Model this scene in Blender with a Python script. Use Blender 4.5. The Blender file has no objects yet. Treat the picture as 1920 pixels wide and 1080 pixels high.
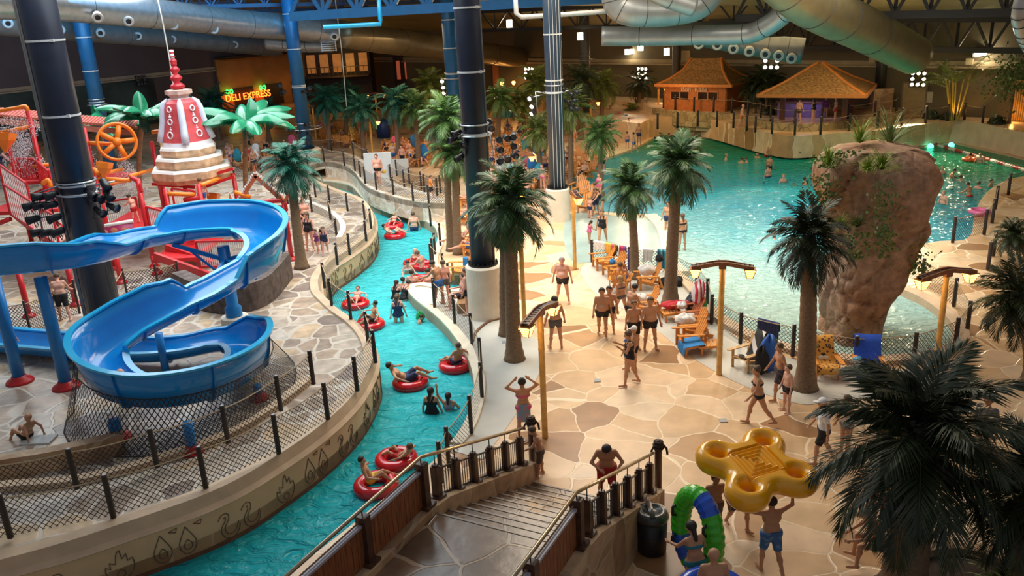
import bpy, math, random
import numpy as np
from mathutils import Vector, Matrix
from mathutils.geometry import tessellate_polygon
SC = bpy.context.scene
COL = SC.collection
R = math.radians
# ------------------------------------------------------------------ camera
FOC, PITCH, ROLL, EYE = 1586.0, R(18.8), R(2.95), 10.7
_f = Vector((0, math.cos(PITCH), -math.sin(PITCH)))
_r0, _u0 = Vector((1, 0, 0)), Vector((0, math.sin(PITCH), math.cos(PITCH)))
_r = math.cos(ROLL) * _r0 - math.sin(ROLL) * _u0
_u = math.sin(ROLL) * _r0 + math.cos(ROLL) * _u0
cd = bpy.data.cameras.new('camera')
cam = bpy.data.objects.new('camera', cd)
COL.objects.link(cam)
cd.sensor_width = 36.0
cd.lens = 36.0 * FOC / 1920.0
cd.clip_end = 400
cam.matrix_world = Matrix(((_r.x, _u.x, -_f.x, 0), (_r.y, _u.y, -_f.y, 0), (_r.z, _u.z, -_f.z, EYE), (0, 0, 0, 1)))
SC.camera = cam
# ------------------------------------------------------------------ exposure, world, big lights
vs = SC.view_settings
vs.view_transform = 'Standard'
vs.look = 'None'
vs.gamma = 1.0
vs.use_curve_mapping = False
vs.exposure = 0.18
W = bpy.data.worlds.new('hall_daylight')
SC.world = W
W.use_nodes = True
W.node_tree.nodes['Background'].inputs[0].default_value = (0.90, 0.93, 1.0, 1)
W.node_tree.nodes['Background'].inputs[1].default_value = 0.20

def area(name, loc, size, power, col, look=None, spread=180):
 l = bpy.data.lights.new(name, 'AREA')
 l.shape = 'RECTANGLE'
 l.size, l.size_y = size
 l.energy = power
 l.color = col
 l.spread = R(spread)
 o = bpy.data.objects.new(name, l)
 COL.objects.link(o)
 o.location = loc
 if look is not None:
  o.rotation_euler = (Vector(look) - Vector(loc)).to_track_quat('-Z', 'Y').to_euler()
 return o

def lamp(name, loc, power, col, radius=0.15, look=None, angle=70, blend=0.5):
 l = bpy.data.lights.new(name, 'SPOT' if look is not None else 'POINT')
 l.energy = power
 l.color = col
 l.shadow_soft_size = radius
 o = bpy.data.objects.new(name, l)
 COL.objects.link(o)
 o.location = loc
 if look is not None:
  l.spot_size = R(angle)
  l.spot_blend = blend
  o.rotation_euler = (Vector(look) - Vector(loc)).to_track_quat('-Z', 'Y').to_euler()
 return o

# unseen area lights added overhead for daylight in the front half (cool over the river, warmer to the right)
area('overhead_fill_river', (-9, 34, 15.5), (12, 22), 3300, (0.88, 0.96, 1.0), (-9, 35, 0), 150)
area('overhead_fill_deck', (3, 35, 15.5), (9, 16), 3000, (1.0, 0.86, 0.68), (3, 33, 0), 140)
area('overhead_fill_pool', (12.5, 32, 13.0), (7, 12), 1000, (1.0, 0.92, 0.78), (14, 38, 0), 120)
area('overhead_fill_right', (20, 22, 12.0), (6, 10), 230, (1.0, 0.58, 0.28), (17, 23, 0))  # orange fill added unseen to warm the right side
area('overhead_fill_play', (-22, 46, 15.0), (14, 14), 2300, (0.90, 0.95, 1.0), (-20, 44, 0), 140)
# unseen area lights added to brighten the far halls; blue lamp on the duct
area('far_fill_beach', (-4, 60, 9.0), (14, 10), 900, (1.0, 0.72, 0.42), (-4, 59, 0))
area('far_fill_wave', (16, 52, 8.0), (14, 8), 460, (1.0, 0.78, 0.40), (16, 52, 0))
area('house_light_duct', (-20, 50, 13.2), (22, 3), 950, (0.12, 0.55, 1.0), (-27, 62, 10.6), 100)
area('far_fill_left_wall', (-30, 66, 9.5), (20, 3), 260, (1.0, 0.72, 0.66), (-42, 84, 6), 120)

# ------------------------------------------------------------------ pixel -> place helpers (photograph frame 1920x1080)
def ray(x, y):
 return _f + _r * ((x - 960) / FOC) - _u * ((y - 540) / FOC)
def P(x, y, z=0.0):
 d = ray(x, y)
 t = (z - EYE) / d.z
 return Vector((d.x * t, d.y * t, z))
def Q(x, y, dist):
 d = ray(x, y)
 t = dist / math.hypot(d.x, d.y)
 return Vector((d.x * t, d.y * t, EYE + d.z * t))
def V(w, py):
 lo, hi = -3.0, 30.0
 for _ in range(40):
  m = (lo + hi) / 2
  q = Vector((w.x, w.y, m - EYE))
  y = 540 - FOC * q.dot(_u) / q.dot(_f)
  if y > py: lo = m
  else: hi = m
 return m

# ------------------------------------------------------------------ materials
MATS = {}
def nt(name):
 m = bpy.data.materials.new(name)
 m.use_nodes = True
 t = m.node_tree
 return m, t, t.nodes['Principled BSDF'], t.nodes['Material Output']
def node(t, kind, **kw):
 n = t.nodes.new(kind)
 for k, v in kw.items():
  if k.startswith('i_'):
   key = k[2:]
   key = int(key) if key.isdigit() else key
   n.inputs[key].default_value = v
  else:
   setattr(n, k, v)
 return n
def c4(c): return (c[0], c[1], c[2], 1.0)
def mat(name, col, rough=0.5, var=0.18, scale=6.0, bump=0.0, metal=0.0, emit=None, spec=0.5, coat=0.0, stretch=None):
 if name in MATS: return MATS[name]
 m, t, b, out = nt(name)
 tc = node(t, 'ShaderNodeTexCoord')
 n = node(t, 'ShaderNodeTexNoise', i_Scale=scale, i_Detail=4.0)
 if stretch:
  mp = node(t, 'ShaderNodeMapping')
  mp.inputs['Scale'].default_value = stretch
  t.links.new(tc.outputs['Object'], mp.inputs[0])
  t.links.new(mp.outputs[0], n.inputs['Vector'])
 else:
  t.links.new(tc.outputs['Object'], n.inputs['Vector'])
 cr = node(t, 'ShaderNodeValToRGB')
 cr.color_ramp.elements[0].position = 0.3
 cr.color_ramp.elements[1].position = 0.7
 cr.color_ramp.elements[0].color = c4([max(0, x * (1 - var)) for x in col])
 cr.color_ramp.elements[1].color = c4([min(1, x * (1 + var)) for x in col])
 t.links.new(n.outputs['Fac'], cr.inputs[0])
 t.links.new(cr.outputs[0], b.inputs['Base Color'])
 b.inputs['Roughness'].default_value = rough
 b.inputs['Metallic'].default_value = metal
 b.inputs['Specular IOR Level'].default_value = spec
 b.inputs['Coat Weight'].default_value = coat
 if bump:
  bp = node(t, 'ShaderNodeBump', i_Strength=bump, i_Distance=0.03)
  t.links.new(n.outputs['Fac'], bp.inputs['Height'])
  t.links.new(bp.outputs[0], b.inputs['Normal'])
 if emit:
  b.inputs['Emission Color'].default_value = c4(emit[:3])
  b.inputs['Emission Strength'].default_value = emit[3]
 MATS[name] = m
 return m
def stone(name, cols, scale, grout, rough=0.45, width=0.03, distort=0.25, bump=0.35, vary=0.25, noise_scale=3.0, flat=True):
 """flagstones: cells of their own colour with grout lines between"""
 m, t, b, out = nt(name)
 g = node(t, 'ShaderNodeNewGeometry')
 n0 = node(t, 'ShaderNodeTexNoise', i_Scale=scale * 1.3, i_Detail=1.0)
 mx = node(t, 'ShaderNodeVectorMath', operation='SCALE')
 mx.inputs['Scale'].default_value = distort / scale
 ad = node(t, 'ShaderNodeVectorMath', operation='ADD')
 t.links.new(g.outputs['Position'], n0.inputs['Vector'])
 t.links.new(n0.outputs['Color'], mx.inputs[0])
 t.links.new(g.outputs['Position'], ad.inputs[0])
 t.links.new(mx.outputs[0], ad.inputs[1])
 src = ad.outputs[0]
 if flat:
  ml = node(t, 'ShaderNodeVectorMath', operation='MULTIPLY')
  ml.inputs[1].default_value = (1, 1, 0)
  t.links.new(src, ml.inputs[0])
  src = ml.outputs[0]
 v1 = node(t, 'ShaderNodeTexVoronoi', feature='F1', i_Scale=scale)
 v2 = node(t, 'ShaderNodeTexVoronoi', feature='DISTANCE_TO_EDGE', i_Scale=scale)
 t.links.new(src, v1.inputs['Vector'])
 t.links.new(src, v2.inputs['Vector'])
 sp = node(t, 'ShaderNodeSeparateColor')
 t.links.new(v1.outputs['Color'], sp.inputs[0])
 cr = node(t, 'ShaderNodeValToRGB')
 cr.color_ramp.interpolation = 'CONSTANT'
 els = cr.color_ramp.elements
 while len(els) < len(cols): els.new(0.5)
 for e, (pos, c) in zip(els, cols):
  e.position = pos
  e.color = c4(c)
 t.links.new(sp.outputs[0], cr.inputs[0])
 n = node(t, 'ShaderNodeTexNoise', i_Scale=noise_scale, i_Detail=6.0)
 t.links.new(g.outputs['Position'], n.inputs['Vector'])
 mr = node(t, 'ShaderNodeMapRange')
 mr.inputs['From Min'].default_value = 0.3
 mr.inputs['From Max'].default_value = 0.7
 mr.inputs['To Min'].default_value = 1 - vary
 mr.inputs['To Max'].default_value = 1 + vary
 t.links.new(n.outputs['Fac'], mr.inputs['Value'])
 mu = node(t, 'ShaderNodeVectorMath', operation='MULTIPLY')
 t.links.new(cr.outputs[0], mu.inputs[0])
 t.links.new(mr.outputs[0], mu.inputs[1])
 lt = node(t, 'ShaderNodeMapRange')
 lt.inputs['From Min'].default_value = width * 0.6
 lt.inputs['From Max'].default_value = width
 t.links.new(v2.outputs['Distance'], lt.inputs['Value'])
 mix = node(t, 'ShaderNodeMix', data_type='RGBA')
 mix.inputs[6].default_value = c4(grout)
 t.links.new(lt.outputs[0], mix.inputs[0])
 t.links.new(mu.outputs[0], mix.inputs[7])
 t.links.new(mix.outputs[2], b.inputs['Base Color'])
 b.inputs['Roughness'].default_value = rough
 bp = node(t, 'ShaderNodeBump', i_Strength=bump, i_Distance=0.02)
 hh = node(t, 'ShaderNodeMath', operation='ADD')
 t.links.new(lt.outputs[0], hh.inputs[0])
 t.links.new(n.outputs['Fac'], hh.inputs[1])
 t.links.new(hh.outputs[0], bp.inputs['Height'])
 t.links.new(bp.outputs[0], b.inputs['Normal'])
 MATS[name] = m
 return m
def water(name, stops, axis, lo, hi, scale=1.6, strength=0.5, rough=0.06, clear=0.22, detail=3.0):
 """pool water: colour stops (depth, painted light tint) along a world direction, wavy surface"""
 m, t, b, out = nt(name)
 g = node(t, 'ShaderNodeNewGeometry')
 dt = node(t, 'ShaderNodeVectorMath', operation='DOT_PRODUCT')
 dt.inputs[1].default_value = axis
 t.links.new(g.outputs['Position'], dt.inputs[0])
 n1 = node(t, 'ShaderNodeTexNoise', i_Scale=0.18, i_Detail=3.0)
 t.links.new(g.outputs['Position'], n1.inputs['Vector'])
 ma = node(t, 'ShaderNodeMath', operation='MULTIPLY_ADD')
 ma.inputs[1].default_value = (hi - lo) * 0.25
 t.links.new(n1.outputs['Fac'], ma.inputs[0])
 t.links.new(dt.outputs['Value'], ma.inputs[2])
 mr = node(t, 'ShaderNodeMapRange')
 mr.inputs['From Min'].default_value = lo
 mr.inputs['From Max'].default_value = hi
 t.links.new(ma.outputs[0], mr.inputs['Value'])
 cr = node(t, 'ShaderNodeValToRGB')
 els = cr.color_ramp.elements
 while len(els) < len(stops): els.new(0.5)
 for e, (pos, c) in zip(els, stops):
  e.position = pos
  e.color = c4(c)
 t.links.new(mr.outputs[0], cr.inputs[0])
 t.links.new(cr.outputs[0], b.inputs['Base Color'])
 b.inputs['Roughness'].default_value = rough
 b.inputs['IOR'].default_value = 1.33
 w1 = node(t, 'ShaderNodeTexNoise', i_Scale=scale, i_Detail=detail, i_Distortion=1.2)
 mp = node(t, 'ShaderNodeMapping')
 mp.inputs['Scale'].default_value = (1.0, 1.5, 1.0)
 t.links.new(g.outputs['Position'], mp.inputs[0])
 t.links.new(mp.outputs[0], w1.inputs['Vector'])
 bp = node(t, 'ShaderNodeBump', i_Strength=strength, i_Distance=0.35)
 t.links.new(w1.outputs['Fac'], bp.inputs['Height'])
 t.links.new(bp.outputs[0], b.inputs['Normal'])
 tr = node(t, 'ShaderNodeBsdfTransparent')
 t.links.new(cr.outputs[0], tr.inputs[0])
 ms = node(t, 'ShaderNodeMixShader')
 ms.inputs[0].default_value = clear
 t.links.new(b.outputs[0], ms.inputs[1])
 t.links.new(tr.outputs[0], ms.inputs[2])
 t.links.new(ms.outputs[0], out.inputs['Surface'])
 MATS[name] = m
 return m
def net(name, col, cell=0.11, w=0.2):
 """knotted rope net: the diamonds between the cords are open"""
 m, t, b, out = nt(name)
 uv = node(t, 'ShaderNodeUVMap')
 sp = node(t, 'ShaderNodeSeparateXYZ')
 t.links.new(uv.outputs[0], sp.inputs[0])
 masks = []
 for op in ('ADD', 'SUBTRACT'):
  a = node(t, 'ShaderNodeMath', operation=op)
  t.links.new(sp.outputs[0], a.inputs[0])
  t.links.new(sp.outputs[1], a.inputs[1])
  d = node(t, 'ShaderNodeMath', operation='DIVIDE')
  d.inputs[1].default_value = cell
  t.links.new(a.outputs[0], d.inputs[0])
  fr = node(t, 'ShaderNodeMath', operation='FRACT')
  t.links.new(d.outputs[0], fr.inputs[0])
  lt = node(t, 'ShaderNodeMath', operation='LESS_THAN')
  lt.inputs[1].default_value = w
  t.links.new(fr.outputs[0], lt.inputs[0])
  masks.append(lt)
 mx = node(t, 'ShaderNodeMath', operation='MAXIMUM')
 t.links.new(masks[0].outputs[0], mx.inputs[0])
 t.links.new(masks[1].outputs[0], mx.inputs[1])
 b.inputs['Base Color'].default_value = c4(col)
 b.inputs['Roughness'].default_value = 0.8
 tr = node(t, 'ShaderNodeBsdfTransparent')
 ms = node(t, 'ShaderNodeMixShader')
 t.links.new(mx.outputs[0], ms.inputs[0])
 t.links.new(tr.outputs[0], ms.inputs[1])
 t.links.new(b.outputs[0], ms.inputs[2])
 t.links.new(ms.outputs[0], out.inputs['Surface'])
 MATS[name] = m
 return m
def stripes(name, cols, freq, axis=0, rough=0.85):
 """woven stripes along one object axis"""
 m, t, b, out = nt(name)
 tc = node(t, 'ShaderNodeTexCoord')
 sp = node(t, 'ShaderNodeSeparateXYZ')
 t.links.new(tc.outputs['Object'], sp.inputs[0])
 mu = node(t, 'ShaderNodeMath', operation='MULTIPLY')
 mu.inputs[1].default_value = freq
 t.links.new(sp.outputs[axis], mu.inputs[0])
 fr = node(t, 'ShaderNodeMath', operation='FRACT')
 t.links.new(mu.outputs[0], fr.inputs[0])
 cr = node(t, 'ShaderNodeValToRGB')
 cr.color_ramp.interpolation = 'CONSTANT'
 els = cr.color_ramp.elements
 while len(els) < len(cols): els.new(0.5)
 for i, (e, c) in enumerate(zip(els, cols)):
  e.position = i / len(cols)
  e.color = c4(c)
 t.links.new(fr.outputs[0], cr.inputs[0])
 t.links.new(cr.outputs[0], b.inputs['Base Color'])
 b.inputs['Roughness'].default_value = rough
 MATS[name] = m
 return m
def spotted(name, base, spot, scale, thr=0.35):
 m, t, b, out = nt(name)
 tc = node(t, 'ShaderNodeTexCoord')
 v = node(t, 'ShaderNodeTexVoronoi', feature='F1', i_Scale=scale)
 t.links.new(tc.outputs['Object'], v.inputs['Vector'])
 cr = node(t, 'ShaderNodeValToRGB')
 cr.color_ramp.elements[0].position = thr
 cr.color_ramp.elements[0].color = c4(spot)
 cr.color_ramp.elements[1].position = thr + 0.08
 cr.color_ramp.elements[1].color = c4(base)
 t.links.new(v.outputs['Distance'], cr.inputs[0])
 t.links.new(cr.outputs[0], b.inputs['Base Color'])
 b.inputs['Roughness'].default_value = 0.8
 MATS[name] = m
 return m

DECK = stone('deck_flagstone', [(0, (.68, .46, .26)), (.26, (.75, .54, .34)), (.5, (.64, .42, .23)), (.70, (.75, .57, .38)), (.84, (.36, .19, .085)), (.93, (.50, .29, .14))], 0.80, (.84, .66, .45), rough=0.33, width=0.020, distort=0.42, vary=0.14, noise_scale=1.6)
PLAZA = stone('plaza_flagstone', [(0, (.40, .30, .22)), (.2, (.48, .40, .32)), (.42, (.34, .26, .20)), (.6, (.54, .40, .26)), (.8, (.26, .20, .165)), (.92, (.50, .45, .39))], 1.1, (.60, .53, .44), rough=0.30, width=0.05, distort=0.35, vary=0.3)
STEPS = stone('stair_flagstone', [(0, (.125, .074, .045)), (.3, (.16, .10, .065)), (.6, (.095, .058, .037)), (.85, (.185, .12, .075))], 0.75, (.30, .22, .15), rough=0.22, width=0.028, distort=0.4)
WALLSTONE = stone('pale_rubble_stone', [(0, (.66, .56, .43)), (.25, (.72, .64, .52)), (.5, (.60, .49, .36)), (.72, (.76, .69, .58)), (.9, (.50, .36, .24))], 1.3, (.76, .70, .60), rough=0.6, width=0.04, flat=False)
BROWNSTONE = stone('brown_stone_facing', [(0, (.36, .22, .12)), (.3, (.44, .28, .16)), (.6, (.30, .18, .10)), (.85, (.50, .34, .20))], 1.0, (.42, .30, .19), rough=0.5, width=0.04, flat=False)
CONC = mat('pale_concrete', (.55, .54, .48), 0.4, 0.10, 0.8, 0.05)
PLASTER = mat('sand_plaster', (.62, .50, .37), 0.7, 0.12, 1.5, 0.05)
PLASTER2 = mat('pale_plaster', (.74, .66, .54), 0.7, 0.10, 1.5, 0.05)
COPING = mat('coping_concrete', (.58, .43, .29), 0.6, 0.12, 2.0, 0.05)
CURB = mat('cream_curb', (.76, .66, .50), 0.5, 0.10, 2.0, 0.03)
RIVER = water('river_water', [(0, (.008, .22, .32)), (.30, (.012, .40, .48)), (.6, (.03, .60, .66)), (1, (.06, .68, .74))], (0.25, 1, 0), 8, 34, scale=1.7, strength=0.85, detail=4.0)
POOLW = water('wave_pool_water', [(0, (.54, .68, .58)), (.22, (.46, .68, .64)), (.40, (.18, .60, .70)), (.55, (.015, .50, .72)), (.74, (.008, .46, .52)), (.92, (.0, .34, .19))], (0.66, 0.75, 0), 26, 62, scale=1.9, strength=0.75, rough=0.07, detail=2.0)  # last stop paints the green cast of the lighting into the water colour
POSTM = mat('dark_stained_post', (.030, .022, .018), 0.55, 0.3, 8)
ROPE = mat('tan_rope', (.42, .32, .20), 0.9, 0.2, 30)
NETD = net('dark_net', (.03, .03, .03), 0.13, 0.17)
NETF = net('fine_dark_net', (.02, .02, .02), 0.12, 0.22)
SLIDE = mat('blue_slide_gelcoat', (.004, .26, .68), 0.22, 0.06, 2, coat=0.4)
SLIDERIM = mat('bright_blue_rim', (.02, .40, .72), 0.25, 0.05, 2, coat=0.3)
BLUEP = mat('blue_painted_steel', (.012, .21, .56), 0.35, 0.08, 3)
REDP = mat('red_painted_steel', (.56, .015, .02), 0.35, 0.10, 3)
ORANGEP = mat('orange_painted_steel', (.86, .22, .015), 0.35, 0.10, 3)
REDV = mat('red_vinyl', (.62, .006, .015), 0.18, 0.05, 3, coat=0.5)
YELV = mat('yellow_vinyl', (.98, .43, .006), 0.2, 0.05, 3, coat=0.5)
NAVYCOL = mat('navy_column_paint', (.009, .014, .030), 0.38, 0.2, 2)
BLUECOL = mat('blue_column_paint', (.008, .10, .23), 0.38, 0.12, 2)
SLATECOL = mat('slate_column_paint', (.030, .052, .085), 0.36, 0.12, 2)
GREYCOL = mat('grey_column_paint', (.06, .06, .06), 0.5, 0.1, 2)
STEEL = mat('galvanised_steel', (.42, .44, .46), 0.32, 0.12, 4, metal=0.8)
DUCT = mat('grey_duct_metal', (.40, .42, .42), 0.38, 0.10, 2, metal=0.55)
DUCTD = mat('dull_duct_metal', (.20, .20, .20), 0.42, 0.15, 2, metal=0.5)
BLACK = mat('black_metal', (.012, .012, .014), 0.4, 0.2, 6)
LENS = mat('lit_lens', (.9, .85, .7), 0.3, 0.02, 3, emit=(1.0, .86, .62, 14))
LENSOFF = mat('dark_lens', (.05, .06, .08), 0.1, 0.05, 3)
WHITEP = mat('white_paint', (.80, .78, .74), 0.45, 0.06, 3)
CHAIRW = mat('orange_stained_wood', (.66, .26, .05), 0.45, 0.25, 9, stretch=(1, 1, 6))
CHAIRP = mat('pale_teak_wood', (.60, .38, .17), 0.5, 0.25, 9)
FENCEW = mat('red_brown_boards', (.26, .085, .028), 0.38, 0.45, 5, 0.1, stretch=(6, 6, .5))
DARKW = mat('dark_brown_timber', (.075, .030, .016), 0.4, 0.35, 6)
BAMBOO = mat('golden_bamboo', (.66, .38, .10), 0.4, 0.2, 5)
LANT = mat('lantern_glow', (1, .55, .12), 0.5, 0.02, 3, emit=(1.0, .50, .10, 5.5))
TRUNK = mat('palm_trunk_bark', (.20, .13, .075), 0.8, 0.35, 14, 0.4, stretch=(1, 1, 3))
FROND = mat('dark_green_frond', (.045, .105, .028), 0.45, 0.45, 3)
FRONDB = mat('mid_green_frond', (.08, .17, .04), 0.45, 0.45, 3)
FRONDY = mat('olive_green_frond', (.13, .17, .03), 0.5, 0.4, 3)
FRONDT = mat('teal_green_frond', (.015, .13, .085), 0.45, 0.4, 3)
FRONDD = mat('deep_green_frond', (.022, .036, .010), 0.5, 0.5, 3)
BANANA = mat('glossy_green_plastic', (.012, .22, .10), 0.25, 0.3, 2, coat=0.4)
LEAF = mat('bright_fern_green', (.20, .30, .03), 0.5, 0.35, 4)
IVY = mat('ivy_green', (.10, .17, .04), 0.5, 0.5, 12)
SHINGLE = mat('wood_shingle', (.30, .16, .055), 0.75, 0.6, 7, 0.6, stretch=(1, 1, 2.5))
HUTW = mat('orange_brown_cladding', (.44, .14, .028), 0.5, 0.2, 6)
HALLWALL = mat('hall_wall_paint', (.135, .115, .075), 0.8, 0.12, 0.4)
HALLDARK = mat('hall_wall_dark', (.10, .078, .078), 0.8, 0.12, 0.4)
CEIL = mat('ceiling_panel', (.24, .20, .10), 0.8, 0.2, 0.5)
TRUSSD = mat('dark_truss_steel', (.018, .016, .016), 0.6, 0.1, 3)
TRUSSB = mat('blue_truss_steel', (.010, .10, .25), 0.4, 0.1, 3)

# ------------------------------------------------------------------ mesh collecting
class MB:
 def __init__(s):
  s.v, s.f, s.mi, s.uv, s.m = [], [], [], None, 0
 def add(s, vs, fs):
  o = len(s.v)
  s.v.extend([tuple(v) for v in vs])
  for q in fs:
   s.f.append(tuple(i + o for i in q))
   s.mi.append(s.m)
  return s
 def box(s, c, sz, M=None):
  x, y, z = sz[0] / 2, sz[1] / 2, sz[2] / 2
  vs = [Vector((a, b, d)) for a in (-x, x) for b in (-y, y) for d in (-z, z)]
  c = Vector(c)
  vs = [((M @ v) if M else v) + c for v in vs]
  return s.add(vs, [(0, 1, 3, 2), (4, 6, 7, 5), (0, 4, 5, 1), (2, 3, 7, 6), (0, 2, 6, 4), (1, 5, 7, 3)])
 def beam(s, a, b, w, h, up=(0, 0, 1)):
  a, b = Vector(a), Vector(b)
  d = (b - a)
  L = d.length
  if L < 1e-6: return s
  d /= L
  x = d.cross(Vector(up))
  if x.length < 1e-4: x = d.cross(Vector((0, 1, 0)))
  x.normalize()
  z = x.cross(d)
  M = Matrix((x, d, z)).transposed()
  return s.box((a + b) / 2, (w, L, h), M)
 def tube(s, pts, r, n=8, closed=False, cap=True):
  pts = [Vector(p) for p in pts]
  k = len(pts)
  if not hasattr(r, '__len__'): r = [r] * k
  vs, fs = [], []
  prev = None
  for i, p in enumerate(pts):
   a = pts[(i - 1) % k] if (closed or i > 0) else p
   b = pts[(i + 1) % k] if (closed or i < k - 1) else p
   d = (b - a)
   if d.length < 1e-9: d = Vector((0, 0, 1))
   d.normalize()
   if prev is None:
    x = d.cross(Vector((0, 0, 1)))
    if x.length < 1e-3: x = Vector((1, 0, 0))
   else:
    x = prev - d * prev.dot(d)
    if x.length < 1e-4: x = d.orthogonal()
   x.normalize()
   prev = x
   y = d.cross(x)
   for j in range(n):
    t = 2 * math.pi * j / n
    vs.append(p + (x * math.cos(t) + y * math.sin(t)) * r[i])
  m = k if closed else k - 1
  for i in range(m):
   for j in range(n):
    a, b = i * n + j, i * n + (j + 1) % n
    c, d = ((i + 1) % k) * n + (j + 1) % n, ((i + 1) % k) * n + j
    fs.append((a, b, c, d))
  if cap and not closed:
   fs.append(tuple(range(n - 1, -1, -1)))
   fs.append(tuple((k - 1) * n + j for j in range(n)))
  return s.add(vs, fs)
 def lathe(s, prof, n=16, c=(0, 0, 0), M=None, cap=True):
  c = Vector(c)
  vs, fs = [], []
  for rr, z in prof:
   for j in range(n):
    t = 2 * math.pi * j / n
    v = Vector((rr * math.cos(t), rr * math.sin(t), z))
    vs.append(((M @ v) if M else v) + c)
  for i in range(len(prof) - 1):
   for j in range(n):
    fs.append((i * n + j, i * n + (j + 1) % n, (i + 1) * n + (j + 1) % n, (i + 1) * n + j))
  if cap:
   fs.append(tuple(range(n - 1, -1, -1)))
   fs.append(tuple((len(prof) - 1) * n + j for j in range(n)))
  return s.add(vs, fs)
 def ell(s, c, r, nu=12, nv=8, M=None):
  prof_v, fs = [], []
  c = Vector(c)
  for i in range(nv + 1):
   a = math.pi * i / nv
   for j in range(nu):
    t = 2 * math.pi * j / nu
    v = Vector((r[0] * math.sin(a) * math.cos(t), r[1] * math.sin(a) * math.sin(t), -r[2] * math.cos(a)))
    prof_v.append(((M @ v) if M else v) + c)
  for i in range(nv):
   for j in range(nu):
    fs.append((i * nu + j, i * nu + (j + 1) % nu, (i + 1) * nu + (j + 1) % nu, (i + 1) * nu + j))
  return s.add(prof_v, fs)
 def torus(s, c, Rr, r, nu=28, nv=12, M=None, sz=1.0):
  vs, fs = [], []
  c = Vector(c)
  for i in range(nu):
   a = 2 * math.pi * i / nu
   for j in range(nv):
    t = 2 * math.pi * j / nv
    v = Vector(((Rr + r * math.cos(t)) * math.cos(a), (Rr + r * math.cos(t)) * math.sin(a), sz * r * math.sin(t)))
    vs.append(((M @ v) if M else v) + c)
  for i in range(nu):
   for j in range(nv):
    fs.append((i * nv + j, ((i + 1) % nu) * nv + j, ((i + 1) % nu) * nv + (j + 1) % nv, i * nv + (j + 1) % nv))
  return s.add(vs, fs)
 def grid(s, rows, closed=False, flip=False):
  h, w = len(rows), len(rows[0])
  vs = [v for row in rows for v in row]
  fs = []
  for i in range(h - 1):
   for j in range(w if closed else w - 1):
    q = (i * w + j, i * w + (j + 1) % w, (i + 1) * w + (j + 1) % w, (i + 1) * w + j)
    fs.append(q[::-1] if flip else q)
  return s.add(vs, fs)
 def prism(s, poly, z0, z1, holes=()):
  """slab with an outline (list of xy) and holes"""
  loops = [[Vector((p[0], p[1], 0)) for p in lp] for lp in [poly] + list(holes)]
  tris = tessellate_polygon(loops)
  flat = [v for lp in loops for v in lp]
  fix = []
  for a, b, c in tris:
   n = (flat[b] - flat[a]).cross(flat[c] - flat[a]).z
   if abs(n) < 1e-9: continue
   fix.append((a, b, c) if n > 0 else (c, b, a))
  s.add([(v.x, v.y, z1) for v in flat], fix)
  if z0 is not None:
   for lp in loops:
    k = len(lp)
    vs = [(v.x, v.y, z0) for v in lp] + [(v.x, v.y, z1) for v in lp]
    s.add(vs, [(i, (i + 1) % k, k + (i + 1) % k, k + i) for i in range(k)])
  return s
 def mesh(s, name, mats, smooth=False):
  me = bpy.data.meshes.new(name)
  me.from_pydata(s.v, [], s.f)
  if not isinstance(mats, (list, tuple)): mats = [mats]
  for m in mats: me.materials.append(m)
  if len(mats) > 1: me.polygons.foreach_set('material_index', s.mi)
  if smooth: me.polygons.foreach_set('use_smooth', [True] * len(s.f))
  if s.uv is not None:
   l = me.uv_layers.new(name='UVMap')
   for lp in me.loops: l.data[lp.index].uv = s.uv[lp.vertex_index]
  me.update()
  return me
 def build(s, name, mats, parent=None, smooth=False, loc=None, rotz=0.0):
  return link(name, s.mesh(name, mats, smooth), parent, loc, rotz)
CH = {}
def link(name, me, parent=None, loc=None, rotz=0.0):
 o = bpy.data.objects.new(name, me)
 COL.objects.link(o)
 if parent is not None:
  o.parent = parent
  CH.setdefault(parent.name, []).append(o)
 if loc is not None: o.location = loc
 if rotz: o.rotation_euler = (0, 0, rotz)
 return o
def tag(o, label, cat, group=None, kind=None):
 o['label'] = label
 o['category'] = cat
 if group: o['group'] = group
 if kind: o['kind'] = kind
 return o
def thing(name, label, cat, loc=(0, 0, 0), rotz=0.0, group=None):
 o = bpy.data.objects.new(name, None)
 COL.objects.link(o)
 o.location = loc
 o.rotation_euler = (0, 0, rotz)
 o.empty_display_size = 0.1
 return tag(o, label, cat, group)
def struct(o, label=None):
 o['kind'] = 'structure'
 if label: o['label'] = label
 return o
def dup(root, loc, rotz=0.0, label=None, group=None, scale=None):
 """a copy of a thing with copies of its parts and sub-parts"""
 r = root.copy()
 COL.objects.link(r)
 r.location = loc
 r.rotation_euler = (0, 0, rotz)
 if scale: r.scale = scale if hasattr(scale, '__len__') else (scale,) * 3
 if label: r['label'] = label
 if group: r['group'] = group
 for ch in CH.get(root.name, []):
  c = ch.copy()
  COL.objects.link(c)
  c.parent = r
  CH.setdefault(r.name, []).append(c)
  for g in CH.get(ch.name, []):
   d = g.copy()
   COL.objects.link(d)
   d.parent = c
   CH.setdefault(c.name, []).append(d)
 return r
def smoothline(pts, sub=6, closed=False):
 """Catmull-Rom through points"""
 pts = [Vector(p) for p in pts]
 n = len(pts)
 out = []
 m = n if closed else n - 1
 for i in range(m):
  if closed: a, b, c, d = pts[(i - 1) % n], pts[i], pts[(i + 1) % n], pts[(i + 2) % n]
  else: a, b, c, d = pts[max(i - 1, 0)], pts[i], pts[i + 1], pts[min(i + 2, n - 1)]
  for k in range(sub):
   t = k / sub
   out.append(0.5 * ((2 * b) + (c - a) * t + (2 * a - 5 * b + 4 * c - d) * t * t + (3 * b - a - 3 * c + d) * t ** 3))
 if not closed: out.append(pts[-1])
 return out
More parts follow.
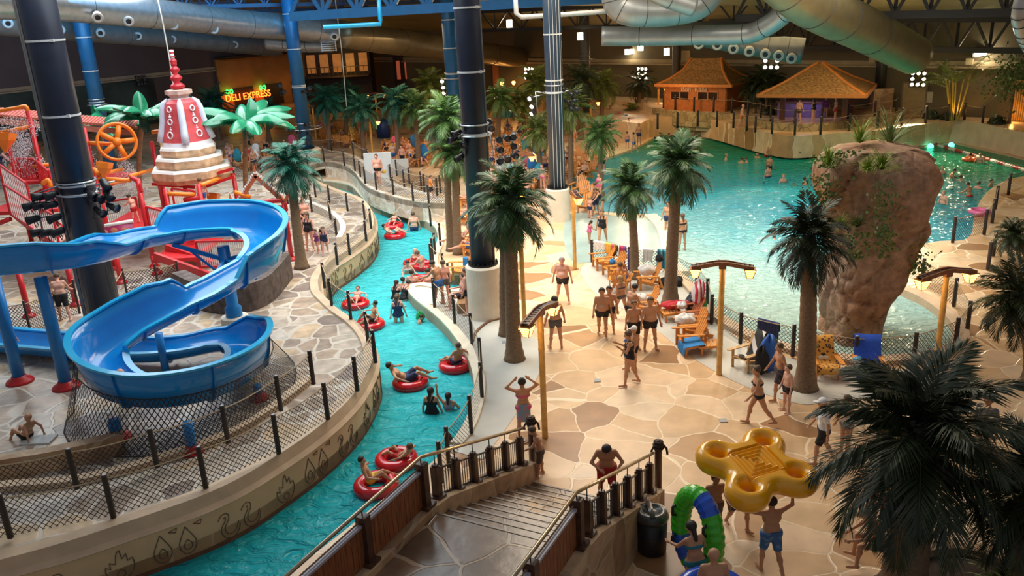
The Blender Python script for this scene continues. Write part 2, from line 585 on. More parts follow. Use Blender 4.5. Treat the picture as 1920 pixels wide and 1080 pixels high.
# ================================================================== THE SETTING
ZW, ZP, ZK = -0.40, 0.85, 1.0           # river water, slide plaza, raised walkway
def xy(w): return (w.x, w.y)
def resample(pts, n):
 pts = [Vector(p) for p in pts]
 L = [0]
 for a, b in zip(pts, pts[1:]): L.append(L[-1] + (b - a).length)
 out = []
 for i in range(n):
  s = L[-1] * i / (n - 1)
  k = 0
  while k < len(L) - 2 and L[k + 1] < s: k += 1
  t = (s - L[k]) / max(1e-9, L[k + 1] - L[k])
  out.append(pts[k].lerp(pts[k + 1], t))
 return out
def offset(pts, d):
 """points moved sideways (left of travel is positive) in the ground plane"""
 out = []
 for i, p in enumerate(pts):
  a, b = pts[max(i - 1, 0)], pts[min(i + 1, len(pts) - 1)]
  t = Vector((b.x - a.x, b.y - a.y, 0))
  t.normalize()
  out.append(Vector((p.x - t.y * d, p.y + t.x * d, p.z)))
 return out
def ribbon(mb, pts, d0, d1, z0, z1, closed=False):
 """a kerb: rectangular section between two sideways offsets of a ground line"""
 A, B = offset(pts, d0), offset(pts, d1)
 rows = []
 for a, b in zip(A, B):
  rows.append([(a.x, a.y, z0), (a.x, a.y, z1), (b.x, b.y, z1), (b.x, b.y, z0)])
 mb.grid(rows, closed=True)
 if not closed:
  mb.add(rows[0], [(0, 1, 2, 3)])
  mb.add(rows[-1], [(3, 2, 1, 0)])
 return mb
# ---- river banks
RB = [P(x, y, ZW) for x, y in [(560, 330), (575, 336), (600, 350), (615, 352), (638, 355), (660, 362), (670, 372), (683, 386), (702, 398), (737, 408), (760, 413), (787, 423), (803, 432), (817, 443), (822, 458), (820, 473), (811, 493), (808, 510), (815, 526), (838, 533), (880, 536), (884, 556), (852, 561), (800, 550), (767, 555), (769, 569), (785, 586), (810, 606), (835, 630), (858, 660), (876, 690), (888, 725), (890, 757), (882, 795), (866, 832), (838, 868), (790, 912), (720, 965), (630, 1040), (500, 1140), (300, 1290)]]
LBw = [P(x, y, ZW) for x, y in [(545, 345), (580, 361), (608, 380), (635, 393), (660, 403), (683, 413), (698, 426), (708, 447), (710, 470), (698, 494), (677, 513), (653, 531), (632, 546)]]
LBw += [Vector((a, b, ZW)) for a, b in [(-7.34, 31.4), (-7.01, 29.75), (-6.51, 28.67), (-5.94, 27.59), (-5.32, 26.62), (-4.77, 25.57), (-4.36, 24.47), (-4.12, 23.39)]]
LBw += [P(x, y, ZW) for x, y in [(710, 765), (690, 807), (655, 852), (600, 903), (533, 953), (467, 997), (400, 1031), (333, 1058), (277, 1079), (150, 1125), (0, 1170), (-150, 1215)]]
RBs, LBs = smoothline(RB, 4), smoothline(LBw, 4)
river_poly = [xy(p) for p in RBs] + [xy(p) for p in reversed(LBs)]
# ---- wave pool outline
WP = [(1225, 258), (1250, 254), (1290, 256), (1335, 260), (1380, 270), (1410, 280), (1440, 288), (1490, 291), (1530, 291), (1600, 290), (1680, 283), (1740, 274), (1770, 270), (1800, 271), (1835, 279), (1875, 288), (1915, 297), (1975, 312), (1975, 335), (1915, 335), (1880, 345), (1855, 360), (1835, 385), (1825, 415), (1822, 440), (1805, 455), (1760, 457), (1715, 468), (1680, 500), (1665, 535), (1680, 548), (1720, 565), (1757, 590), (1782, 617), (1783, 640), (1765, 658), (1720, 670), (1660, 676), (1600, 675), (1540, 668), (1480, 655), (1425, 637), (1375, 612), (1340, 585), (1318, 560), (1300, 540), (1270, 515), (1248, 490), (1243, 460), (1236, 430), (1215, 408), (1165, 404), (1110, 398), (1080, 378), (1068, 350), (1085, 322), (1120, 303), (1180, 282)]
ZB = -0.12
WPw = [P(x, y, ZB) for x, y in WP]
WPs = smoothline(WPw, 3, closed=True)
pool_poly = [xy(p) for p in WPs]

mb = MB(); mb.prism([(-75, 2), (52, 2), (52, 125), (-75, 125)], -1.6, 0.0, [river_poly, pool_poly])
struct(mb.build('floor_deck', DECK), 'tan flagstone deck between the river and the wave pool')
POOLB = mat('turquoise_pool_paint', (.05, .55, .60), 0.6, 0.1, 1)
BEACHB = mat('sandy_pool_floor', (.55, .56, .44), 0.6, 0.1, 1)
mb = MB(); mb.prism(river_poly, None, -1.25); struct(mb.build('floor_river_basin', POOLB))
mb = MB(); mb.prism(pool_poly, None, -1.1); struct(mb.build('floor_wave_basin', POOLB))
mb = MB(); mb.prism(river_poly, None, ZW); tag(mb.build('river_water', RIVER), 'turquoise water of the winding lazy river', 'water', kind='structure')
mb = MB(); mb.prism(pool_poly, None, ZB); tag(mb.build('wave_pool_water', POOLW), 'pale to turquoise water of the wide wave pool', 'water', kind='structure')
# ---- pale concrete paths laid flush in the deck
def patch(name, pix, m, z, h=0.02, sub=5):
 pts = smoothline([P(x, y, 0) for x, y in pix], sub, closed=True)
 b = MB(); b.prism([xy(p) for p in pts], 0.0, z)
 return struct(b.build(name, m))
bank = [xy(p) for p in offset(RBs, 0.02)][92:141]
outer = [xy(p) for p in smoothline([P(x, y, 0) for x, y in [(905, 862), (962, 785), (1000, 722), (1022, 665), (1000, 632), (955, 606), (930, 560), (905, 548)]], 5)]
mb = MB(); mb.prism([(a, b) for a, b in bank] + outer, 0.0, 0.012); struct(mb.build('floor_river_path', CONC))
SPLASH = mat('wet_pale_concrete', (.30, .41, .39), 0.22, 0.10, 0.7, 0.03)
patch('floor_splash_zone', [(1056, 442), (1068, 402), (1110, 400), (1165, 406), (1215, 410), (1236, 432), (1243, 462), (1246, 492), (1215, 497), (1150, 478), (1105, 492), (1072, 488)], SPLASH, 0.010)
patch('floor_chair_terrace', [(1092, 500), (1150, 482), (1215, 500), (1250, 502), (1290, 538), (1318, 570), (1352, 608), (1400, 645), (1480, 672), (1560, 690), (1640, 697), (1720, 694), (1740, 715), (1680, 740), (1560, 752), (1500, 758), (1405, 728), (1325, 688), (1270, 650), (1205, 600), (1130, 560), (1098, 530)], CONC, 0.014)
# ---- kerbs
mb = MB(); ribbon(mb, RBs[6:140], 0.0, 0.34, ZW - 0.6, 0.07); struct(mb.build('trim_1', CURB), 'cream kerb along the deck side of the river')
lob = [P(x, y, 0) for x, y in [(1248, 490), (1270, 512), (1300, 537), (1318, 557), (1340, 583), (1375, 610), (1425, 635), (1480, 653), (1540, 667), (1600, 674), (1660, 675), (1720, 669), (1767, 657), (1787, 640), (1785, 615), (1759, 588), (1722, 563), (1682, 546)]]
mb = MB(); ribbon(mb, smoothline(lob, 4), 0.02, -0.42, -0.5, 0.16); struct(mb.build('trim_2', COPING), 'tan kerb round the near lobe of the wave pool')
cur = [P(x, y, 0) for x, y in [(1212, 405), (1234, 428), (1243, 460), (1247, 490), (1270, 514)]]
mb = MB(); ribbon(mb, smoothline(cur, 5), -0.12, 0.5, -0.4, 0.10); struct(mb.build('trim_3', CURB), 'broad cream kerb between splash area and pool')
bch = [P(x, y, 0) for x, y in [(1072, 330), (1088, 318), (1122, 300), (1180, 280), (1222, 258)]]
SAND = mat('sand_beach_edge', (.74, .60, .38), 0.6, 0.1, 1)
mb = MB(); ribbon(mb, smoothline(bch, 5), -0.2, 0.9, -0.4, 0.03); struct(mb.build('trim_4', SAND), 'pale sandy edge of the pool beach')
# ---- slide plaza: slab, carved river wall, coping
back = [Vector((-15.5, 53, ZP)), Vector((-20, 60, ZP)), Vector((-62, 72, ZP)), Vector((-70, 20, ZP)), Vector((-30, 6, ZP))]
LBt = list(reversed(LBs))                                # near to far, river on the right
ins = offset(LBt, 0.30)
mb = MB(); mb.prism([xy(p) for p in ins] + [xy(p) for p in back], -0.5, ZP); struct(mb.build('floor_plaza', PLAZA), 'grey-brown flagstone plaza under the slide')
mb = MB()
prof = [(0.0, -1.2), (0.0, 0.52), (-0.05, 0.56), (0.04, 0.66), (0.12, 0.92), (0.42, 0.94), (0.44, 0.80)]
rows = []
for k in range(len(LBt)):
 rows.append([])
offs = {d: offset(LBt, d) for d, _ in prof}
for k in range(len(LBt)):
 rows[k] = [(offs[d][k].x, offs[d][k].y, z) for d, z in prof]
mb.m = 0
mb.grid([[r[0], r[1]] for r in rows])
mb.m = 1
mb.grid([r[1:] for r in rows])
WFACE = mat('river_wall_render', (.72, .46, .26), 0.7, 0.08, 1.2, 0.04)
river_wall = struct(mb.build('wall_river', [WFACE, COPING], smooth=False), 'sand coloured wall with carved outlines along the river')
tline = MB(); ribbon(tline, LBt, -0.02, 0.02, ZW - 0.02, ZW + 0.10)
struct(tline.build('trim_5', mat('brown_waterline', (.16, .07, .035), 0.6, 0.2, 4)))
# carved outlines on the wall face, each a part of the wall
def arc(cx, cy, rx, ry, a0, a1, n=14): return [(cx + rx * math.cos(R(a0 + (a1 - a0) * i / n)), cy + ry * math.sin(R(a0 + (a1 - a0) * i / n))) for i in range(n + 1)]
def drop(cx): return [[(cx, .36)] + [(cx + x, y) for x, y in [(.10, .16), (.17, 0), (.17, -.14), (.10, -.26), (0, -.30), (-.10, -.26), (-.17, -.14), (-.17, 0), (-.10, .16)]] + [(cx, .36)],
      [(cx, .04), (cx + .08, -.06), (cx + .07, -.16), (cx, -.2), (cx - .07, -.16), (cx - .08, -.06), (cx, .04)], [(cx + .18, .36), (cx + .36, .40), (cx + .32, .30), (cx + .18, .36)]]
def swan(cx): return [[(cx + x, y) for x, y in [(-.24, .16), (-.17, .25), (-.07, .28), (.01, .22), (.0, .10), (-.09, -.02), (-.11, -.14), (-.05, -.24), (.07, -.26), (.16, -.18), (.22, -.04)]],
      [(cx + x, y) for x, y in [(-.12, .17), (-.07, .19), (-.08, .10), (-.19, -.04), (-.19, -.20), (-.08, -.34), (.10, -.35), (.22, -.22), (.25, -.10)]]]
def flame(cx): return [[(cx + x, y) for x, y in [(-.16, -.28), (-.27, -.12), (-.27, .06), (-.18, -.02), (-.18, .14), (-.08, .06), (-.04, .26), (.04, .36), (.06, .14), (.15, .24), (.16, .06), (.25, .10), (.27, -.08), (.20, -.24), (.05, -.33), (-.16, -.28)]], arc(cx, -.19, .08, .08, 0, 360)]
sm = LBt
Ls = [0]
for a, b in zip(sm, sm[1:]): Ls.append(Ls[-1] + (b - a).length)
def onwall(s, h):
 k = 0
 while k < len(Ls) - 2 and Ls[k + 1] < s: k += 1
 t = (s - Ls[k]) / max(1e-6, Ls[k + 1] - Ls[k])
 p = sm[k].lerp(sm[k + 1], t)
 d = (sm[k + 1] - sm[k]).normalized()
 return Vector((p.x + d.y * 0.012, p.y - d.x * 0.012, 0.06 + h))
CARVE = mat('carved_line', (.13, .085, .06), 0.9, 0.2, 10)
s, kk = 0.8, 0
pat = ['drop', 'swan', 'flame']
while s < Ls[-1] - 8:
 kind = pat[kk % 3]
 mb = MB()
 if kind == 'flame': sets, wid = flame(0), 1.1
 elif kind == 'drop': sets, wid = drop(-.26) + drop(.26), 1.45
 else: sets, wid = swan(-.26) + swan(.30), 1.35
 for ln in sets:
  if len(ln) > 4: ln = [(q.x, q.y) for q in smoothline([(a, b, 0) for a, b in ln], 2)]
  mb.tube([onwall(s + a, b) for a, b in ln], 0.010, 4)
 mb.build({'drop': 'drop_carving', 'swan': 'swan_carving', 'flame': 'flame_carving'}[kind], CARVE, river_wall)
 s += wid
 kk += 1
# inner kerb of the plaza walk along the river
ik = [P(x, y, ZP) for x, y in [(-120, 940), (0, 925), (145, 912), (295, 873), (428, 826), (527, 766), (588, 716)]]
mb = MB(); ribbon(mb, smoothline(ik, 5), 0.0, 0.28, ZP - .1, ZP + 0.16); struct(mb.build('trim_6', COPING))
lw = [P(x, y, ZP) for x, y in [(-120, 935), (0, 912), (110, 893), (240, 862)]]
mb = MB(); ribbon(mb, smoothline(lw, 4), 0.3, 0.62, ZP - .1, ZP + 0.5); struct(mb.build('wall_plaza_low', BROWNSTONE), 'low brown stone wall on the plaza')
# plaza ramp kerb near the family
rk = [P(x, y, ZP) for x, y in [(500, 372), (540, 382), (590, 398), (625, 418), (640, 440), (632, 462)]]
mb = MB(); ribbon(mb, smoothline(rk, 5), 0.0, 0.25, ZP - .1, ZP + 0.42); struct(mb.build('wall_plaza_ramp', PLASTER2))
# ---- raised walkway and bridge with stone wall
wf = [P(x, y, ZK) for x, y in [(500, 352), (545, 330), (577, 314), (608, 304), (645, 311), (664, 323), (677, 340), (692, 353), (720, 364), (760, 375), (803, 381), (846, 381)]]
wb = [P(x, y, ZK) for x, y in [(822, 367), (795, 360), (757, 350), (732, 338), (690, 306), (663, 290), (620, 282), (585, 284), (540, 300), (480, 330)]]
wfs, wbs = smoothline(wf, 4), smoothline(wb, 3)
mb = MB(); mb.prism([xy(p) for p in wfs] + [xy(p) for p in wbs], 0.72, ZK); struct(mb.build('floor_walkway', PLAZA), 'raised flagstone walkway bending along the river')
mb = MB(); ribbon(mb, wfs[12:], 0.0, 0.3, 0.0, ZK + .05); struct(mb.build('wall_walkway_front', WALLSTONE), 'pale rubble stone wall carrying the walkway')
mb = MB(); ribbon(mb, wfs[:13], 0.0, 0.3, 0.55, ZK + .08); struct(mb.build('wall_bridge_edge', PLASTER2))
mb = MB(); ribbon(mb, wbs[:-6], 0.0, 0.3, 0.0, ZK + .02); struct(mb.build('wall_walkway_back', WALLSTONE))
# ---- far side of the wave pool: sloped wall, upper walk, masonry wall, hut terrace
ZU, ZT = 1.45, 1.9
top = [P(x, y, ZU) for x, y in [(1200, 232), (1225, 222), (1290, 218), (1335, 224), (1380, 235), (1430, 247), (1480, 255), (1540, 252), (1640, 245), (1710, 236), (1780, 227), (1810, 226), (1915, 247), (1990, 264)]]
bot = WPw[0:18]
a, b = resample(smoothline(bot, 4), 60), resample(smoothline(top, 4), 60)
td = resample(smoothline(top, 6), 400)
near_ = [min(range(400), key=lambda k: (td[k].x - p.x) ** 2 + (td[k].y - p.y) ** 2) for p in a]
for k in range(1, 60): near_[k] = max(near_[k], near_[k - 1])
near_ = [sum(near_[max(0, k - 4):k + 5]) / len(near_[max(0, k - 4):k + 5]) for k in range(60)]
tq = [td[int(k)].lerp(td[min(399, int(k) + 1)], k - int(k)) for k in near_]
mb = MB(); mb.grid([[(p.x, p.y, -1.0), (p.x, p.y, ZB + .08), (q.x, q.y, ZU)] for p, q in zip(a, tq)])
struct(mb.build('wall_pool_back', PLASTER, smooth=True), 'long curved sand coloured wall behind the wave pool')
mb = MB(); ribbon(mb, a, -0.25, 0.1, -0.6, ZB + .1); struct(mb.build('trim_7', COPING))
mb = MB(); mb.prism([xy(p) for p in b] + [(52, 50), (40, 62), (28, 72), (2, 92), (6, 70)], 0.0, ZU); struct(mb.build('floor_upper_walk', DECK))
tf = smoothline([P(x, y, ZT) for x, y in [(1228, 203), (1250, 206), (1300, 210), (1360, 213), (1410, 221), (1450, 230), (1490, 233), (1540, 232), (1590, 226), (1640, 219), (1690, 213)]], 4)
mb = MB(); mb.prism([xy(p) for p in tf] + [(32, 66), (14, 82), (9, 80)], 0.5, ZT); struct(mb.build('floor_hut_terrace', DECK))
MASON = stone('tan_masonry', [(0, (.34, .26, .12)), (.3, (.42, .33, .17)), (.6, (.30, .22, .10)), (.85, (.46, .36, .2))], 1.6, (.22, .17, .09), rough=0.8, width=0.05, flat=False)
mb = MB(); ribbon(mb, tf, 0.0, -0.25, 0.8, ZT + .05); struct(mb.build('wall_terrace', MASON), 'tan masonry wall under the bar terrace')
# ---- hall walls, ceiling
WLa, WLb = Vector((-62, 61, 0)), Vector((-24, 109.2, 0))
WRa, WRb = Vector((-24, 109.2, 0)), Vector((52, 41.4, 0))
def ceil_z(x, y): return 8.0 - 0.16 * ((x + 24) * .665 + (y - 109.2) * .747)
def onplane(px, py, a, b, off=0.0):
 d = ray(px, py)
 n = Vector((-(b - a).y, (b - a).x, 0)).normalized()
 if n.y > 0: n = -n
 t = (a + n * off).dot(n) / d.dot(n)
 return Vector((d.x * t, d.y * t, EYE + d.z * t)), n
def WL(px, py, off=0.0): return onplane(px, py, WLa, WLb, off)[0]
def WR(px, py, off=0.0): return onplane(px, py, WRa, WRb, off)[0]
NL = onplane(100, 100, WLa, WLb)[1]
NR = onplane(1600, 100, WRa, WRb)[1]
def wallslab(name, a, b, z0, z1a, z1b, n, m, th=0.4, off=0.0):
 k = MB()
 a, b = a + n * off, b + n * off
 A, B = a - n * th, b - n * th
 k.add([(a.x, a.y, z0), (b.x, b.y, z0), (b.x, b.y, z1b), (a.x, a.y, z1a), (A.x, A.y, z0), (B.x, B.y, z0), (B.x, B.y, z1b), (A.x, A.y, z1a)],
   [(0, 1, 2, 3), (7, 6, 5, 4), (0, 4, 5, 1), (3, 2, 6, 7), (0, 3, 7, 4), (1, 5, 6, 2)])
 return struct(k.build(name, m))
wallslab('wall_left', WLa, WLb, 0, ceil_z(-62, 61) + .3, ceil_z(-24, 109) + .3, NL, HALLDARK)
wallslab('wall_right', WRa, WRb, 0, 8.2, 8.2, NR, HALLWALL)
TRIMP = mat('pale_wall_ledge', (.36, .30, .20), 0.6, 0.1, 2)
for nm, A, B, n, z in (('trim_8', WLa, WLb, NL, 4.8), ('trim_9', WRa, WRb, NR, 4.8)):
 k = MB(); k.beam(A + n * .12 + Vector((0, 0, z)), B + n * .12 + Vector((0, 0, z)), .24, .14); k.beam(A + n * .05 + Vector((0, 0, z + .25)), B + n * .05 + Vector((0, 0, z + .25)), .1, .3)
 struct(k.build(nm, [TRIMP]))
MURAL = mat('painted_jungle_wall', (.035, .060, .050), 0.85, 0.6, 0.35)
wallslab('wall_left_mural', WLa, WLa.lerp(WLb, .66), 0, 4.7, 4.7, NL, MURAL, .1, .11)
k = MB()
cp_ = [(55, 44), (32, 19), (-12.8, 58.9), (-35, 52), (-75, 50), (-75, 112), (-22, 113)]
k.prism(cp_, -.25, 0.0)
k.v = [(x, y, z + ceil_z(x, y) + .25) for x, y, z in k.v]
k.add([(x, y, ceil_z(x, y)) for x, y in cp_], [tuple(q) for q in tessellate_polygon([[Vector((x, y, 0)) for x, y in cp_]])])
struct(k.build('ceiling', CEIL))
def obox(name, p, n, w, d, h, m, parent=None, z=None, build=True, mbx=None):
 """box standing against a wall: p centre of its back face, n the wall's normal"""
 x = Vector((n.y, -n.x, 0))
 M = Matrix((x, n, Vector((0, 0, 1)))).transposed()
 k = mbx or MB()
 k.box(p + n * (d / 2), (w, d, h), M)
 return k if mbx else k.build(name, m, parent)
# ================================================================== PEOPLE (one continuous skin per body)
SKINS = [mat('skin_fair', (.70, .40, .28), 0.5, 0.08, 5), mat('skin_tan', (.52, .26, .14), 0.5, 0.08, 5), mat('skin_pink', (.72, .36, .26), 0.5, 0.08, 5), mat('skin_brown', (.34, .16, .08), 0.5, 0.08, 5)]
FACED = mat('eye_and_lip', (.06, .03, .025), 0.4, 0.1, 8)
HAIRS = {k: mat('hair_' + k, c, 0.6, 0.25, 25) for k, c in dict(dark=(.022, .014, .010), brown=(.10, .055, .028), blond=(.40, .25, .10), red=(.26, .09, .035), grey=(.35, .33, .31), white=(.75, .75, .73)).items()}
CLOTH = {k: mat('cloth_' + k, c, 0.8, 0.12, 12) for k, c in dict(black=(.012, .012, .015), navy=(.02, .035, .10), blue=(.03, .14, .42), red=(.45, .02, .02), grey=(.10, .09, .09), brown=(.12, .07, .05), teal=(.02, .20, .24), pink=(.65, .10, .25), white=(.75, .74, .72), yellow=(.75, .50, .05), green=(.06, .30, .08), purple=(.20, .05, .25), orange=(.70, .22, .04)).items()}
CLOTH['floral'] = spotted('cloth_floral', (.16, .30, .42), (.50, .18, .20), 14, 0.40)
CLOTH['denim'] = spotted('cloth_denim_print', (.05, .14, .34), (.12, .25, .46), 9, 0.35)
CLOTH['check'] = spotted('cloth_dark_check', (.03, .03, .04), (.12, .08, .10), 16, 0.35)

def v3(*a): return np.array(a, float)
def unit(a): return a / (np.linalg.norm(a) + 1e-9)
class Body:
 """joints of a posed figure, 1.75 m tall, facing +Y, right hand at +X"""
 def __init__(s, lean=0.0, side=0.0, head=(0, 0), thl=(-.06, 0, -1), thr=(.06, 0, -1), shl=None, shr=None, ual=(-.28, .02, -1), uar=(.28, .02, -1), fal=None, far=None,
     footl=None, footr=None, seat=None, child=False, fat=0.0, woman=False, twist=0.0):
  s.fat, s.woman, s.child = fat, woman, child
  k = 1.0
  up = unit(v3(math.sin(R(side)), math.sin(R(lean)), math.cos(R(lean))))
  fw = unit(v3(0, 1, 0) - up * up[1])
  rt = np.cross(fw, up)
  s.up, s.fw, s.rt = up, fw, rt
  hipw = .095 if not woman else .10
  pel = v3(0, 0, .94)
  leg = .43 if not child else .40
  s.hip = {-1: pel + v3(-hipw, 0, 0), 1: pel + v3(hipw, 0, 0)}
  s.knee, s.ankle, s.toe = {}, {}, {}
  for sg, th, sh, ft in ((-1, thl, shl, footl), (1, thr, shr, footr)):
   th = unit(v3(*th))
   sh = th if sh is None else unit(v3(*sh))
   s.knee[sg] = s.hip[sg] + th * leg
   s.ankle[sg] = s.knee[sg] + sh * (leg - .01)
   f = unit(v3(*ft)) if ft is not None else unit(v3(sg * .18, 1, -.12))
   s.toe[sg] = s.ankle[sg] + f * .17
  s.pel = pel
  s.waist = pel + up * .16
  s.chest = pel + up * .36
  sw = .185 if not woman else .165
  if child: sw = .16
  tw = R(twist)
  rt2 = rt * math.cos(tw) + fw * math.sin(tw)
  s.neck = pel + up * .535
  s.sho = {-1: pel + up * .475 - rt2 * sw, 1: pel + up * .475 + rt2 * sw}
  hp, hy = R(head[0]), R(head[1])
  hu = unit(up * math.cos(hp) + fw * math.sin(hp))
  hf = unit(fw * math.cos(hp) - up * math.sin(hp))
  s.hf = unit(hf * math.cos(hy) + rt * math.sin(hy))
  s.hu = hu
  s.hr = np.cross(s.hf, hu)
  s.head = s.neck + hu * .165 + s.hf * .02
  s.elb, s.wri, s.hand = {}, {}, {}
  for sg, ua, fa in ((-1, ual, fal), (1, uar, far)):
   ua = unit(v3(*ua))
   fa = unit(v3(ua[0] * .6, ua[1] + .28, ua[2])) if fa is None else unit(v3(*fa))
   s.elb[sg] = s.sho[sg] + ua * .28
   s.wri[sg] = s.elb[sg] + fa * .25
   s.hand[sg] = fa
  low = min(min(s.ankle[g][2] - .075 for g in (-1, 1)), min(s.toe[g][2] - .03 for g in (-1, 1)))
  dz = -low if seat is None else seat - (pel[2] - .11)
  for d in (s.hip, s.knee, s.ankle, s.toe, s.sho, s.elb, s.wri):
   for g in d: d[g] = d[g] + v3(0, 0, dz)
  for nme in ('pel', 'waist', 'chest', 'neck', 'head'): setattr(s, nme, getattr(s, nme) + v3(0, 0, dz))

def capd(X, a, b, ra, rb):
 ab = b - a
 t = np.clip(((X - a) @ ab) / (ab @ ab + 1e-9), 0, 1)
 return np.linalg.norm(X - a - t[:, None] * ab, axis=1) - (ra + (rb - ra) * t)
def smin(a, b, k):
 h = np.clip(0.5 + 0.5 * (b - a) / k, 0, 1)
 return b * (1 - h) + a * h - k * h * (1 - h)
def body_sdf(B, X):
 f, w = B.fat, B.woman
 d = capd(X, B.hip[-1] + B.up * .02, B.hip[1] + B.up * .02, .108 + f * .03, .108 + f * .03)
 L = []
 wr = .098 if w else .112
 L.append((capd(X, B.waist - B.rt * .055, B.waist + B.rt * .055, wr + f * .045, wr + f * .045), .06))
 L.append((capd(X, B.chest - B.rt * (.07 if w else .085), B.chest + B.rt * (.07 if w else .085), .112 + f * .02, .112 + f * .02), .07))
 if f > .05: L.append((np.linalg.norm(X - (B.waist + B.fw * (.05 + f * .06) - B.up * .02), axis=1) - (.10 + f * .07), .07))
 if w:
  for g in (-1, 1): L.append((np.linalg.norm(X - (B.chest + B.fw * .085 + B.rt * g * .07 - B.up * .01), axis=1) - .062, .03))
 L.append((capd(X, B.sho[-1] + B.rt * .03, B.sho[1] - B.rt * .03, .058, .058), .06))
 L.append((capd(X, B.neck - B.up * .04, B.head, .056, .05), .04))
 hs = 1.12 if B.child else 1.0
 L.append((np.linalg.norm((X - (B.head + B.hu * .02 - B.hf * .008)), axis=1) - .098 * hs, .02))
 L.append((np.linalg.norm((X - (B.head - B.hu * .055 + B.hf * .03)), axis=1) - .066 * hs, .05))
 L.append((capd(X, B.head + B.hf * .085 * hs + B.hu * .005, B.head + B.hf * .112 * hs - B.hu * .03, .012, .018), .02))
 for g in (-1, 1):
  L.append((np.linalg.norm((X - (B.head + B.hr * g * .10 * hs - B.hu * .01)), axis=1) - .024, .008))
  L.append((capd(X, B.hip[g], B.knee[g], .088 + f * .015, .056 + f * .006), .05))
  mid = B.knee[g] * .68 + B.ankle[g] * .32 - B.fw * .012
  L.append((capd(X, B.knee[g], B.ankle[g], .053, .036), .02))
  L.append((np.linalg.norm(X - mid, axis=1) - (.055 + f * .006), .05))
  fd = unit(B.toe[g] - B.ankle[g])
  sole = v3(0, 0, -.035)
  L.append((capd(X, B.ankle[g] - fd * .035 + sole, B.toe[g] + v3(0, 0, .0), .038, .030), .025))
  L.append((capd(X, B.sho[g], B.elb[g], .049 + f * .008, .038), .03))
  L.append((capd(X, B.elb[g], B.wri[g], .039, .026), .015))
  L.append((capd(X, B.wri[g], B.wri[g] + B.hand[g] * .075, .026, .036), .015))
 for e, k in L: d = smin(d, e, k)
 return d
_OFF = [(0, 0, 0), (1, 0, 0), (0, 1, 0), (1, 1, 0), (0, 0, 1), (1, 0, 1), (0, 1, 1), (1, 1, 1)]
_EDG = [(0, 1), (2, 3), (4, 5), (6, 7), (0, 2), (1, 3), (4, 6), (5, 7), (0, 4), (1, 5), (2, 6), (3, 7)]
def nets(S, org, h):
 """surface nets of a sampled distance field"""
 nx, ny, nz = S.shape
 c = np.stack([S[o[0]:nx - 1 + o[0], o[1]:ny - 1 + o[1], o[2]:nz - 1 + o[2]] for o in _OFF], -1)
 ins = c < 0
 act = ins.any(-1) & ~ins.all(-1)
 idx = -np.ones(act.shape, int)
 ii = np.argwhere(act)
 idx[act] = np.arange(len(ii))
 cc = c[act]
 acc = np.zeros((len(ii), 3))
 cnt = np.zeros(len(ii))
 O = np.array(_OFF, float)
 for a, b in _EDG:
  va, vb = cc[:, a], cc[:, b]
  m = (va < 0) != (vb < 0)
  t = np.where(m, va / np.where(m, va - vb, 1), 0)
  p = O[a] + (O[b] - O[a]) * t[:, None]
  acc[m] += p[m]
  cnt[m] += 1
 vert = (ii + acc / cnt[:, None]) * h + org
 F = []
 for ax in range(3):
  u, v = (ax + 1) % 3, (ax + 2) % 3
  sl0 = [slice(None)] * 3
  sl1 = [slice(None)] * 3
  sl0[ax], sl1[ax] = slice(0, -1), slice(1, None)
  A, Bv = S[tuple(sl0)] < 0, S[tuple(sl1)] < 0
  E = np.argwhere(A != Bv)
  E = E[(E[:, u] > 0) & (E[:, v] > 0) & (E[:, u] < S.shape[u] - 1) & (E[:, v] < S.shape[v] - 1)]
  if not len(E): continue
  du, dv = np.zeros(3, int), np.zeros(3, int)
  du[u], dv[v] = 1, 1
  q = [idx[tuple((E - a).T)] for a in (du + dv, dv, 0 * du, du)]
  q = np.stack(q, 1)
  flip = ~A[tuple(E.T)]
  q[flip] = q[flip][:, ::-1]
  F.append(q)
 F = np.concatenate(F) if F else np.zeros((0, 4), int)
 F = F[(F >= 0).all(1)]
 return vert, F
def np_mesh(name, v, f, mats, extra=None):
 k = MB()
 k.v = [tuple(a) for a in v]
 k.f = [tuple(a) for a in f]
 k.mi = [0] * len(k.f)
 if extra is not None:
  o = len(k.v)
  k.v += extra.v
  k.f += [tuple(i + o for i in q) for q in extra.f]
  k.mi += extra.mi
 return k.mesh(name, mats, True)
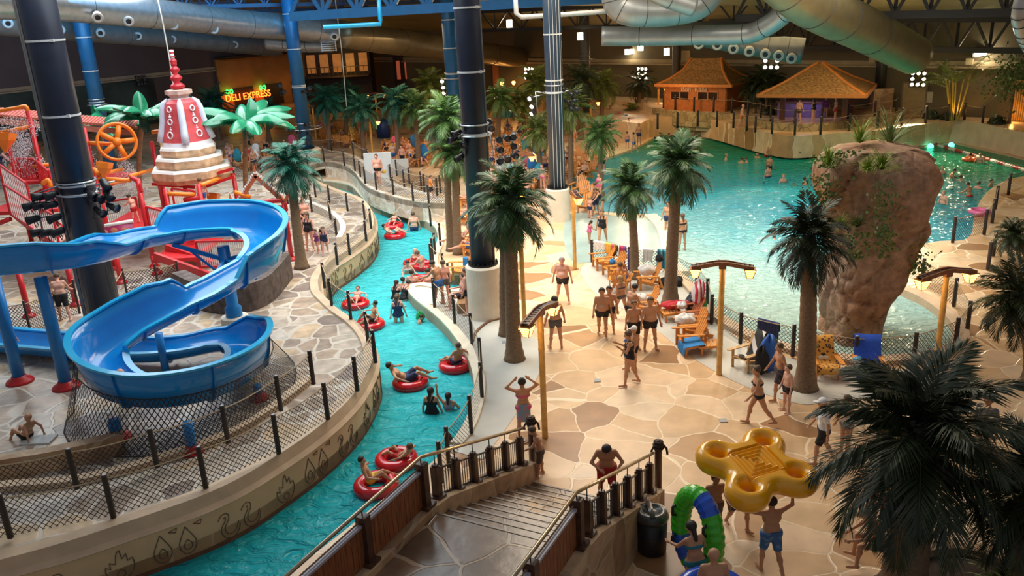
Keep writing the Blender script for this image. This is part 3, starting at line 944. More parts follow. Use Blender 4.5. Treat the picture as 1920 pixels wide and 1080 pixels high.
def person_meshes(B, wear, res):
 pts = np.array(list(B.knee.values()) + list(B.ankle.values()) + list(B.toe.values()) + list(B.elb.values()) + [B.wri[g] + B.hand[g] * .12 for g in (-1, 1)] + [B.head + B.hu * .13, B.head - B.hf * .13, B.head + B.hf * .14, B.pel])
 lo, hi = pts.min(0) - .14, pts.max(0) + .14
 lo = np.minimum(lo, np.array(list(B.sho.values()) + list(B.hip.values())).min(0) - .2)
 hi = np.maximum(hi, np.array(list(B.sho.values()) + list(B.hip.values())).max(0) + .2)
 n = np.ceil((hi - lo) / res).astype(int) + 1
 g = np.stack(np.meshgrid(*[lo[i] + np.arange(n[i]) * res for i in range(3)], indexing='ij'), -1).reshape(-1, 3)
 S = body_sdf(B, g)
 out = {}
 v, f = nets(S.reshape(n), lo, res)
 ex = MB()
 fine = res < 0.03
 if fine:
  for sg in (-1, 1):                      # five separate bent fingers on each palm
   fd = B.hand[sg]
   side = unit(np.cross(fd, v3(0, 1, .3)))
   nrm = np.cross(side, fd)
   base = B.wri[sg] + fd * .095
   for q, (o, ln) in enumerate(((-.027, .062), (-.009, .075), (.009, .070), (.026, .052))):
    p0 = base + side * o
    p1 = p0 + fd * ln * .5 + nrm * .008
    p2 = p1 + (fd * .75 + nrm * .66) * ln * .5
    ex.tube([p0 - fd * .02, p0, p1, p2], [.0095, .0095, .0085, .0065], 5)
   t0 = B.wri[sg] + fd * .04 - side * .03
   ex.tube([t0 + side * .01, t0, t0 + (fd * .7 - side * .7) * .03, t0 + (fd * .9 - side * .5 + nrm * .3) * .055], [.011, .011, .010, .007], 5)
  ex.m = 1
  hs = 1.12 if B.child else 1.0
  for sg in (-1, 1):
   ex.ell(B.head + B.hf * .085 * hs + B.hr * sg * .036 + B.hu * .012, (.014, .014, .010), 6, 4)
  ex.tube([B.head + B.hf * .088 * hs + B.hr * o - B.hu * .066 for o in (-.024, 0, .024)], .008, 5)
 out['body'] = (v, f, ex)
 def part(name, D):
  pv, pf = nets(D.reshape(n), lo, res)
  if len(pf): out[name] = (pv, pf, None)
 X = g
 hairk = wear.get('hairstyle', 'short')
 hs = 1.12 if B.child else 1.0
 rel = X - B.head
 fx, ux = rel @ B.hf, rel @ B.hu
 if hairk != 'bald':
  d = np.linalg.norm(X - (B.head + B.hu * .026 - B.hf * .014), axis=1) - .108 * hs
  d = np.maximum(d, np.maximum(fx - (.045 + .7 * (ux - .02)), -(ux + .05)))
  if hairk in ('long', 'tail'):
   bk = B.head - B.hf * .07
   d2 = capd(X, bk + B.hu * .02, bk - B.hu * (.24 if hairk == 'tail' else .17) - B.hf * .03, .06, .035 if hairk == 'tail' else .06)
   d = smin(d, d2, .03)
  if hairk == 'bun': d = smin(d, np.linalg.norm(X - (B.head + B.hu * .10 - B.hf * .06), axis=1) - .045, .02)
  part('hair', d)
 tor = lambda q: (X - B.pel) @ B.up - q
 def trunks(ln, off):
  reg = capd(X, B.hip[-1] + B.up * .03, B.hip[1] + B.up * .03, .24, .24)
  low = (X - B.pel) @ B.up
  reg = np.maximum(reg, -(low + .10))
  for sg in (-1, 1):
   td = unit(B.knee[sg] - B.hip[sg])
   L = np.linalg.norm(B.knee[sg] - B.hip[sg])
   c = np.maximum(capd(X, B.hip[sg], B.knee[sg], .15, .13), (X - B.hip[sg]) @ td - L * ln)
   c = np.maximum(c, -((X - B.hip[sg]) @ td) - .05)
   reg = np.minimum(reg, c)
  reg = np.maximum(reg, tor(.085))
  armd = np.minimum(*[capd(X, B.elb[q], B.wri[q] + B.hand[q] * .12, .05, .06) for q in (-1, 1)])
  return np.maximum(np.maximum(S - off, reg), -armd)
 if wear.get('trunks'): part('swim_trunks', trunks({'brief': .22, 'short': .45, 'long': .85}[wear.get('cut', 'short')], .016 if wear.get('cut', 'short') == 'short' else (.028 if wear.get('cut') == 'long' else .010)))
 if wear.get('skirt'):
  d = capd(X, B.pel - B.up * .28, B.waist, .19, .15)
  part('towel_skirt', np.maximum(np.maximum(d, tor(.12)), -tor(-.36)))
 armd = np.minimum(*[np.minimum(capd(X, B.sho[q] + B.rt * q * .05, B.elb[q], .055, .055), capd(X, B.elb[q], B.wri[q] + B.hand[q] * .1, .05, .05)) for q in (-1, 1)])
 if wear.get('suit'):
  reg = capd(X, B.pel, B.chest, .30, .26)
  reg = np.maximum(reg, tor(.40) - .0)
  legs = np.minimum(*[np.maximum(capd(X, B.hip[q] + unit(B.knee[q] - B.hip[q]) * .10 + B.rt * q * .03, B.knee[q], .13, .13), 0 * S - 1) for q in (-1, 1)])
  reg = np.maximum(reg, -legs)
  for q in (-1, 1):
   st = capd(X, B.chest + B.fw * .12 + B.rt * q * .065, B.chest + B.up * .17 + B.rt * q * .09 + B.fw * .02, .034, .034)
   st2 = capd(X, B.chest + B.up * .17 + B.rt * q * .09 - B.fw * .02, B.chest - B.fw * .13 + B.rt * q * .02, .034, .034)
   reg = np.minimum(reg, np.minimum(st, st2))
  part('swimsuit', np.maximum(np.maximum(S - .009, reg), -armd))
 if wear.get('bikini'):
  b1 = np.maximum(np.maximum(tor(.385), -tor(.315)), capd(X, B.chest, B.waist, .28, .28))
  part('bikini_top', np.maximum(np.maximum(S - .010, b1), -armd))
  b2 = np.maximum(capd(X, B.hip[-1], B.hip[1], .24, .24), tor(.07))
  lg = np.minimum(*[capd(X, B.hip[q] + unit(B.knee[q] - B.hip[q]) * .13 + B.rt * q * .02, B.knee[q], .13, .13) for q in (-1, 1)])
  part('bikini_bottom', np.maximum(np.maximum(S - .010, np.maximum(b2, -lg)), -armd))
 if wear.get('shirt'):
  reg = capd(X, B.pel + B.up * .05, B.chest + B.up * .1, .26, .26)
  sl = np.minimum(*[capd(X, B.sho[q], B.sho[q] * .5 + B.elb[q] * .5, .09, .08) for q in (-1, 1)])
  part('shirt', np.maximum(np.maximum(S - .02, np.minimum(np.maximum(reg, tor(.50)), sl)), -tor(.0)))
 if wear.get('cap'):
  d = np.linalg.norm(X - (B.head + B.hu * .03), axis=1) - .116 * hs
  d = np.maximum(d, -(ux - .035))
  br = np.maximum(capd(X, B.head + B.hu * .045 + B.hf * .08, B.head + B.hu * .035 + B.hf * .17, .075, .055), np.abs(ux - .045) - .014)
  part('cap', np.minimum(d, br))
 return out
POSE = dict(
 stand=dict(), stand2=dict(thl=(-.10, .05, -1), thr=(.09, -.03, -1), ual=(-.30, -.05, -1), uar=(.32, .05, -1), head=(8, 15)),
 wide=dict(thl=(-.16, .08, -1), thr=(.16, -.04, -1), ual=(-.42, .0, -1), uar=(.42, .0, -1), fal=(-.2, .1, -1), far=(.2, .1, -1)),
 walk=dict(lean=4, thl=(-.05, .38, -1), shl=(-.03, .05, -1), thr=(.06, -.22, -1), shr=(.04, -.55, -1), ual=(-.25, -.30, -1), uar=(.25, .30, -1), fal=(-.15, .05, -1), far=(.10, .65, -1)),
 walk2=dict(lean=6, thl=(-.06, -.42, -1), shl=(-.04, -.75, -1), thr=(.06, .42, -1), shr=(.03, .15, -1), ual=(-.28, .35, -1), uar=(.25, -.30, -1), fal=(-.1, .8, -.8), far=(.2, .1, -1)),
 phone=dict(lean=2, thl=(-.06, .30, -1), shl=(-.05, .1, -1), thr=(.08, -.22, -1), shr=(.05, -.4, -1), ual=(-.35, .35, -.8), uar=(.30, .40, -.8), fal=(.1, .75, .55), far=(-.15, .85, .4), head=(10, 0)),
 headhold=dict(ual=(-.9, .25, .35), uar=(.9, .25, .35), fal=(.75, .1, .6), far=(-.75, .1, .6), head=(5, 0)),
 carry=dict(lean=3, thl=(-.06, .22, -1), shl=(-.05, -.02, -1), thr=(.08, -.22, -1), shr=(.05, -.55, -1), ual=(-.95, .12, .25), uar=(.9, .12, .35), fal=(-.25, .2, 1), far=(.05, .2, 1)),
 look=dict(lean=16, head=(38, -10), thl=(-.06, .35, -1), shl=(-.05, -.25, -1), thr=(.07, -.10, -1), ual=(-.55, .15, -.8), uar=(.5, .15, -.85), fal=(.5, .75, -.35), far=(-.7, .65, -.3)),
 crossed=dict(ual=(-.4, .1, -.95), uar=(.4, .1, -.95), fal=(.75, .7, .05), far=(-.75, .7, .1), thl=(-.07, .05, -1)),
 hip=dict(ual=(-.75, -.2, -.75), fal=(.75, .35, -.45), uar=(.3, .1, -1), head=(5, 20)),
 reach=dict(lean=10, ual=(-.3, .55, -.7), fal=(-.15, .9, -.25), uar=(.35, .25, -.9), far=(.15, .8, -.4), head=(20, 0), thl=(-.08, .15, -1), thr=(.08, -.1, -1)),
 waveup=dict(ual=(-.6, .2, .75), fal=(-.1, .1, 1), uar=(.4, .3, -.7), head=(-5, 10)),
 lean=dict(lean=28, head=(15, 0), ual=(-.25, .5, -.8), uar=(.25, .5, -.8), fal=(-.05, .7, -.6), far=(.05, .7, -.6), thl=(-.08, .2, -1), thr=(.08, -.05, -1)),
 sit=dict(seat=.42, lean=-8, thl=(-.16, 1, -.05), thr=(.16, 1, -.05), shl=(-.02, .15, -1), shr=(.02, .15, -1), ual=(-.3, .3, -.9), uar=(.3, .3, -.9), fal=(-.05, .95, -.1), far=(.05, .95, -.1)),
 sitfwd=dict(seat=.42, lean=26, head=(10, 0), thl=(-.22, 1, -.02), thr=(.22, 1, -.02), shl=(-.05, .1, -1), shr=(.05, .1, -1), ual=(-.3, .55, -.8), uar=(.3, .55, -.8), fal=(.35, .75, -.4), far=(-.35, .75, -.4)),
 chair=dict(seat=.36, lean=-28, head=(22, 0), thl=(-.15, 1, .22), thr=(.15, 1, .22), shl=(-.05, .55, -.85), shr=(.05, .55, -.85), ual=(-.42, .35, -.85), uar=(.42, .35, -.85), fal=(-.05, 1, .05), far=(.05, 1, .05)),
 lounge=dict(seat=.34, lean=-42, head=(25, 0), thl=(-.12, 1, .10), thr=(.12, .9, .45), shl=(-.05, 1, -.25), shr=(.05, .5, -.85), ual=(-.45, .4, -.8), uar=(.45, .4, -.8), fal=(.3, .8, .3), far=(-.3, .8, .3)),
 tube=dict(seat=.02, lean=-52, head=(35, 0), thl=(-.22, .85, .50), thr=(.22, .85, .50), shl=(-.1, .75, -.45), shr=(.1, .75, -.45), ual=(-.9, .1, -.1), uar=(.9, .1, -.1), fal=(-.45, .75, -.25), far=(.45, .75, -.25)),
 tube2=dict(seat=.10, lean=-20, head=(15, 25), thl=(-.3, .95, .15), thr=(.25, .8, .55), shl=(-.1, .8, -.5), shr=(.1, .6, -.75), ual=(-.75, -.1, -.6), uar=(.7, .2, -.6), fal=(-.6, .5, -.3), far=(.3, .9, -.1)),
 floor=dict(seat=.0, lean=-24, head=(15, 0), thl=(-.15, .8, .62), thr=(.18, .85, .5), shl=(-.05, .45, -.85), shr=(.05, .55, -.8), ual=(-.45, -.45, -.75), uar=(.45, -.45, -.75), fal=(-.1, -.1, -1), far=(.1, -.1, -1)),
 swim=dict(lean=55, head=(-40, 0), thl=(-.08, -.75, -.4), thr=(.08, -.8, -.25), ual=(-.6, .6, -.2), uar=(.6, .6, -.2), fal=(.2, .9, .0), far=(-.2, .9, .0)),
)
_PC = {}
def person(label, x=None, y=None, z=0.0, at=None, h=1.74, face=0, pose='stand', skin=0, hair='brown', style='short', fat=0.0, woman=False, child=False, fine=True, group=None, cut='short', zoff=0.0, **wear):
 """a figure standing at pixel (x, y) on the level z (or at a place), facing: 0 away, 180 to the camera, 90 to the left"""
 loc = Vector(at) if at is not None else P(x, y, z)
 w = dict(wear)
 w['hairstyle'] = style
 w['cut'] = cut
 res = 0.0195 if fine else 0.034
 key = (pose, fat, woman, child, res, cut, style, tuple(sorted((k, bool(v)) for k, v in wear.items())))
 if key not in _PC:
  B = Body(fat=fat, woman=woman, child=child, **POSE[pose])
  _PC[key] = {k: np_mesh(k, v, f, [SKINS[0], FACED], ex) for k, (v, f, ex) in person_meshes(B, w, res).items()}
 ms = _PC[key]
 def use(name, m):
  kk = (key, name, m.name)
  if kk not in _PC:
   me = ms[name].copy()
   me.materials[0] = m
   _PC[kk] = me
  return _PC[kk]
 o = link('person', use('body', SKINS[skin]), None, loc + Vector((0, 0, zoff)), R(face))
 o.scale = (h / 1.75,) * 3
 tag(o, label, 'person', group)
 if 'hair' in ms: link('hair', use('hair', HAIRS[hair]), o)
 for k, pn in (('trunks', 'swim_trunks'), ('skirt', 'towel_skirt'), ('suit', 'swimsuit'), ('bikini', 'bikini_top'), ('bikini', 'bikini_bottom'), ('shirt', 'shirt'), ('cap', 'cap')):
  if wear.get(k) and pn in ms: link(pn, use(pn, CLOTH[wear[k]]), o)
 return o
# ================================================================== PALMS
def frond(mb, az, el, L, droop, nl, ll, wd, rng, org=(0, 0, 0)):
 ca, sa = math.cos(az), math.sin(az)
 side = Vector((-sa, ca, 0))
 p = Vector(org)
 seg = 9
 pts, dirs = [p.copy()], []
 for i in range(seg):
  a = el - droop * ((i + .5) / seg) ** 1.25
  d = Vector((ca * math.cos(a), sa * math.cos(a), math.sin(a)))
  dirs.append(d)
  p = p + d * (L / seg)
  pts.append(p.copy())
 dirs.append(dirs[-1])
 mb.tube(pts, [max(.004, .016 * L / 2 * (1 - .8 * i / seg)) for i in range(seg + 1)], 4, cap=False)
 for i in range(nl):
  t = .10 + .90 * (i + .5) / nl
  f = t * seg
  k = min(int(f), seg - 1)
  q = pts[k].lerp(pts[k + 1], f - k)
  d = dirs[k]
  nrm = side.cross(d)
  if nrm.z < 0: nrm = -nrm
  l = ll * (math.sin(math.pi * min(1, .16 + .80 * t)) ** .7) * rng.uniform(.85, 1.1)
  for sg in (-1, 1):
   v = side * sg * (.85 - .35 * t) + d * (.45 + .65 * t) + Vector((0, 0, -rng.uniform(.12, .5))) + nrm * .16
   v.normalize()
   e = q + v * l + Vector((0, 0, -.10 * l))
   wv = d * wd
   m = q + v * l * .45 + Vector((0, 0, .02 * l))
   mb.add([q, m - wv, e, m + wv], [(0, 1, 2, 3)])
def crown_mesh(name, m, nf, L, nl, ll, wd, seed, lo=-.55, hi=1.45, droop=1.75, part=None):
 rng = random.Random(seed)
 mb = MB()
 for i in range(nf):
  u = (i + .5) / nf
  el = hi + (lo - hi) * u ** .8 + rng.uniform(-.12, .12)
  frond(mb, i * 2.39996 + rng.uniform(-.2, .2), el, L * rng.uniform(.82, 1.08) * (.8 + .2 * min(1, u * 2)), droop * rng.uniform(.75, 1.2) * (.55 + .45 * u), nl, ll, wd, rng, (0, 0, .25 * (1 - u) - .05))
 mb.lathe([(.02, -.45), (.14, -.3), (.17, -.05), (.12, .2), (.03, .35)], 8)
 return mb.mesh(name, m)
def trunk_mesh(name, h, r0, r1, rings, bend=(0, 0), m=TRUNK, flare=1.45):
 mb = MB()
 k = max(6, rings * 2)
 pts, rr = [], []
 for i in range(k + 1):
  t = i / k
  pts.append(Vector((bend[0] * t * t, bend[1] * t * t, h * t)))
  r = r0 + (r1 - r0) * t + r0 * (flare - 1) * max(0, 1 - t * 6) ** 2
  rr.append(r * (1.0 if i % 2 else 1.05))
 mb.tube(pts, rr, 12)
 return mb.mesh(name, m, True)
CR = {}
def palm(label, base, top, kind='green', Lc=1.5, r=.17, group=None, near=False, pix=True, z=0.0, rot=0.0, cat='palm tree', name='palm_tree'):
 """trunk foot and crown centre given as pixels"""
 b = P(base[0], base[1], z) if pix else Vector(base)
 if pix:
  h = V(b, top[1])
  d = ray(top[0], top[1])
  # crown centre on the pixel ray at the foot's distance
  t = b.y / d.y
  c = Vector((d.x * t, b.y, EYE + d.z * t))
  bend = (c.x - b.x, 0)
  h = c.z - z
 else:
  h, bend = top, (0, 0)
 t = thing(name, label, cat, b, 0, group)
 mats = dict(green=FROND, mid=FRONDB, olive=FRONDY, teal=FRONDT, deep=FRONDD)
 lod = 'near' if near else ('mid' if b.y < 46 else 'far')
 key = (kind, lod, int(abs(b.x * 7)) % 2)
 if key not in CR:
  nf, nl, wd = dict(near=(38, 66, .015), mid=(40, 44, .017), far=(30, 20, .030))[lod]
  CR[key] = crown_mesh('crown', mats[kind], nf, 1.0, nl, .34, wd, hash_seed(key))
 link('trunk', trunk_mesh('trunk', h, r, r * .72, max(5, int(h * 4)), bend), t)
 o = link('crown', CR[key], t, (bend[0], bend[1], h), rot)
 o.scale = (Lc,) * 3
 return t
def hash_seed(k): return sum(ord(c) for c in str(k))
def blade(mb, az, el, L, droop, wd, org=(0, 0, 0)):
 """one broad glossy leaf, arched, its halves hanging from the rib"""
 ca, sa = math.cos(az), math.sin(az)
 side = Vector((-sa, ca, 0))
 p = Vector(org)
 rows = []
 n = 12
 for i in range(n + 1):
  t = i / n
  a = el - droop * t ** 1.2
  d = Vector((ca * math.cos(a), sa * math.cos(a), math.sin(a)))
  nrm = side.cross(d)
  if nrm.z < 0: nrm = -nrm
  w = wd * (math.sin(math.pi * min(1, .08 + .9 * t)) ** .5) * (1 if t < .97 else .5)
  rows.append([p + side * s * w * .9 - nrm * w * (abs(s) ** 1.7) * .75 + Vector((0, 0, -.0)) for s in (-1, -.7, -.35, 0, .35, .7, 1)])
  p = p + d * (L / n)
 mb.grid(rows)
 e = rows[2:-1]
 for s in (0, 6):                               # frayed hanging edges
  for i in range(len(e) * 3):
   k = i // 3
   if k >= len(e) - 1: break
   a = e[k][s].lerp(e[k + 1][s], (i % 3) / 3)
   b2 = e[k][s].lerp(e[k + 1][s], (i % 3) / 3 + .22)
   mb.add([a, b2, (a + b2) / 2 + Vector((0, 0, -wd * .35))], [(0, 1, 2)])
def banana(label, base, top, Lc, z=ZP, seed=1, nf=9):
 b = P(base[0], base[1], z)
 d = ray(*top)
 t = b.y / d.y
 c = Vector((d.x * t, b.y, EYE + d.z * t))
 h = c.z - z
 rt = thing('banana_palm', label, 'palm tree', b)
 link('trunk', trunk_mesh('trunk', h, .13, .10, 14, (c.x - b.x, 0), mat('brown_plastic_trunk', (.22, .11, .05), .5, .3, 8)), rt)
 rng = random.Random(seed)
 for i in range(nf):
  mb = MB()
  u = i / nf
  blade(mb, i * 2.4 + seed, 1.4 if i == 0 else rng.uniform(.30, .80), Lc * rng.uniform(.85, 1.1) * (.5 if i == 0 else 1), .5 if i == 0 else rng.uniform(1.0, 1.45), Lc * .16)
  mb.build('frond', BANANA, rt, True, (c.x - b.x, 0, h + .1))
 mb = MB()
 for i in range(60):
  a, l = rng.uniform(0, 6.3), rng.uniform(.3, .75)
  q = Vector((math.cos(a) * .12, math.sin(a) * .12, rng.uniform(-.1, .15)))
  mb.add([q, q + Vector((math.cos(a) * .10 - .02, math.sin(a) * .10, -l)), q + Vector((math.cos(a) * .10 + .03, math.sin(a) * .10, -l * .9))], [(0, 1, 2)])
 mb.build('hanging_fibre', FRONDT, rt, False, (c.x - b.x, 0, h))
 return rt
# ================================================================== DECK FURNITURE
_proto = {}
def chair(label, loc, face, group=None, m=CHAIRW, z=0.0, pix=True):
 loc = P(loc[0], loc[1], z) if pix else Vector(loc)
 key = ('chair', m.name)
 if key not in _proto:
  t = thing('adirondack_chair', label, 'chair', loc, R(face), group)
  mb = MB()
  for i in range(6):
   y = .27 - i * .095
   mb.box((0, y, .375 - (.27 - y) * .24), (.56, .082, .022), Matrix.Rotation(.22, 3, 'X'))
  for s in (-1, 1): mb.beam((s * .25, .30, .345), (s * .25, -.72, .06), .03, .11)
  mb.build('seat', m, t)
  mb = MB()
  for i in range(5):
   o = (i - 2)
   x0, x1 = o * .10, o * .135
   hgt = .80 - abs(o) * .05
   a, b = Vector((x0, -.22, .26)), Vector((x1, -.22 - hgt * .42, .26 + hgt * .88))
   mb.beam(a, b, .095, .022, (0, 1, .4))
   mb.lathe([(.047, -.011), (.047, .011)], 8, b, Matrix.Rotation(R(64), 3, 'X'))
  mb.beam((-.30, -.33, .44), (.30, -.33, .44), .03, .07)
  mb.beam((-.30, -.50, .80), (.30, -.50, .80), .03, .06)
  mb.build('backrest', m, t)
  for s in (-1, 1):
   k = MB()
   k.beam((s * .36, .38, .57), (s * .35, -.42, .55), .14, .025)
   k.lathe([(.07, -.0125), (.07, .0125)], 8, (s * .36, .38, .57))
   k.build('armrest', m, t)
   MB().beam((s * .31, .27, 0), (s * .31, .27, .56), .09, .035, (1, 0, 0)).build('leg', m, t)
   MB().beam((s * .29, -.60, 0), (s * .33, -.40, .55), .07, .03, (1, 0, 0)).build('leg', m, t)
  _proto[key] = t
  return t
 return dup(_proto[key], loc, R(face), label, group)
def footstool(label, loc, face, group=None, m=CHAIRW, z=0.0):
 t = thing('footstool', label, 'footstool', P(loc[0], loc[1], z), R(face), group)
 mb = MB()
 for i in range(6): mb.box((0, -.26 + i * .105, .36 - (i * .012)), (.56, .09, .022))
 for s in (-1, 1): mb.beam((s * .26, -.32, .33), (s * .26, .33, .28), .03, .08)
 mb.build('seat', m, t)
 for s in (-1, 1):
  for y in (-.26, .24): MB().beam((s * .25, y, 0), (s * .25, y, .33), .06, .04, (1, 0, 0)).build('leg', m, t)
 return t
def cloth(name, label, rows, m, cat='towel', group=None, parts=None, thick=.014):
 """a draped cloth from a grid of world points, with thickness"""
 rows = [[Vector(p) for p in r] for r in rows]
 c = rows[0][0].copy()
 mb = MB()
 n = (rows[0][-1] - rows[0][0]).cross(rows[-1][0] - rows[0][0])
 if n.length > 0: n.normalize()
 A = [[p - c for p in r] for r in rows]
 B = [[p - c + n * thick for p in r] for r in rows]
 mb.grid(A)
 mb.grid(B, flip=True)
 edge = lambda G: [p for p in G[0]] + [r[-1] for r in G[1:]] + list(reversed(G[-1][:-1])) + [r[0] for r in reversed(G[1:-1])]
 mb.grid([edge(A), edge(B)], closed=True)
 o = mb.build(name, m, None, True, c)
 return tag(o, label, cat, group)
def hang(label, a, b, drop, m, group=None, seed=1, z=1.0, fold=.03, back=.3):
 """a towel hung over a rope between two ground pixels: front fall and short back fall, gently folded"""
 rng = random.Random(seed)
 A, B = P(a[0], a[1], 0), P(b[0], b[1], 0)
 t = (B - A).normalized()
 nr = Vector((t.y, -t.x, 0))
 if nr.y > 0: nr = -nr
 rows = []
 N, M2 = 9, 9
 ph = rng.uniform(0, 6)
 for i in range(-3, M2 + 1):
  r = []
  for j in range(N + 1):
   u = j / N
   p = A.lerp(B, u)
   if i < 0: off, dz = -.03, (i) * back / 3
   else: off, dz = .03 + fold * (1 + math.sin(u * 17 + ph)) * (i / M2), -drop * i / M2 * (1 + .10 * math.sin(u * 5 + ph))
   if i == 0: off = 0
   zz = z + (dz if i >= 0 else dz)
   r.append(p + nr * off + Vector((0, 0, zz)))
  rows.append(r)
 return cloth('towel', label, rows, m, 'towel', group)
def drape_chair(label, loc, face, m, z=0.0, w=.5, y0=.40, pix=True, cat='towel', group=None, top=.97, hangf=0.0, thick=.014):
 """a towel laid down a chair: over the top of the back, down the back and along the seat"""
 loc = P(loc[0], loc[1], z) if pix else Vector(loc)
 M = Matrix.Translation(loc) @ Matrix.Rotation(R(face), 4, 'Z')
 path = [(-.70, top - .30), (-.66, top), (-.56, top + .07), (-.455, .88), (-.335, .64), (-.22, .42), (-.13, .345), (-.0, .355), (.14, .385), (y0 - .12, .41)]
 if hangf: path += [(y0 - .02, .39), (y0 + .03, .39 - hangf)]
 rows = []
 for k, (y, zz) in enumerate(path):
  rows.append([M @ Vector((x * w, y + .012 * math.sin(9 * x + k), zz + .018 + .010 * math.sin(13 * x + k * 1.7))) for x in (-.5, -.3, -.1, .1, .3, .5)])
 return cloth('towel', label, rows, m, cat, group, thick=thick)
def bundle(name, label, loc, m, size=(.22, .18, .12), z=0.0, cat='towel', seed=1, pix=True, group=None):
 """a crumpled heap of cloth or a soft bag"""
 loc = P(loc[0], loc[1], z) if pix else Vector(loc)
 rng = random.Random(seed)
 mb = MB()
 rows = []
 ph = [rng.uniform(0, 6) for _ in range(4)]
 for i in range(11):
  a = math.pi * i / 10
  r = []
  for j in range(18):
   t = 2 * math.pi * j / 18
   k = 1 + .16 * math.sin(3 * t + ph[0] + 2 * a) + .10 * math.sin(7 * t + ph[1] - 3 * a) + .06 * math.sin(5 * a + ph[2])
   r.append(Vector((size[0] * math.sin(a) * math.cos(t) * k, size[1] * math.sin(a) * math.sin(t) * k, max(0, size[2] * (1 - math.cos(a)) * (1 + .12 * math.sin(4 * t + ph[3]))))))
  rows.append(r)
 mb.grid(rows, closed=True)
 return tag(mb.build(name, m, None, True, loc), label, cat, group)
# ---- post-and-net fences: one fence is one thing
def fence(label, pts, h=1.0, netm=NETD, name='rope_fence', r=.055, sag=.05, rope=True, netfrom=.04, capm=None, group=None, postm=POSTM, nethi=.9):
 c = pts[0].copy()
 t = thing(name, label, 'fence', c, 0, group)
 key = ('post', round(h, 2), r, postm.name)
 if key not in _proto:
  mb = MB()
  mb.m = 0
  mb.lathe([(r, 0), (r * 1.02, h * .3), (r * .95, h - .03), (r * .8, h - .008)], 10)
  mb.m = 1
  mb.lathe([(r * .8, h - .008), (r * .5, h)], 10)
  _proto[key] = mb.mesh('post', [postm, capm or mat('grey_post_cap', (.38, .40, .44), .5, .1, 8)], True)
 for p in pts: link('post', _proto[key], t, p - c)
 mbn, mbr = MB(), MB()
 mbn.uv = []
 s0 = 0.0
 for a, b in zip(pts, pts[1:]):
  L = (b - a).length
  n = 8
  rp = []
  rows = [[], []]
  for i in range(n + 1):
   u = i / n
   p = a.lerp(b, u) - c
   zt = h * nethi - sag * 4 * u * (1 - u)
   rp.append(p + Vector((0, 0, zt)))
   rows[0].append(p + Vector((0, 0, netfrom)))
   rows[1].append(p + Vector((0, 0, zt)))
  mbr.tube(rp, .014, 5)
  o = len(mbn.v)
  mbn.grid(rows)
  for k2 in range(2):
   for i in range(n + 1): mbn.uv.append((s0 + L * i / n, netfrom if k2 == 0 else h * nethi - sag * 4 * (i / n) * (1 - i / n)))
  s0 += L
 if netm is not None: mbn.build('net', netm, t)
 if rope: mbr.build('rope', ROPE, t)
 return t
def pixfence(label, pix, z=0.0, **kw): return fence(label, [P(x, y, z) for x, y in pix], **kw)
# ---- bamboo lamp posts
def lamp_post(label, base, top_y, face=90, z=0.0, arms=2, light=14, group=None, h=None, tilt=0.12):
 b = P(base[0], base[1], z)
 h = h or V(b, top_y) - z
 t = thing('bamboo_lamp_post', label, 'lamp post', b, R(face), group)
 mb = MB()
 prof = []
 k = 7
 for i in range(k):
  z0, z1 = h * i / k, h * (i + 1) / k
  prof += [(.085, z0), (.078, z0 + .04), (.078, z1 - .04), (.085, z1 - .01)]
 mb.lathe(prof, 12)
 mb.build('pole', BAMBOO, t, True)
 lh = .10
 ar = .85 if arms == 2 else .7
 mb = MB()
 mb.m = 0
 x0 = -ar if arms == 2 else -.1
 pts = [(x, (abs(x) / ar) ** 2 * -.0 + tilt * abs(x)) for x in (x0, x0 * .5, 0, ar * .5, ar)]
 pts = [(-ar, -.06), (-ar * .5, .02), (-.12, .08), (.12, .08), (ar * .5, .02), (ar, -.06)] if arms == 2 else [(-.15, .03), (.12, .08), (ar * .5, .02), (ar, -.06)]
 for y in (-.10, .10):
  for p, q in zip(pts, pts[1:]): mb.beam((p[0], y, h + p[1]), (q[0], y, h + q[1]), .035, .11)
 mb.m = 1
 n = 14 if arms == 2 else 7
 for i in range(n):
  x = pts[0][0] + (pts[-1][0] - pts[0][0]) * (i + .5) / n
  zz = .05 - .10 * (abs(x) / ar) ** 1.5
  mb.box((x, 0, h + zz + .03), (.085, .20, .02))
 mb.m = 0
 mb.box((0, 0, h - .02), (.2, .2, .12))
 mb.build('crossbar', [mat('red_brown_lamp_timber', (.30, .11, .04), .5, .3, 7), mat('dark_slats', (.05, .04, .04), .5, .2, 7)], t)
 for s in ((-1, 1) if arms == 2 else (1,)):
  x = s * ar * .88
  mb = MB()
  mb.m = 0
  for i in range(4):
   w = .30 - i * .045
   mb.box((x, 0, h - .12 - i * .065), (w, w, .045))
  mb.m = 1
  for i in range(5):
   w = .325 - i * .045
   mb.box((x, 0, h - .085 - i * .065), (w, w, .014))
  for a in (-1, 1):
   for b2 in (-1, 1): mb.beam((x + a * .155, b2 * .155, h - .08), (x + a * .075, b2 * .075, h - .35), .02, .02)
  mb.build('lantern', [LANT, mat('lantern_frame', (.42, .16, .03), .5, .2, 7)], t)
  if light:
   q = b + Matrix.Rotation(R(face), 3, 'Z') @ Vector((x, 0, h - .45))
   lamp('lantern_light', q, light, (1.0, .55, .18), .12)
 return t
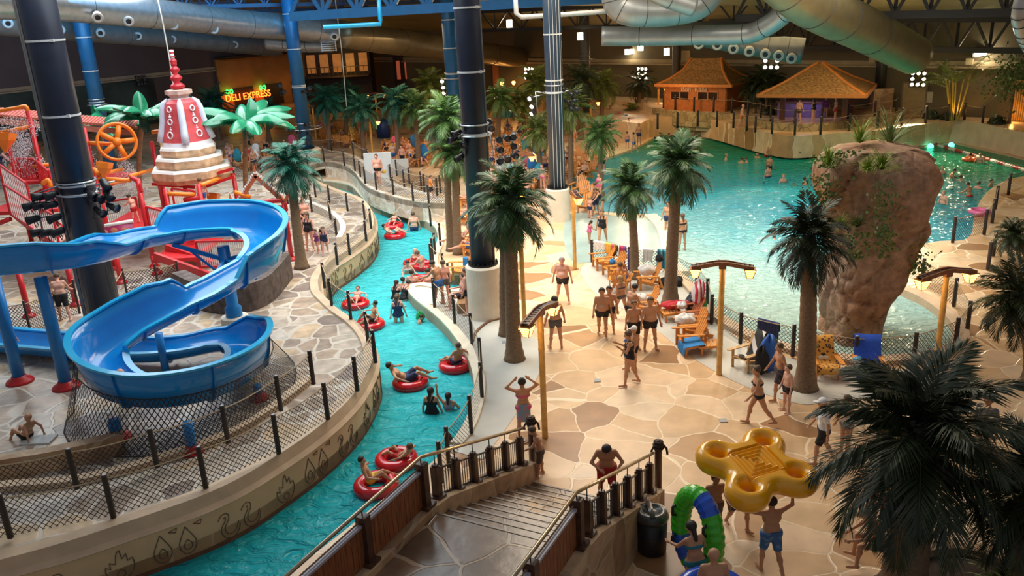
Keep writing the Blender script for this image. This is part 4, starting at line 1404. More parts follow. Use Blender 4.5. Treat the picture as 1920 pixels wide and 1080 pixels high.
# ---- swim tubes
def swim_tube(label, x, y, z=ZW, at=None, m=REDV, Rr=.40, r=.165, rot=0.0, tilt=0.0, group=None, handles=True, hm=None, name='swim_tube'):
 loc = Vector(at) if at is not None else P(x, y, z)
 key = ('tube', m.name, Rr, r)
 if key not in _proto:
  t = thing(name, label, 'swim tube', loc, R(rot), group)
  MB().torus((0, 0, r * .55), Rr, r, 40, 18).build('ring', m, t, True)
  if handles:
   for s in (-1, 1):
    a = s * .9
    q = Vector((math.cos(a) * (Rr), math.sin(a) * (Rr), r * 1.55))
    k = MB()
    d = Vector((-math.sin(a), math.cos(a), 0))
    k.tube([q - d * .09 - Vector((0, 0, .015)), q - d * .05 + Vector((0, 0, .04)), q + d * .05 + Vector((0, 0, .04)), q + d * .09 - Vector((0, 0, .015))], .016, 6)
    k.build('handle', hm or mat('dark_red_handle', (.10, .01, .01), .4, .1, 8), t)
  _proto[key] = t
  t.rotation_euler.x = R(tilt)
  return t
 o = dup(_proto[key], loc, R(rot), label, group)
 o.rotation_euler.x = R(tilt)
 if not group and 'group' in o: del o['group']
 return o
# ---- stage spotlights on racks
def spot_mesh():
 if 'spot' not in _proto:
  mb = MB()
  mb.m = 0
  mb.lathe([(.05, -.20), (.095, -.15), (.105, .05), (.125, .17), (.118, .17), (.10, .12)], 12, cap=False)
  mb.lathe([(.0, -.20), (.05, -.20)], 12, cap=False)
  mb.m = 1
  mb.lathe([(.10, .12), (.0, .125)], 12, cap=False)
  y = MB()
  y.tube([(-.12, 0, 0), (-.14, 0, -.02), (-.14, -.22, -.02), (.14, -.22, -.02), (.14, 0, -.02), (.12, 0, 0)], .012, 5)
  _proto['spot'] = (mb, y)
  _proto['spot_off'] = mb.mesh('housing', [BLACK, LENSOFF], True)
  _proto['spot_on'] = mb.mesh('housing', [BLACK, LENS], True)
  _proto['yoke'] = y.mesh('yoke', BLACK)
def spotlight(label, loc, aim, on=False, s=1.0, group=None):
 spot_mesh()
 t = thing('stage_spotlight', label, 'spotlight', loc, 0, group)
 t.rotation_mode = 'QUATERNION'
 t.rotation_quaternion = Vector(aim).to_track_quat('Z', 'Y')
 t.scale = (s,) * 3
 link('housing', _proto['spot_on' if on else 'spot_off'], t)
 link('yoke', _proto['yoke'], t)
 return t
# ================================================================== COLUMNS, DUCTS, ROOF STEEL
def PD(px, py, Y):
 d = ray(px, py)
 t = Y / d.y
 return Vector((d.x * t, Y, EYE + d.z * t))
BANDM = mat('pale_steel_band', (.62, .62, .60), .35, .08, 5)
def column(label, b, r, m, h=17.0, base=None, bands=(), conduit=None, z0=0.0, cables=0, boltring=False):
 t = thing('steel_column', label, 'column', b)
 s = (base[1] - .03) if base else 0.0
 mb = MB(); mb.lathe([(r, s), (r, h)], 28); mb.build('shaft', m, t, True)
 if base:
  br, bh = base
  mb = MB(); mb.lathe([(br, 0), (br, bh - .06), (br - .06, bh), (br - .02, bh)][:3] + [(r, bh)], 32)
  mb.build('concrete_base', PLASTER2, t, False)
  mb = MB(); mb.lathe([(r + .10, bh), (r + .10, bh + .05), (r, bh + .05)], 28)
  for i in range(20):
   a = 2 * math.pi * i / 20
   mb.lathe([(.022, 0), (.022, .09)], 6, (math.cos(a) * (r + .06), math.sin(a) * (r + .06), bh + .05))
  mb.build('bolt_ring', BLACK, t)
 for py in bands:
  z = V(Vector((b.x, b.y, 0)), py) - b.z
  mb = MB(); mb.lathe([(r + .002, z - .03), (r + .02, z - .03), (r + .02, z + .03), (r + .002, z + .03)], 28, cap=False)
  mb.box((r * .75, -r * .72, z), (.09, .06, .09))
  mb.build('band', BANDM, t)
 if conduit:
  mb = MB()
  for dx, dy in conduit: mb.beam((dx * r, dy * r, s), (dx * r, dy * r, h), .05, .05, (1, 0, 0))
  mb.build('conduit', mat('grey_conduit', (.20, .19, .18), .5, .1, 4), t)
 for i in range(cables):
  a = R(-112 + i * 22)
  mb = MB(); mb.tube([((r + .03) * math.cos(a), (r + .03) * math.sin(a), s), ((r + .03) * math.cos(a), (r + .03) * math.sin(a), h)], .012, 5)
  mb.build('cable', BANDM, t)
 return t
c_mid = P(912, 592); c_rt = P(1047, 412); c_lf = P(205, 626, ZP); c_b3 = P(580, 318)
column('dark navy column rising from a round concrete base beside the river path', c_mid, .43, NAVYCOL, base=(.64, 1.95), bands=(14, 134, 250), conduit=[(.95, -.35)], boltring=True)
column('slate blue column with pale cables on a round concrete base near the pool beach', c_rt, .42, SLATECOL, base=(.60, 1.65), bands=(64, 150, 172), cables=4)
column('dark leaning-looking column behind the blue slide with a grey conduit', c_lf, .52, NAVYCOL, bands=(76, 216, 345, 362), conduit=[(-1.05, -.30), (-1.22, -.2)], h=16)
b1 = PD(163, 100, 56); b1.z = ZP
column('bright blue column behind the red water play tower', b1, .46, BLUECOL, bands=(6, 70, 133, 191, 196), h=15)
column('bright blue column on a white block beside the bridge', c_b3, .46, BLUECOL, bands=(26, 92, 160, 163), base=(.95, 1.5), h=15)
b4 = PD(846, 100, 55); b4.z = 0
column('bright blue column half hidden behind the navy column', b4, .46, BLUECOL, bands=(37, 90, 138, 147), conduit=[(1.05, -.3)], h=15)
b5 = PD(1097, 120, 72); b5.z = 0
column('dark grey column behind the palms near the back wall', b5, .42, GREYCOL, h=12)
b6 = WR(1268, 130, 1.2); b6.z = ZU
column('dark grey column at the back wall beside the bar hut', b6, .36, GREYCOL, h=9)
b7 = WR(1651, 150, 1.2); b7.z = ZU
column('black column at the back wall beside the thatched pavilion', b7, .36, BLACK, h=7)
bk = MB(); bk.box((0, 0, 1.0), (1.4, .6, 2.0)); tag(bk.build('pillar_block', BROWNSTONE, None, False, WR(1650, 196, 1.8) * Vector((1, 1, 0)) + Vector((0, 0, 0)) if False else Vector((WR(1652, 196, 1.9).x, WR(1652, 196, 1.9).y, ZU))), 'square tan stone block at the foot of the black column', 'block')
def duct(label, pts, r, m=DUCT, seams=0, name='air_duct', n=20, nozz=(), flange=True, parts=()):
 """pts: (px, py, distance); nozzles: (px, py, distance)"""
 w = [Q(*p) for p in pts]
 c = w[0].copy()
 t = thing(name, label, 'duct', c)
 ln = smoothline([p - c for p in w], 8)
 rr = r if not hasattr(r, '__len__') else [r[0] + (r[1] - r[0]) * i / (len(ln) - 1) for i in range(len(ln))]
 mb = MB(); mb.tube(ln, rr, n); mb.build('duct_body', m, t, True)
 if seams:
  for i in range(1, seams + 1):
   k = int((len(ln) - 1) * i / (seams + 1))
   d = (ln[min(k + 1, len(ln) - 1)] - ln[k - 1]).normalized()
   rk = rr[k] if hasattr(rr, '__len__') else rr
   mb = MB(); mb.torus(ln[k], rk + .005, .018, 24, 5, d.to_track_quat('Z', 'Y').to_matrix())
   mb.build('seam_ring', mat('dark_seam', (.05, .05, .05), .6, .1, 4), t)
 for i, q in enumerate(nozz):
  p = Q(*q) - c
  d = (Vector((0, 0, EYE)) - Q(*q)).normalized() + Vector((0, 0, -.35))
  d.normalize()
  M = d.to_track_quat('Z', 'Y').to_matrix()
  k = MB()
  k.m = 0
  k.lathe([(.24, -.30), (.26, .0), (.30, .10), (.25, .16), (.15, .12)], 14, p, M, cap=False)
  k.m = 1
  k.lathe([(.15, .12), (.0, .10)], 14, p, M, cap=False)
  k.build('air_nozzle', [mat('white_nozzle', (.50, .48, .46), .5, .06, 4), BLACK], t, True)
 return t
duct('long upper duct along the left wall with a row of white nozzles', [(-40, 2, 52), (120, 10, 54), (300, 27, 57), (450, 44, 61), (560, 52, 63), (640, 62, 64)], .86, STEEL, 7, nozz=[(183, 32, 53.5), (241, 39, 55), (325, 46, 57), (401, 54, 59)])
duct('lower dull duct along the left wall with smaller white nozzles', [(-40, 42, 60), (120, 56, 63), (300, 70, 68), (450, 84, 72), (520, 91, 75)], .66, DUCTD, 6, nozz=[(15, 43, 59), (113, 55, 61.5), (188, 61, 63.5), (258, 67, 66), (323, 73, 68), (385, 78, 70), (440, 83, 71)])
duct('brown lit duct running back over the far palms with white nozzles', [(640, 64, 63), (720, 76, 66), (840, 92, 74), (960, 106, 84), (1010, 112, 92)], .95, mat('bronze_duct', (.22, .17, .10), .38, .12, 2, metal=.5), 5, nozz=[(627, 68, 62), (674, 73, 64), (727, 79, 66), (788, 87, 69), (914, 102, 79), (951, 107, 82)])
g = duct('short blue lit branch duct ending in a grille', [(500, 80, 66), (560, 84, 65), (622, 84, 64)], .52, STEEL, 2)
p0 = Q(616, 83, 63.3) - Q(500, 80, 66)
mb = MB()
for i in range(7): mb.box(p0 + Vector((0, 0, -.42 + i * .14)), (1.0, .12, .05))
mb.box(p0 + Vector((-.5, 0, 0)), (.06, .14, .95)); mb.box(p0 + Vector((.5, 0, 0)), (.06, .14, .95))
mb.build('grille', BANDM, g)
duct('fat grey elbow duct hanging at the top of the hall', [(1182, -48, 44), (1158, -18, 44), (1160, 8, 44), (1185, 21, 44), (1250, 21, 44.5), (1310, 8, 45), (1340, -30, 45)], .72, DUCT, 6)
duct('small capped duct crossing under the fat elbow duct', [(1180, -40, 41), (1240, -8, 41), (1300, 14, 41.5)], .42, DUCT, 2)
duct('straight grey duct with a ribbed middle under the roof', [(1128, 68, 47), (1200, 68, 47), (1300, 66, 46.5), (1395, 64, 46), (1432, 52, 45.5), (1470, 25, 45), (1515, -20, 44)], .50, DUCT, 5)
duct('short perforated duct with slanted outlets behind the straight duct', [(1290, 66, 52), (1370, 78, 52), (1440, 88, 52), (1506, 96, 52)], [.50, .72], DUCTD, 5, nozz=[(1310, 82, 51.2), (1345, 84, 51.2), (1375, 91, 51.2), (1405, 96, 51.2), (1435, 101, 51.2), (1460, 104, 51.2), (1484, 109, 51.2)])
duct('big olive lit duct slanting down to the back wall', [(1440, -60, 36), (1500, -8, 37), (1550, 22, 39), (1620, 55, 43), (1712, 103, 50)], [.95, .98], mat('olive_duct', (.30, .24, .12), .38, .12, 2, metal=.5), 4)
duct('jagged corrugated duct at the right edge of the hall', [(1925, -30, 30), (1912, 30, 30), (1925, 75, 31), (1945, 105, 32)], .22, DUCT, 10)
def truss(label, a, b, depth, m, n=8, w=.22, name='roof_truss'):
 """a, b: bottom chord ends in the world; depth upwards"""
 c = a.copy()
 t = thing(name, label, 'truss', c)
 up = Vector((0, 0, depth))
 A, B = Vector((0, 0, 0)), b - a
 mb = MB(); mb.beam(A, B, w, w * 1.2); mb.build('bottom_chord', m, t)
 mb = MB(); mb.beam(A + up, B + up, w, w * 1.2); mb.build('top_chord', m, t)
 mb = MB()
 for i in range(n):
  p, q = A.lerp(B, i / n), A.lerp(B, (i + 1) / n)
  mid = p.lerp(q, .5) + up
  mb.beam(p, mid, w * .5, w * .5)
  mb.beam(mid, q, w * .5, w * .5)
  if i: mb.beam(p, p + up, w * .45, w * .45, (1, 0, 0))
 mb.build('web', m, t)
 return t
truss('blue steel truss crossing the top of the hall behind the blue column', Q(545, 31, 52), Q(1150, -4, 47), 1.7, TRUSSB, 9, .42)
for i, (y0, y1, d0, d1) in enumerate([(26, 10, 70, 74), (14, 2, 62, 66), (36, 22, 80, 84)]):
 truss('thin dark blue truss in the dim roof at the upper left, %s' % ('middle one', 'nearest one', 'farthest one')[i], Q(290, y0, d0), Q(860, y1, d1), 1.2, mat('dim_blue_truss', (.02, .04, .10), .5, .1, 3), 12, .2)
truss('dark girder with crossed bracing over the right back wall', WR(1330, 88, 3.0), WR(1990, 96, 3.0), 1.9, TRUSSD, 12, .30)
truss('dark roof truss over the wave pool, upper right', Q(1380, 34, 46), Q(1960, 22, 44), 1.5, TRUSSD, 9, .28)
truss('dark roof truss in the dim middle behind the fat duct', Q(880, 58, 70), Q(1440, 40, 62), 1.4, TRUSSD, 10, .22)
def pipe(label, pts, r, m, name='roof_pipe', cat='pipe'):
 w = [Q(*p) for p in pts]
 c = w[0].copy()
 mb = MB(); mb.tube([p - c for p in w], r, 10)
 return tag(mb.build(name, m, None, True, c), label, cat)
pipe('light blue pipe with a right angle bend under the roof', [(606, 51, 48), (660, 48, 48), (714, 45, 48), (713, 38, 48), (710, -10, 48)], .12, SLIDERIM)
pipe('pale pipe bending to run past the slate column', [(966, -12, 44), (968, 25, 44), (978, 32, 44), (1060, 27, 44), (1140, 21, 44)], .12, BANDM)
pipe('thin hanging cable pair over the stupa', [(294, -10, 50), (305, 40, 50), (318, 110, 50), (330, 205, 50)], .035, BANDM, 'hanging_cable', 'cable')
pipe('thin hanging cable over the deli', [(628, -5, 56), (640, 90, 56), (650, 200, 56)], .025, BANDM, 'hanging_cable', 'cable')
# floodlights and wall lamps (things that give off light)
FLOOD = mat('flood_glow', (1, .9, .75), .5, .02, 3, emit=(1.0, .88, .66, 22))
def flood(label, px, py, d, s=.3, power=60, wall=False):
 p = WR(px, py, .25) if wall else Q(px, py, d)
 t = thing('wall_lamp' if wall else 'floodlight', label, 'lamp', p)
 mb = MB(); mb.box((0, .06, 0), (s * 1.2, .12, s * (1.5 if not wall else .7))); mb.build('housing', BLACK, t)
 mb = MB(); mb.box((0, -.02, 0), (s, .04, s * (1.3 if not wall else .5))); mb.build('lamp_glass', FLOOD, t)
 lamp('flood_beam', p + Vector((0, -.4, -.2)), power, (1.0, .82, .52), .2)
 return t
flood('square floodlight under the roof just right of the navy column', 955, 44, 70, .42, 160)
flood('floodlight beside the dark grey far column', 1088, 68, 66, .40, 110)
flood('floodlight under the straight grey duct', 1201, 88, 62, .36, 110)
flood('floodlight left of the bar hut roof', 1250, 97, 62, .36, 110)
flood('small oval wall lamp on the back wall left of the hut', 1180, 97, 0, .8, 60, True)
flood('small oval wall lamp high on the right back wall', 1839, 98, 0, .9, 90, True)
# light clusters: eight lamps on a square frame
def cluster(label, centre, n, s=.16, on=True, gap=.38, power=90, aim=None, gname=''):
 x = Vector((n.y, -n.x, 0))
 k = 0
 for i in (-1, 0, 1):
  for j in (-1, 0, 1):
   if i == 0 and j == 0: continue
   p = centre + x * gap * i + Vector((0, 0, gap * j))
   spotlight(label, p, (aim or (Vector((0, 14, 0)) - p)).normalized(), on, 1.15, gname)
 t = thing('lamp_grid', 'square steel frame holding the ' + gname, 'frame', centre - n * .35)
 M = Matrix((x, n, Vector((0, 0, 1)))).transposed()
 mb = MB()
 for a in (-gap, gap):
  mb.beam(x * a - Vector((0, 0, gap * 1.3)), x * a + Vector((0, 0, gap * 1.3)), .06, .06, n)
  mb.beam(x * -gap * 1.3 + Vector((0, 0, a)), x * gap * 1.3 + Vector((0, 0, a)), .06, .06)
 for a in (-gap, gap): mb.beam(x * a, x * a - n * 1.1, .06, .06)
 mb.build('bar', BLACK, t)
 if on: lamp('cluster_beam', centre + n * .5, power, (1.0, .80, .50), .45, centre + (aim or (Vector((6, 20, 0)) - centre)), 62)
cluster('lit lamp in the bright square of eight on the right back wall', WR(1721, 147, 1.2), NR, gname='bright lamps on the right back wall', power=10000, aim=Vector((-8, -26, -6)))
cluster('lit lamp in the square of eight left of the bar hut', WR(1203, 137, 1.2), NR, gname='bright lamps left of the bar hut', power=7500, aim=Vector((3, -26, -6)))
cluster('lit lamp in the square of eight half hidden behind the perforated duct', Q(1446, 112, 55.5), NR, gname='bright lamps behind the perforated duct', power=3600, aim=Vector((-4, -15, -6.5)))
cluster('lit lamp in the square of eight seen past the navy column', Q(992, 137, 76), NR, gname='bright lamps past the navy column', power=1800, aim=Vector((-6, -40, -6)))
cluster('unlit lamp in the dark square on the left wall', WL(265, 150, 1.2), NL, on=False, gname='dark lamps on the left wall')
def rack(owner, b, r, z, n, label, gname, aims, on=0, s=1.0, arms=((-1, 0), (1, 0)), ringr=.5):
 """hoop and arms clamped round a column with spotlights"""
 t = thing('light_rack', 'steel hoop and arms of stage lights round the ' + owner, 'light rack', Vector((b.x, b.y, z)))
 mb = MB(); mb.torus((0, 0, 0), r + ringr * .25, .03, 24, 6); mb.torus((0, 0, .35), r + .04, .03, 24, 6)
 for i in range(4):
  a = R(45 + 90 * i); mb.beam((math.cos(a) * (r + .0), math.sin(a) * (r + .0), 0), (math.cos(a) * (r + ringr * .3), math.sin(a) * (r + ringr * .3), 0), .04, .04)
 mb.build('hoop', STEEL, t)
 return t
def lights_at(label, gname, pix, Y, aim=(0, -.8, -.45), on=0, s=1.0):
 for i, (px, py) in enumerate(pix):
  spotlight(label, PD(px, py, Y), (aim[0] + .25 * math.sin(i * 2.1), aim[1], aim[2] + .15 * math.cos(i * 1.7)), i < on, s, gname)
def rack_bars(label, pix, Y):
 """thin steel pipes that carry spotlights; polylines in pixels"""
 c = PD(pix[0][0][0], pix[0][0][1], Y)
 mb = MB()
 for pl in pix: mb.tube([PD(a, b, Y) - c for a, b in pl], .028, 6)
 return tag(mb.build('light_pipe', STEEL, None, True, c), label, 'pipe frame')
rack('dark column behind the slide', c_lf, .52, V(c_lf, 360), 0, '', '', ())
rack('navy column', c_mid, .43, V(c_mid, 252), 0, '', '', ())
rack('slate column', c_rt, .42, V(c_rt, 173), 0, '', '', ())
rack('blue column by the bridge', c_b3, .46, V(c_b3, 240), 0, '', '', (), ringr=3.2)
rack('half hidden blue column', b4, .46, V(b4, 147), 0, '', '', ())
rack('blue column behind the play tower', b1, .46, V(b1, 196), 0, '', '', ())
rack('dark grey far column', b5, .42, V(b5, 112), 0, '', '', (), ringr=2.4)
YL = c_lf.y - .3
rack_bars('pipe frame of stage lights left of the dark slide column', [[(66, 364), (118, 345)], [(70, 376), (82, 445)], [(104, 362), (125, 440)], [(60, 384), (108, 372)], [(66, 410), (112, 402)], [(70, 436), (118, 430)]], YL)
lights_at('black stage spotlight in the cluster left of the dark slide column', 'spotlights left of the slide column', [(72, 369), (95, 366), (56, 386), (74, 385), (94, 384), (62, 411), (101, 409), (70, 436), (89, 436), (108, 435)], YL - .1, aim=(-.9, -.35, -.15), s=1.15)
rack_bars('pipe frame of stage lights right of the dark slide column', [[(158, 350), (215, 340)], [(180, 402), (216, 391)], [(186, 345), (190, 404)]], YL)
lights_at('black stage spotlight in the cluster right of the dark slide column', 'spotlights right of the slide column', [(172, 366), (183, 370), (203, 365), (187, 396), (211, 387), (197, 346)], YL - .1, aim=(.7, -.4, -.5), s=1.15)
rack_bars('pipe frame of stage lights left of the navy column', [[(840, 262), (872, 252)], [(866, 258), (868, 292)], [(846, 248), (872, 246)]], c_mid.y - .2)
lights_at('black stage spotlight left of the navy column', 'spotlights left of the navy column', [(849, 262), (873, 268), (861, 296), (856, 250)], c_mid.y - .3, aim=(-.7, -.6, -.3), s=1.0)
YM = c_mid.y + 3
rack_bars('pipe frame of stage lights right of the navy column', [[(918, 246), (925, 290)], [(930, 264), (970, 250)], [(930, 300), (968, 292)], [(960, 258), (962, 296)]], YM)
lights_at('round black stage spotlight right of the navy column', 'spotlights right of the navy column', [(935, 262), (949, 258), (963, 254), (962, 273), (936, 281), (938, 300), (951, 297), (964, 292), (917, 228), (920, 238)], YM - .1, aim=(.15, -.9, -.1), s=1.05)
rack_bars('pipe frame of lit stage lights left of the slate column', [[(1004, 172), (1020, 174)], [(1004, 172), (1008, 212)], [(998, 182), (1018, 178)]], c_rt.y)
lights_at('lit stage spotlight left of the slate column', 'lit spotlights left of the slate column', [(995, 184), (998, 198), (999, 211)], c_rt.y - .2, aim=(-.5, -.8, -.3), on=3, s=1.0)
lights_at('black stage spotlight right of the slate column', 'spotlights right of the slate column', [(1053, 158), (1054, 166), (1040, 180), (1070, 176), (1080, 172), (1070, 202), (1080, 202), (1064, 190), (1076, 187)], c_rt.y - .1, aim=(.6, -.6, -.5), s=.9)
rack_bars('pipe frame of stage lights right of the slate column', [[(1050, 172), (1066, 170), (1068, 176)], [(1076, 172), (1074, 204)], [(1062, 190), (1084, 186)]], c_rt.y)
lights_at('blue lit stage spotlight beside the column at the bridge', 'spotlights at the bridge column', [(574, 234), (579, 250), (576, 266), (560, 248), (545, 244), (523, 160), (530, 172), (570, 172), (578, 166)], c_b3.y - 1.2, aim=(.8, -.6, 0), s=1.2)
lights_at('lit lamp on the half hidden blue column', 'lit lamps on the half hidden blue column', [(829, 151), (830, 162), (833, 172)], b4.y - .6, on=3, s=1.1)
# ================================================================== STAIRS IN THE FOREGROUND
SO = Vector((-1.61, 13.66, 0))                    # left end of the top step's edge
SD = Vector((1.87, 3.59, 0)).normalized()         # down the flight
SN = Vector((SD.y, -SD.x, 0))                     # to the right across it
SW, NST, ZL = 2.68, 10, 1.7
RUN = 4.05
def ST(u, v, z=0.0): return SO + SD * u + SN * v + Vector((0, 0, z))
mb = MB()
mb.prism([xy(ST(0, -.25)), xy(ST(0, SW + .25)), xy(ST(-9, SW + .25)), xy(ST(-9, -.25))][::-1], 0.0, ZL)
struct(mb.build('floor_landing', STEPS), 'wet brown flagstone landing at the top of the stairs')
mb = MB()
for i in range(NST):
 z = ZL - ZL / (NST + 0) * (i + 1) + .0
 if z < .02: z = .02
 u0, u1 = RUN * i / NST, RUN * (i + 1) / NST
 mb.m = 0
 mb.prism([xy(ST(u0, 0)), xy(ST(u1, 0)), xy(ST(u1, SW)), xy(ST(u0, SW))], 0.0, z)
 mb.m = 1
 mb.beam(ST(u1 - .03, 0, z), ST(u1 - .03, SW, z), .05, .02)
mb.beam(ST(-.03, 0, ZL), ST(-.03, SW, ZL), .05, .02)
struct(mb.build('floor_stairs', [STEPS, mat('worn_step_nosing', (.21, .155, .115), .25, .35, 6, .2)]), 'wet brown stone steps going down to the deck')
RAILM = mat('brushed_handrail', (.40, .32, .22), .28, .1, 6, metal=.9)
def sweep_wall(name, pts, w, m):
 """pts: (u, v, ztop, zbottom) – a wall along the stairs"""
 mb = MB()
 rows = []
 for u, v, zt, zb in pts:
  rows.append([ST(u, v - w / 2, zb), ST(u, v - w / 2, zt), ST(u, v + w / 2, zt), ST(u, v + w / 2, zb)])
 mb.grid(rows, closed=True)
 mb.add(rows[0], [(0, 1, 2, 3)]); mb.add(rows[-1], [(3, 2, 1, 0)])
 return struct(mb.build(name, m))
def zs(u): return ZL if u < 0 else max(0.0, ZL - ZL * u / RUN)
for nm, v in (('left', -.2), ('right', SW + .2)):
 sweep_wall('wall_stair_' + nm, [(-9, v, ZL + .14, 0), (-.1, v, ZL + .14, 0), (.5, v, ZL + .05, 0), (RUN * .98, v, .50, 0), (RUN + .25, v, .40, 0)], .4, BROWNSTONE)
def stair_rail(label, v, u_end, uk):
 """timber panels on the landing, baluster panels down the flight, one handrail"""
 c = ST(0, v)
 t = thing('stair_railing', label, 'railing', c)
 def bz(u): return ZL + .14 if u <= 0 else (ZL + .14) + (0.44 - ZL - .14) * min(1, u / RUN)
 us = [-7.6, -5.7, -3.8, -1.9, -.1]
 for u in us:
  mb = MB(); mb.m = 0
  M = Matrix((SN, SD, Vector((0, 0, 1)))).transposed()
  mb.box(ST(u, v, bz(u) + .46) - c, (.20, .16, .92), M)
  mb.box(ST(u, v, bz(u) + .03) - c, (.34, .30, .06), M)
  mb.build('post', DARKW, t)
 for a, b in zip(us, us[1:]):
  mb = MB()
  n = 12
  for i in range(n):
   u0 = a + .1 + (b - a - .2) * (i + .5) / n
   mb.box(ST(u0, v, ZL + .52) - c, (.035, (b - a - .2) / n - .012, .74), Matrix((SN, SD, Vector((0, 0, 1)))).transposed())
  mb.build('board_panel', FENCEW, t)
  mb = MB(); mb.beam(ST(a + .1, v, ZL + .91) - c, ST(b - .1, v, ZL + .91) - c, .09, .05)
  mb.build('panel_cap', mat('grey_panel_cap', (.42, .40, .46), .35, .1, 8), t)
  mb = MB()
  n2 = 46
  mb.tube([ST(a + .1 + (b - a - .2) * i / n2, v - .02, ZL + .965 + .012 * (i % 2)) - c for i in range(n2 + 1)], .016, 5)
  mb.build('rope', mat('brown_edge_rope', (.20, .10, .05), .8, .4, 30), t)
 n = 5
 dus = [uk + (u_end - uk) * i / n for i in range(n + 1)]
 for u in dus:
  mb = MB()
  p = ST(u, v, bz(u)) - c
  M = Matrix((SN, SD, Vector((0, 0, 1)))).transposed()
  mb.box(p + Vector((0, 0, .36)), (.15, .13, .72), M)
  mb.box(p + Vector((0, 0, .05)), (.26, .24, .10), M)
  mb.box(p + Vector((0, 0, .74)), (.10, .09, .05), M)
  mb.build('post', DARKW, t)
 for a, b in zip(dus, dus[1:]):
  mb = MB()
  k = 8
  mb.beam(ST(a, v, bz(a) + .66) - c, ST(b, v, bz(b) + .66) - c, .035, .03)
  mb.beam(ST(a, v, bz(a) + .10) - c, ST(b, v, bz(b) + .10) - c, .035, .03)
  for i in range(1, k):
   u = a + (b - a) * i / k
   mb.beam(ST(u, v, bz(u) + .1) - c, ST(u, v, bz(u) + .66) - c, .016, .016, (1, 0, 0))
  mb.build('baluster_panel', BLACK, t)
 mb = MB()
 hr = [(-8.6, ZL + 1.18)] + [(-.1, ZL + 1.18)] + [(u_end + .25, bz(u_end) + .86)]
 mb.tube([ST(u, v, z) - c for u, z in hr], .035, 10)
 mb.build('handrail', RAILM, t, True)
 for u in us + dus:
  mb = MB(); mb.beam(ST(u, v, bz(u) + .7) - c, ST(u, v, (ZL + 1.18) if u <= 0 else (ZL + 1.18 + (bz(u_end) + .86 - ZL - 1.18) * (u + .1) / (u_end + .35))) - c, .02, .02, (1, 0, 0))
  mb.build('rail_bracket', BLACK, t)
 return t
stair_rail('long timber and baluster railing on the river side of the stairs', -.2, RUN * .95, .35)
stair_rail('shorter timber and baluster railing on the right side of the stairs', SW + .2, RUN * .95, .35)
for v, lab in ((-.2, 'dark post with a knotted rope top at the foot of the left stair railing'), (SW + .2, 'dark post with a knotted rope top at the foot of the right stair railing')):
 q = ST(RUN + .42, v)
 t = thing('newel_post', lab, 'post', q)
 mb = MB(); mb.lathe([(.085, 0), (.08, 1.45), (.05, 1.5)], 10); mb.build('post', DARKW, t, True)
 mb = MB(); mb.torus((0, 0, 1.38), .10, .03, 14, 6); mb.torus((0, 0, 1.31), .10, .03, 14, 6); mb.torus((.0, 0, 1.45), .08, .03, 14, 6)
 mb.tube([(.10, 0, 1.38), (.17, -.05, 1.30), (.19, -.05, 1.16)], .025, 6); mb.tube([(-.10, 0, 1.34), (-.16, -.05, 1.26), (-.15, -.06, 1.18)], .025, 6)
 mb.build('rope_knot', mat('dark_knot_rope', (.05, .03, .02), .9, .3, 30), t, True)
# bin beside the stairs
t = thing('litter_bin', 'black round litter bin with a domed lid beside the stairs', 'bin', P(1222, 1032, 0))
mb = MB(); mb.lathe([(.25, 0), (.29, .05), (.31, .80), (.0, .80)], 24); mb.build('body', BLACK, t, True)
mb = MB(); mb.lathe([(.33, .78), (.34, .84), (.29, .95), (.20, .97), (.19, .94), (.0, .94)], 24); mb.beam((-.03, -.30, .965), (-.03, .30, .965), .10, .03)
mb.build('lid', mat('dark_grey_plastic', (.04, .04, .042), .35, .1, 6, coat=.3), t, True)
# ================================================================== BLUE SLIDE
PATH = [(-140, 518, 4.6, .75, .8), (-50, 512, 4.5, .55, .85), (65, 503, 4.4, .5, .85), (150, 494, 4.3, .5, .7), (215, 478, 4.2, .6, .38), (262, 461, 4.15, .40, .36), (310, 452, 4.1, .38, .36), (345, 446, 4.05, .95, .36), (400, 440, 4.0, 1.0, .34), (455, 440, 3.9, 1.0, .34), (492, 452, 3.8, 1.0, .34), (505, 474, 3.65, 1.0, .34), (488, 503, 3.5, 1.0, .34), (450, 527, 3.35, .9, .34), (415, 548, 3.22, .42, .36), (375, 570, 3.1, .36, .40), (335, 590, 2.95, .36, .85), (290, 613, 2.78, .34, .98), (240, 642, 2.55, .34, 1.0), (200, 675, 2.3, .34, 1.0), (193, 705, 2.12, .34, 1.0), (215, 733, 1.95, .34, 1.0), (262, 750, 1.8, .34, 1.0), (320, 752, 1.7, .34, 1.0), (385, 740, 1.6, .34, 1.0), (437, 718, 1.5, .34, 1.0), (468, 692, 1.4, .34, 1.0), (472, 668, 1.33, .34, 1.0), (450, 652, 1.28, .34, .8), (405, 652, 1.22, .36, .40), (350, 662, 1.16, .36, .36), (290, 670, 1.1, .4, .4), (200, 668, 1.06, .42, .42), (120, 662, 1.02, .42, .42), (40, 655, .98, .42, .42), (-60, 645, .96, .42, .42)]
sl = [P(x, y, z) for x, y, z, _, _ in PATH]
SS = 6
sls = smoothline(sl, SS)
def hgt(k, which):
 f = k / SS
 i = min(int(f), len(PATH) - 2)
 u = f - i
 u = max(0, min(1, (u - .15) / .7))
 return PATH[i][which] * (1 - u) + PATH[i + 1][which] * u
slide = thing('water_slide', 'bright blue open flume water slide winding down in loops', 'slide', sl[0])
sc0 = sl[0]
HW = .46
rows, rimL, rimR = [], [], []
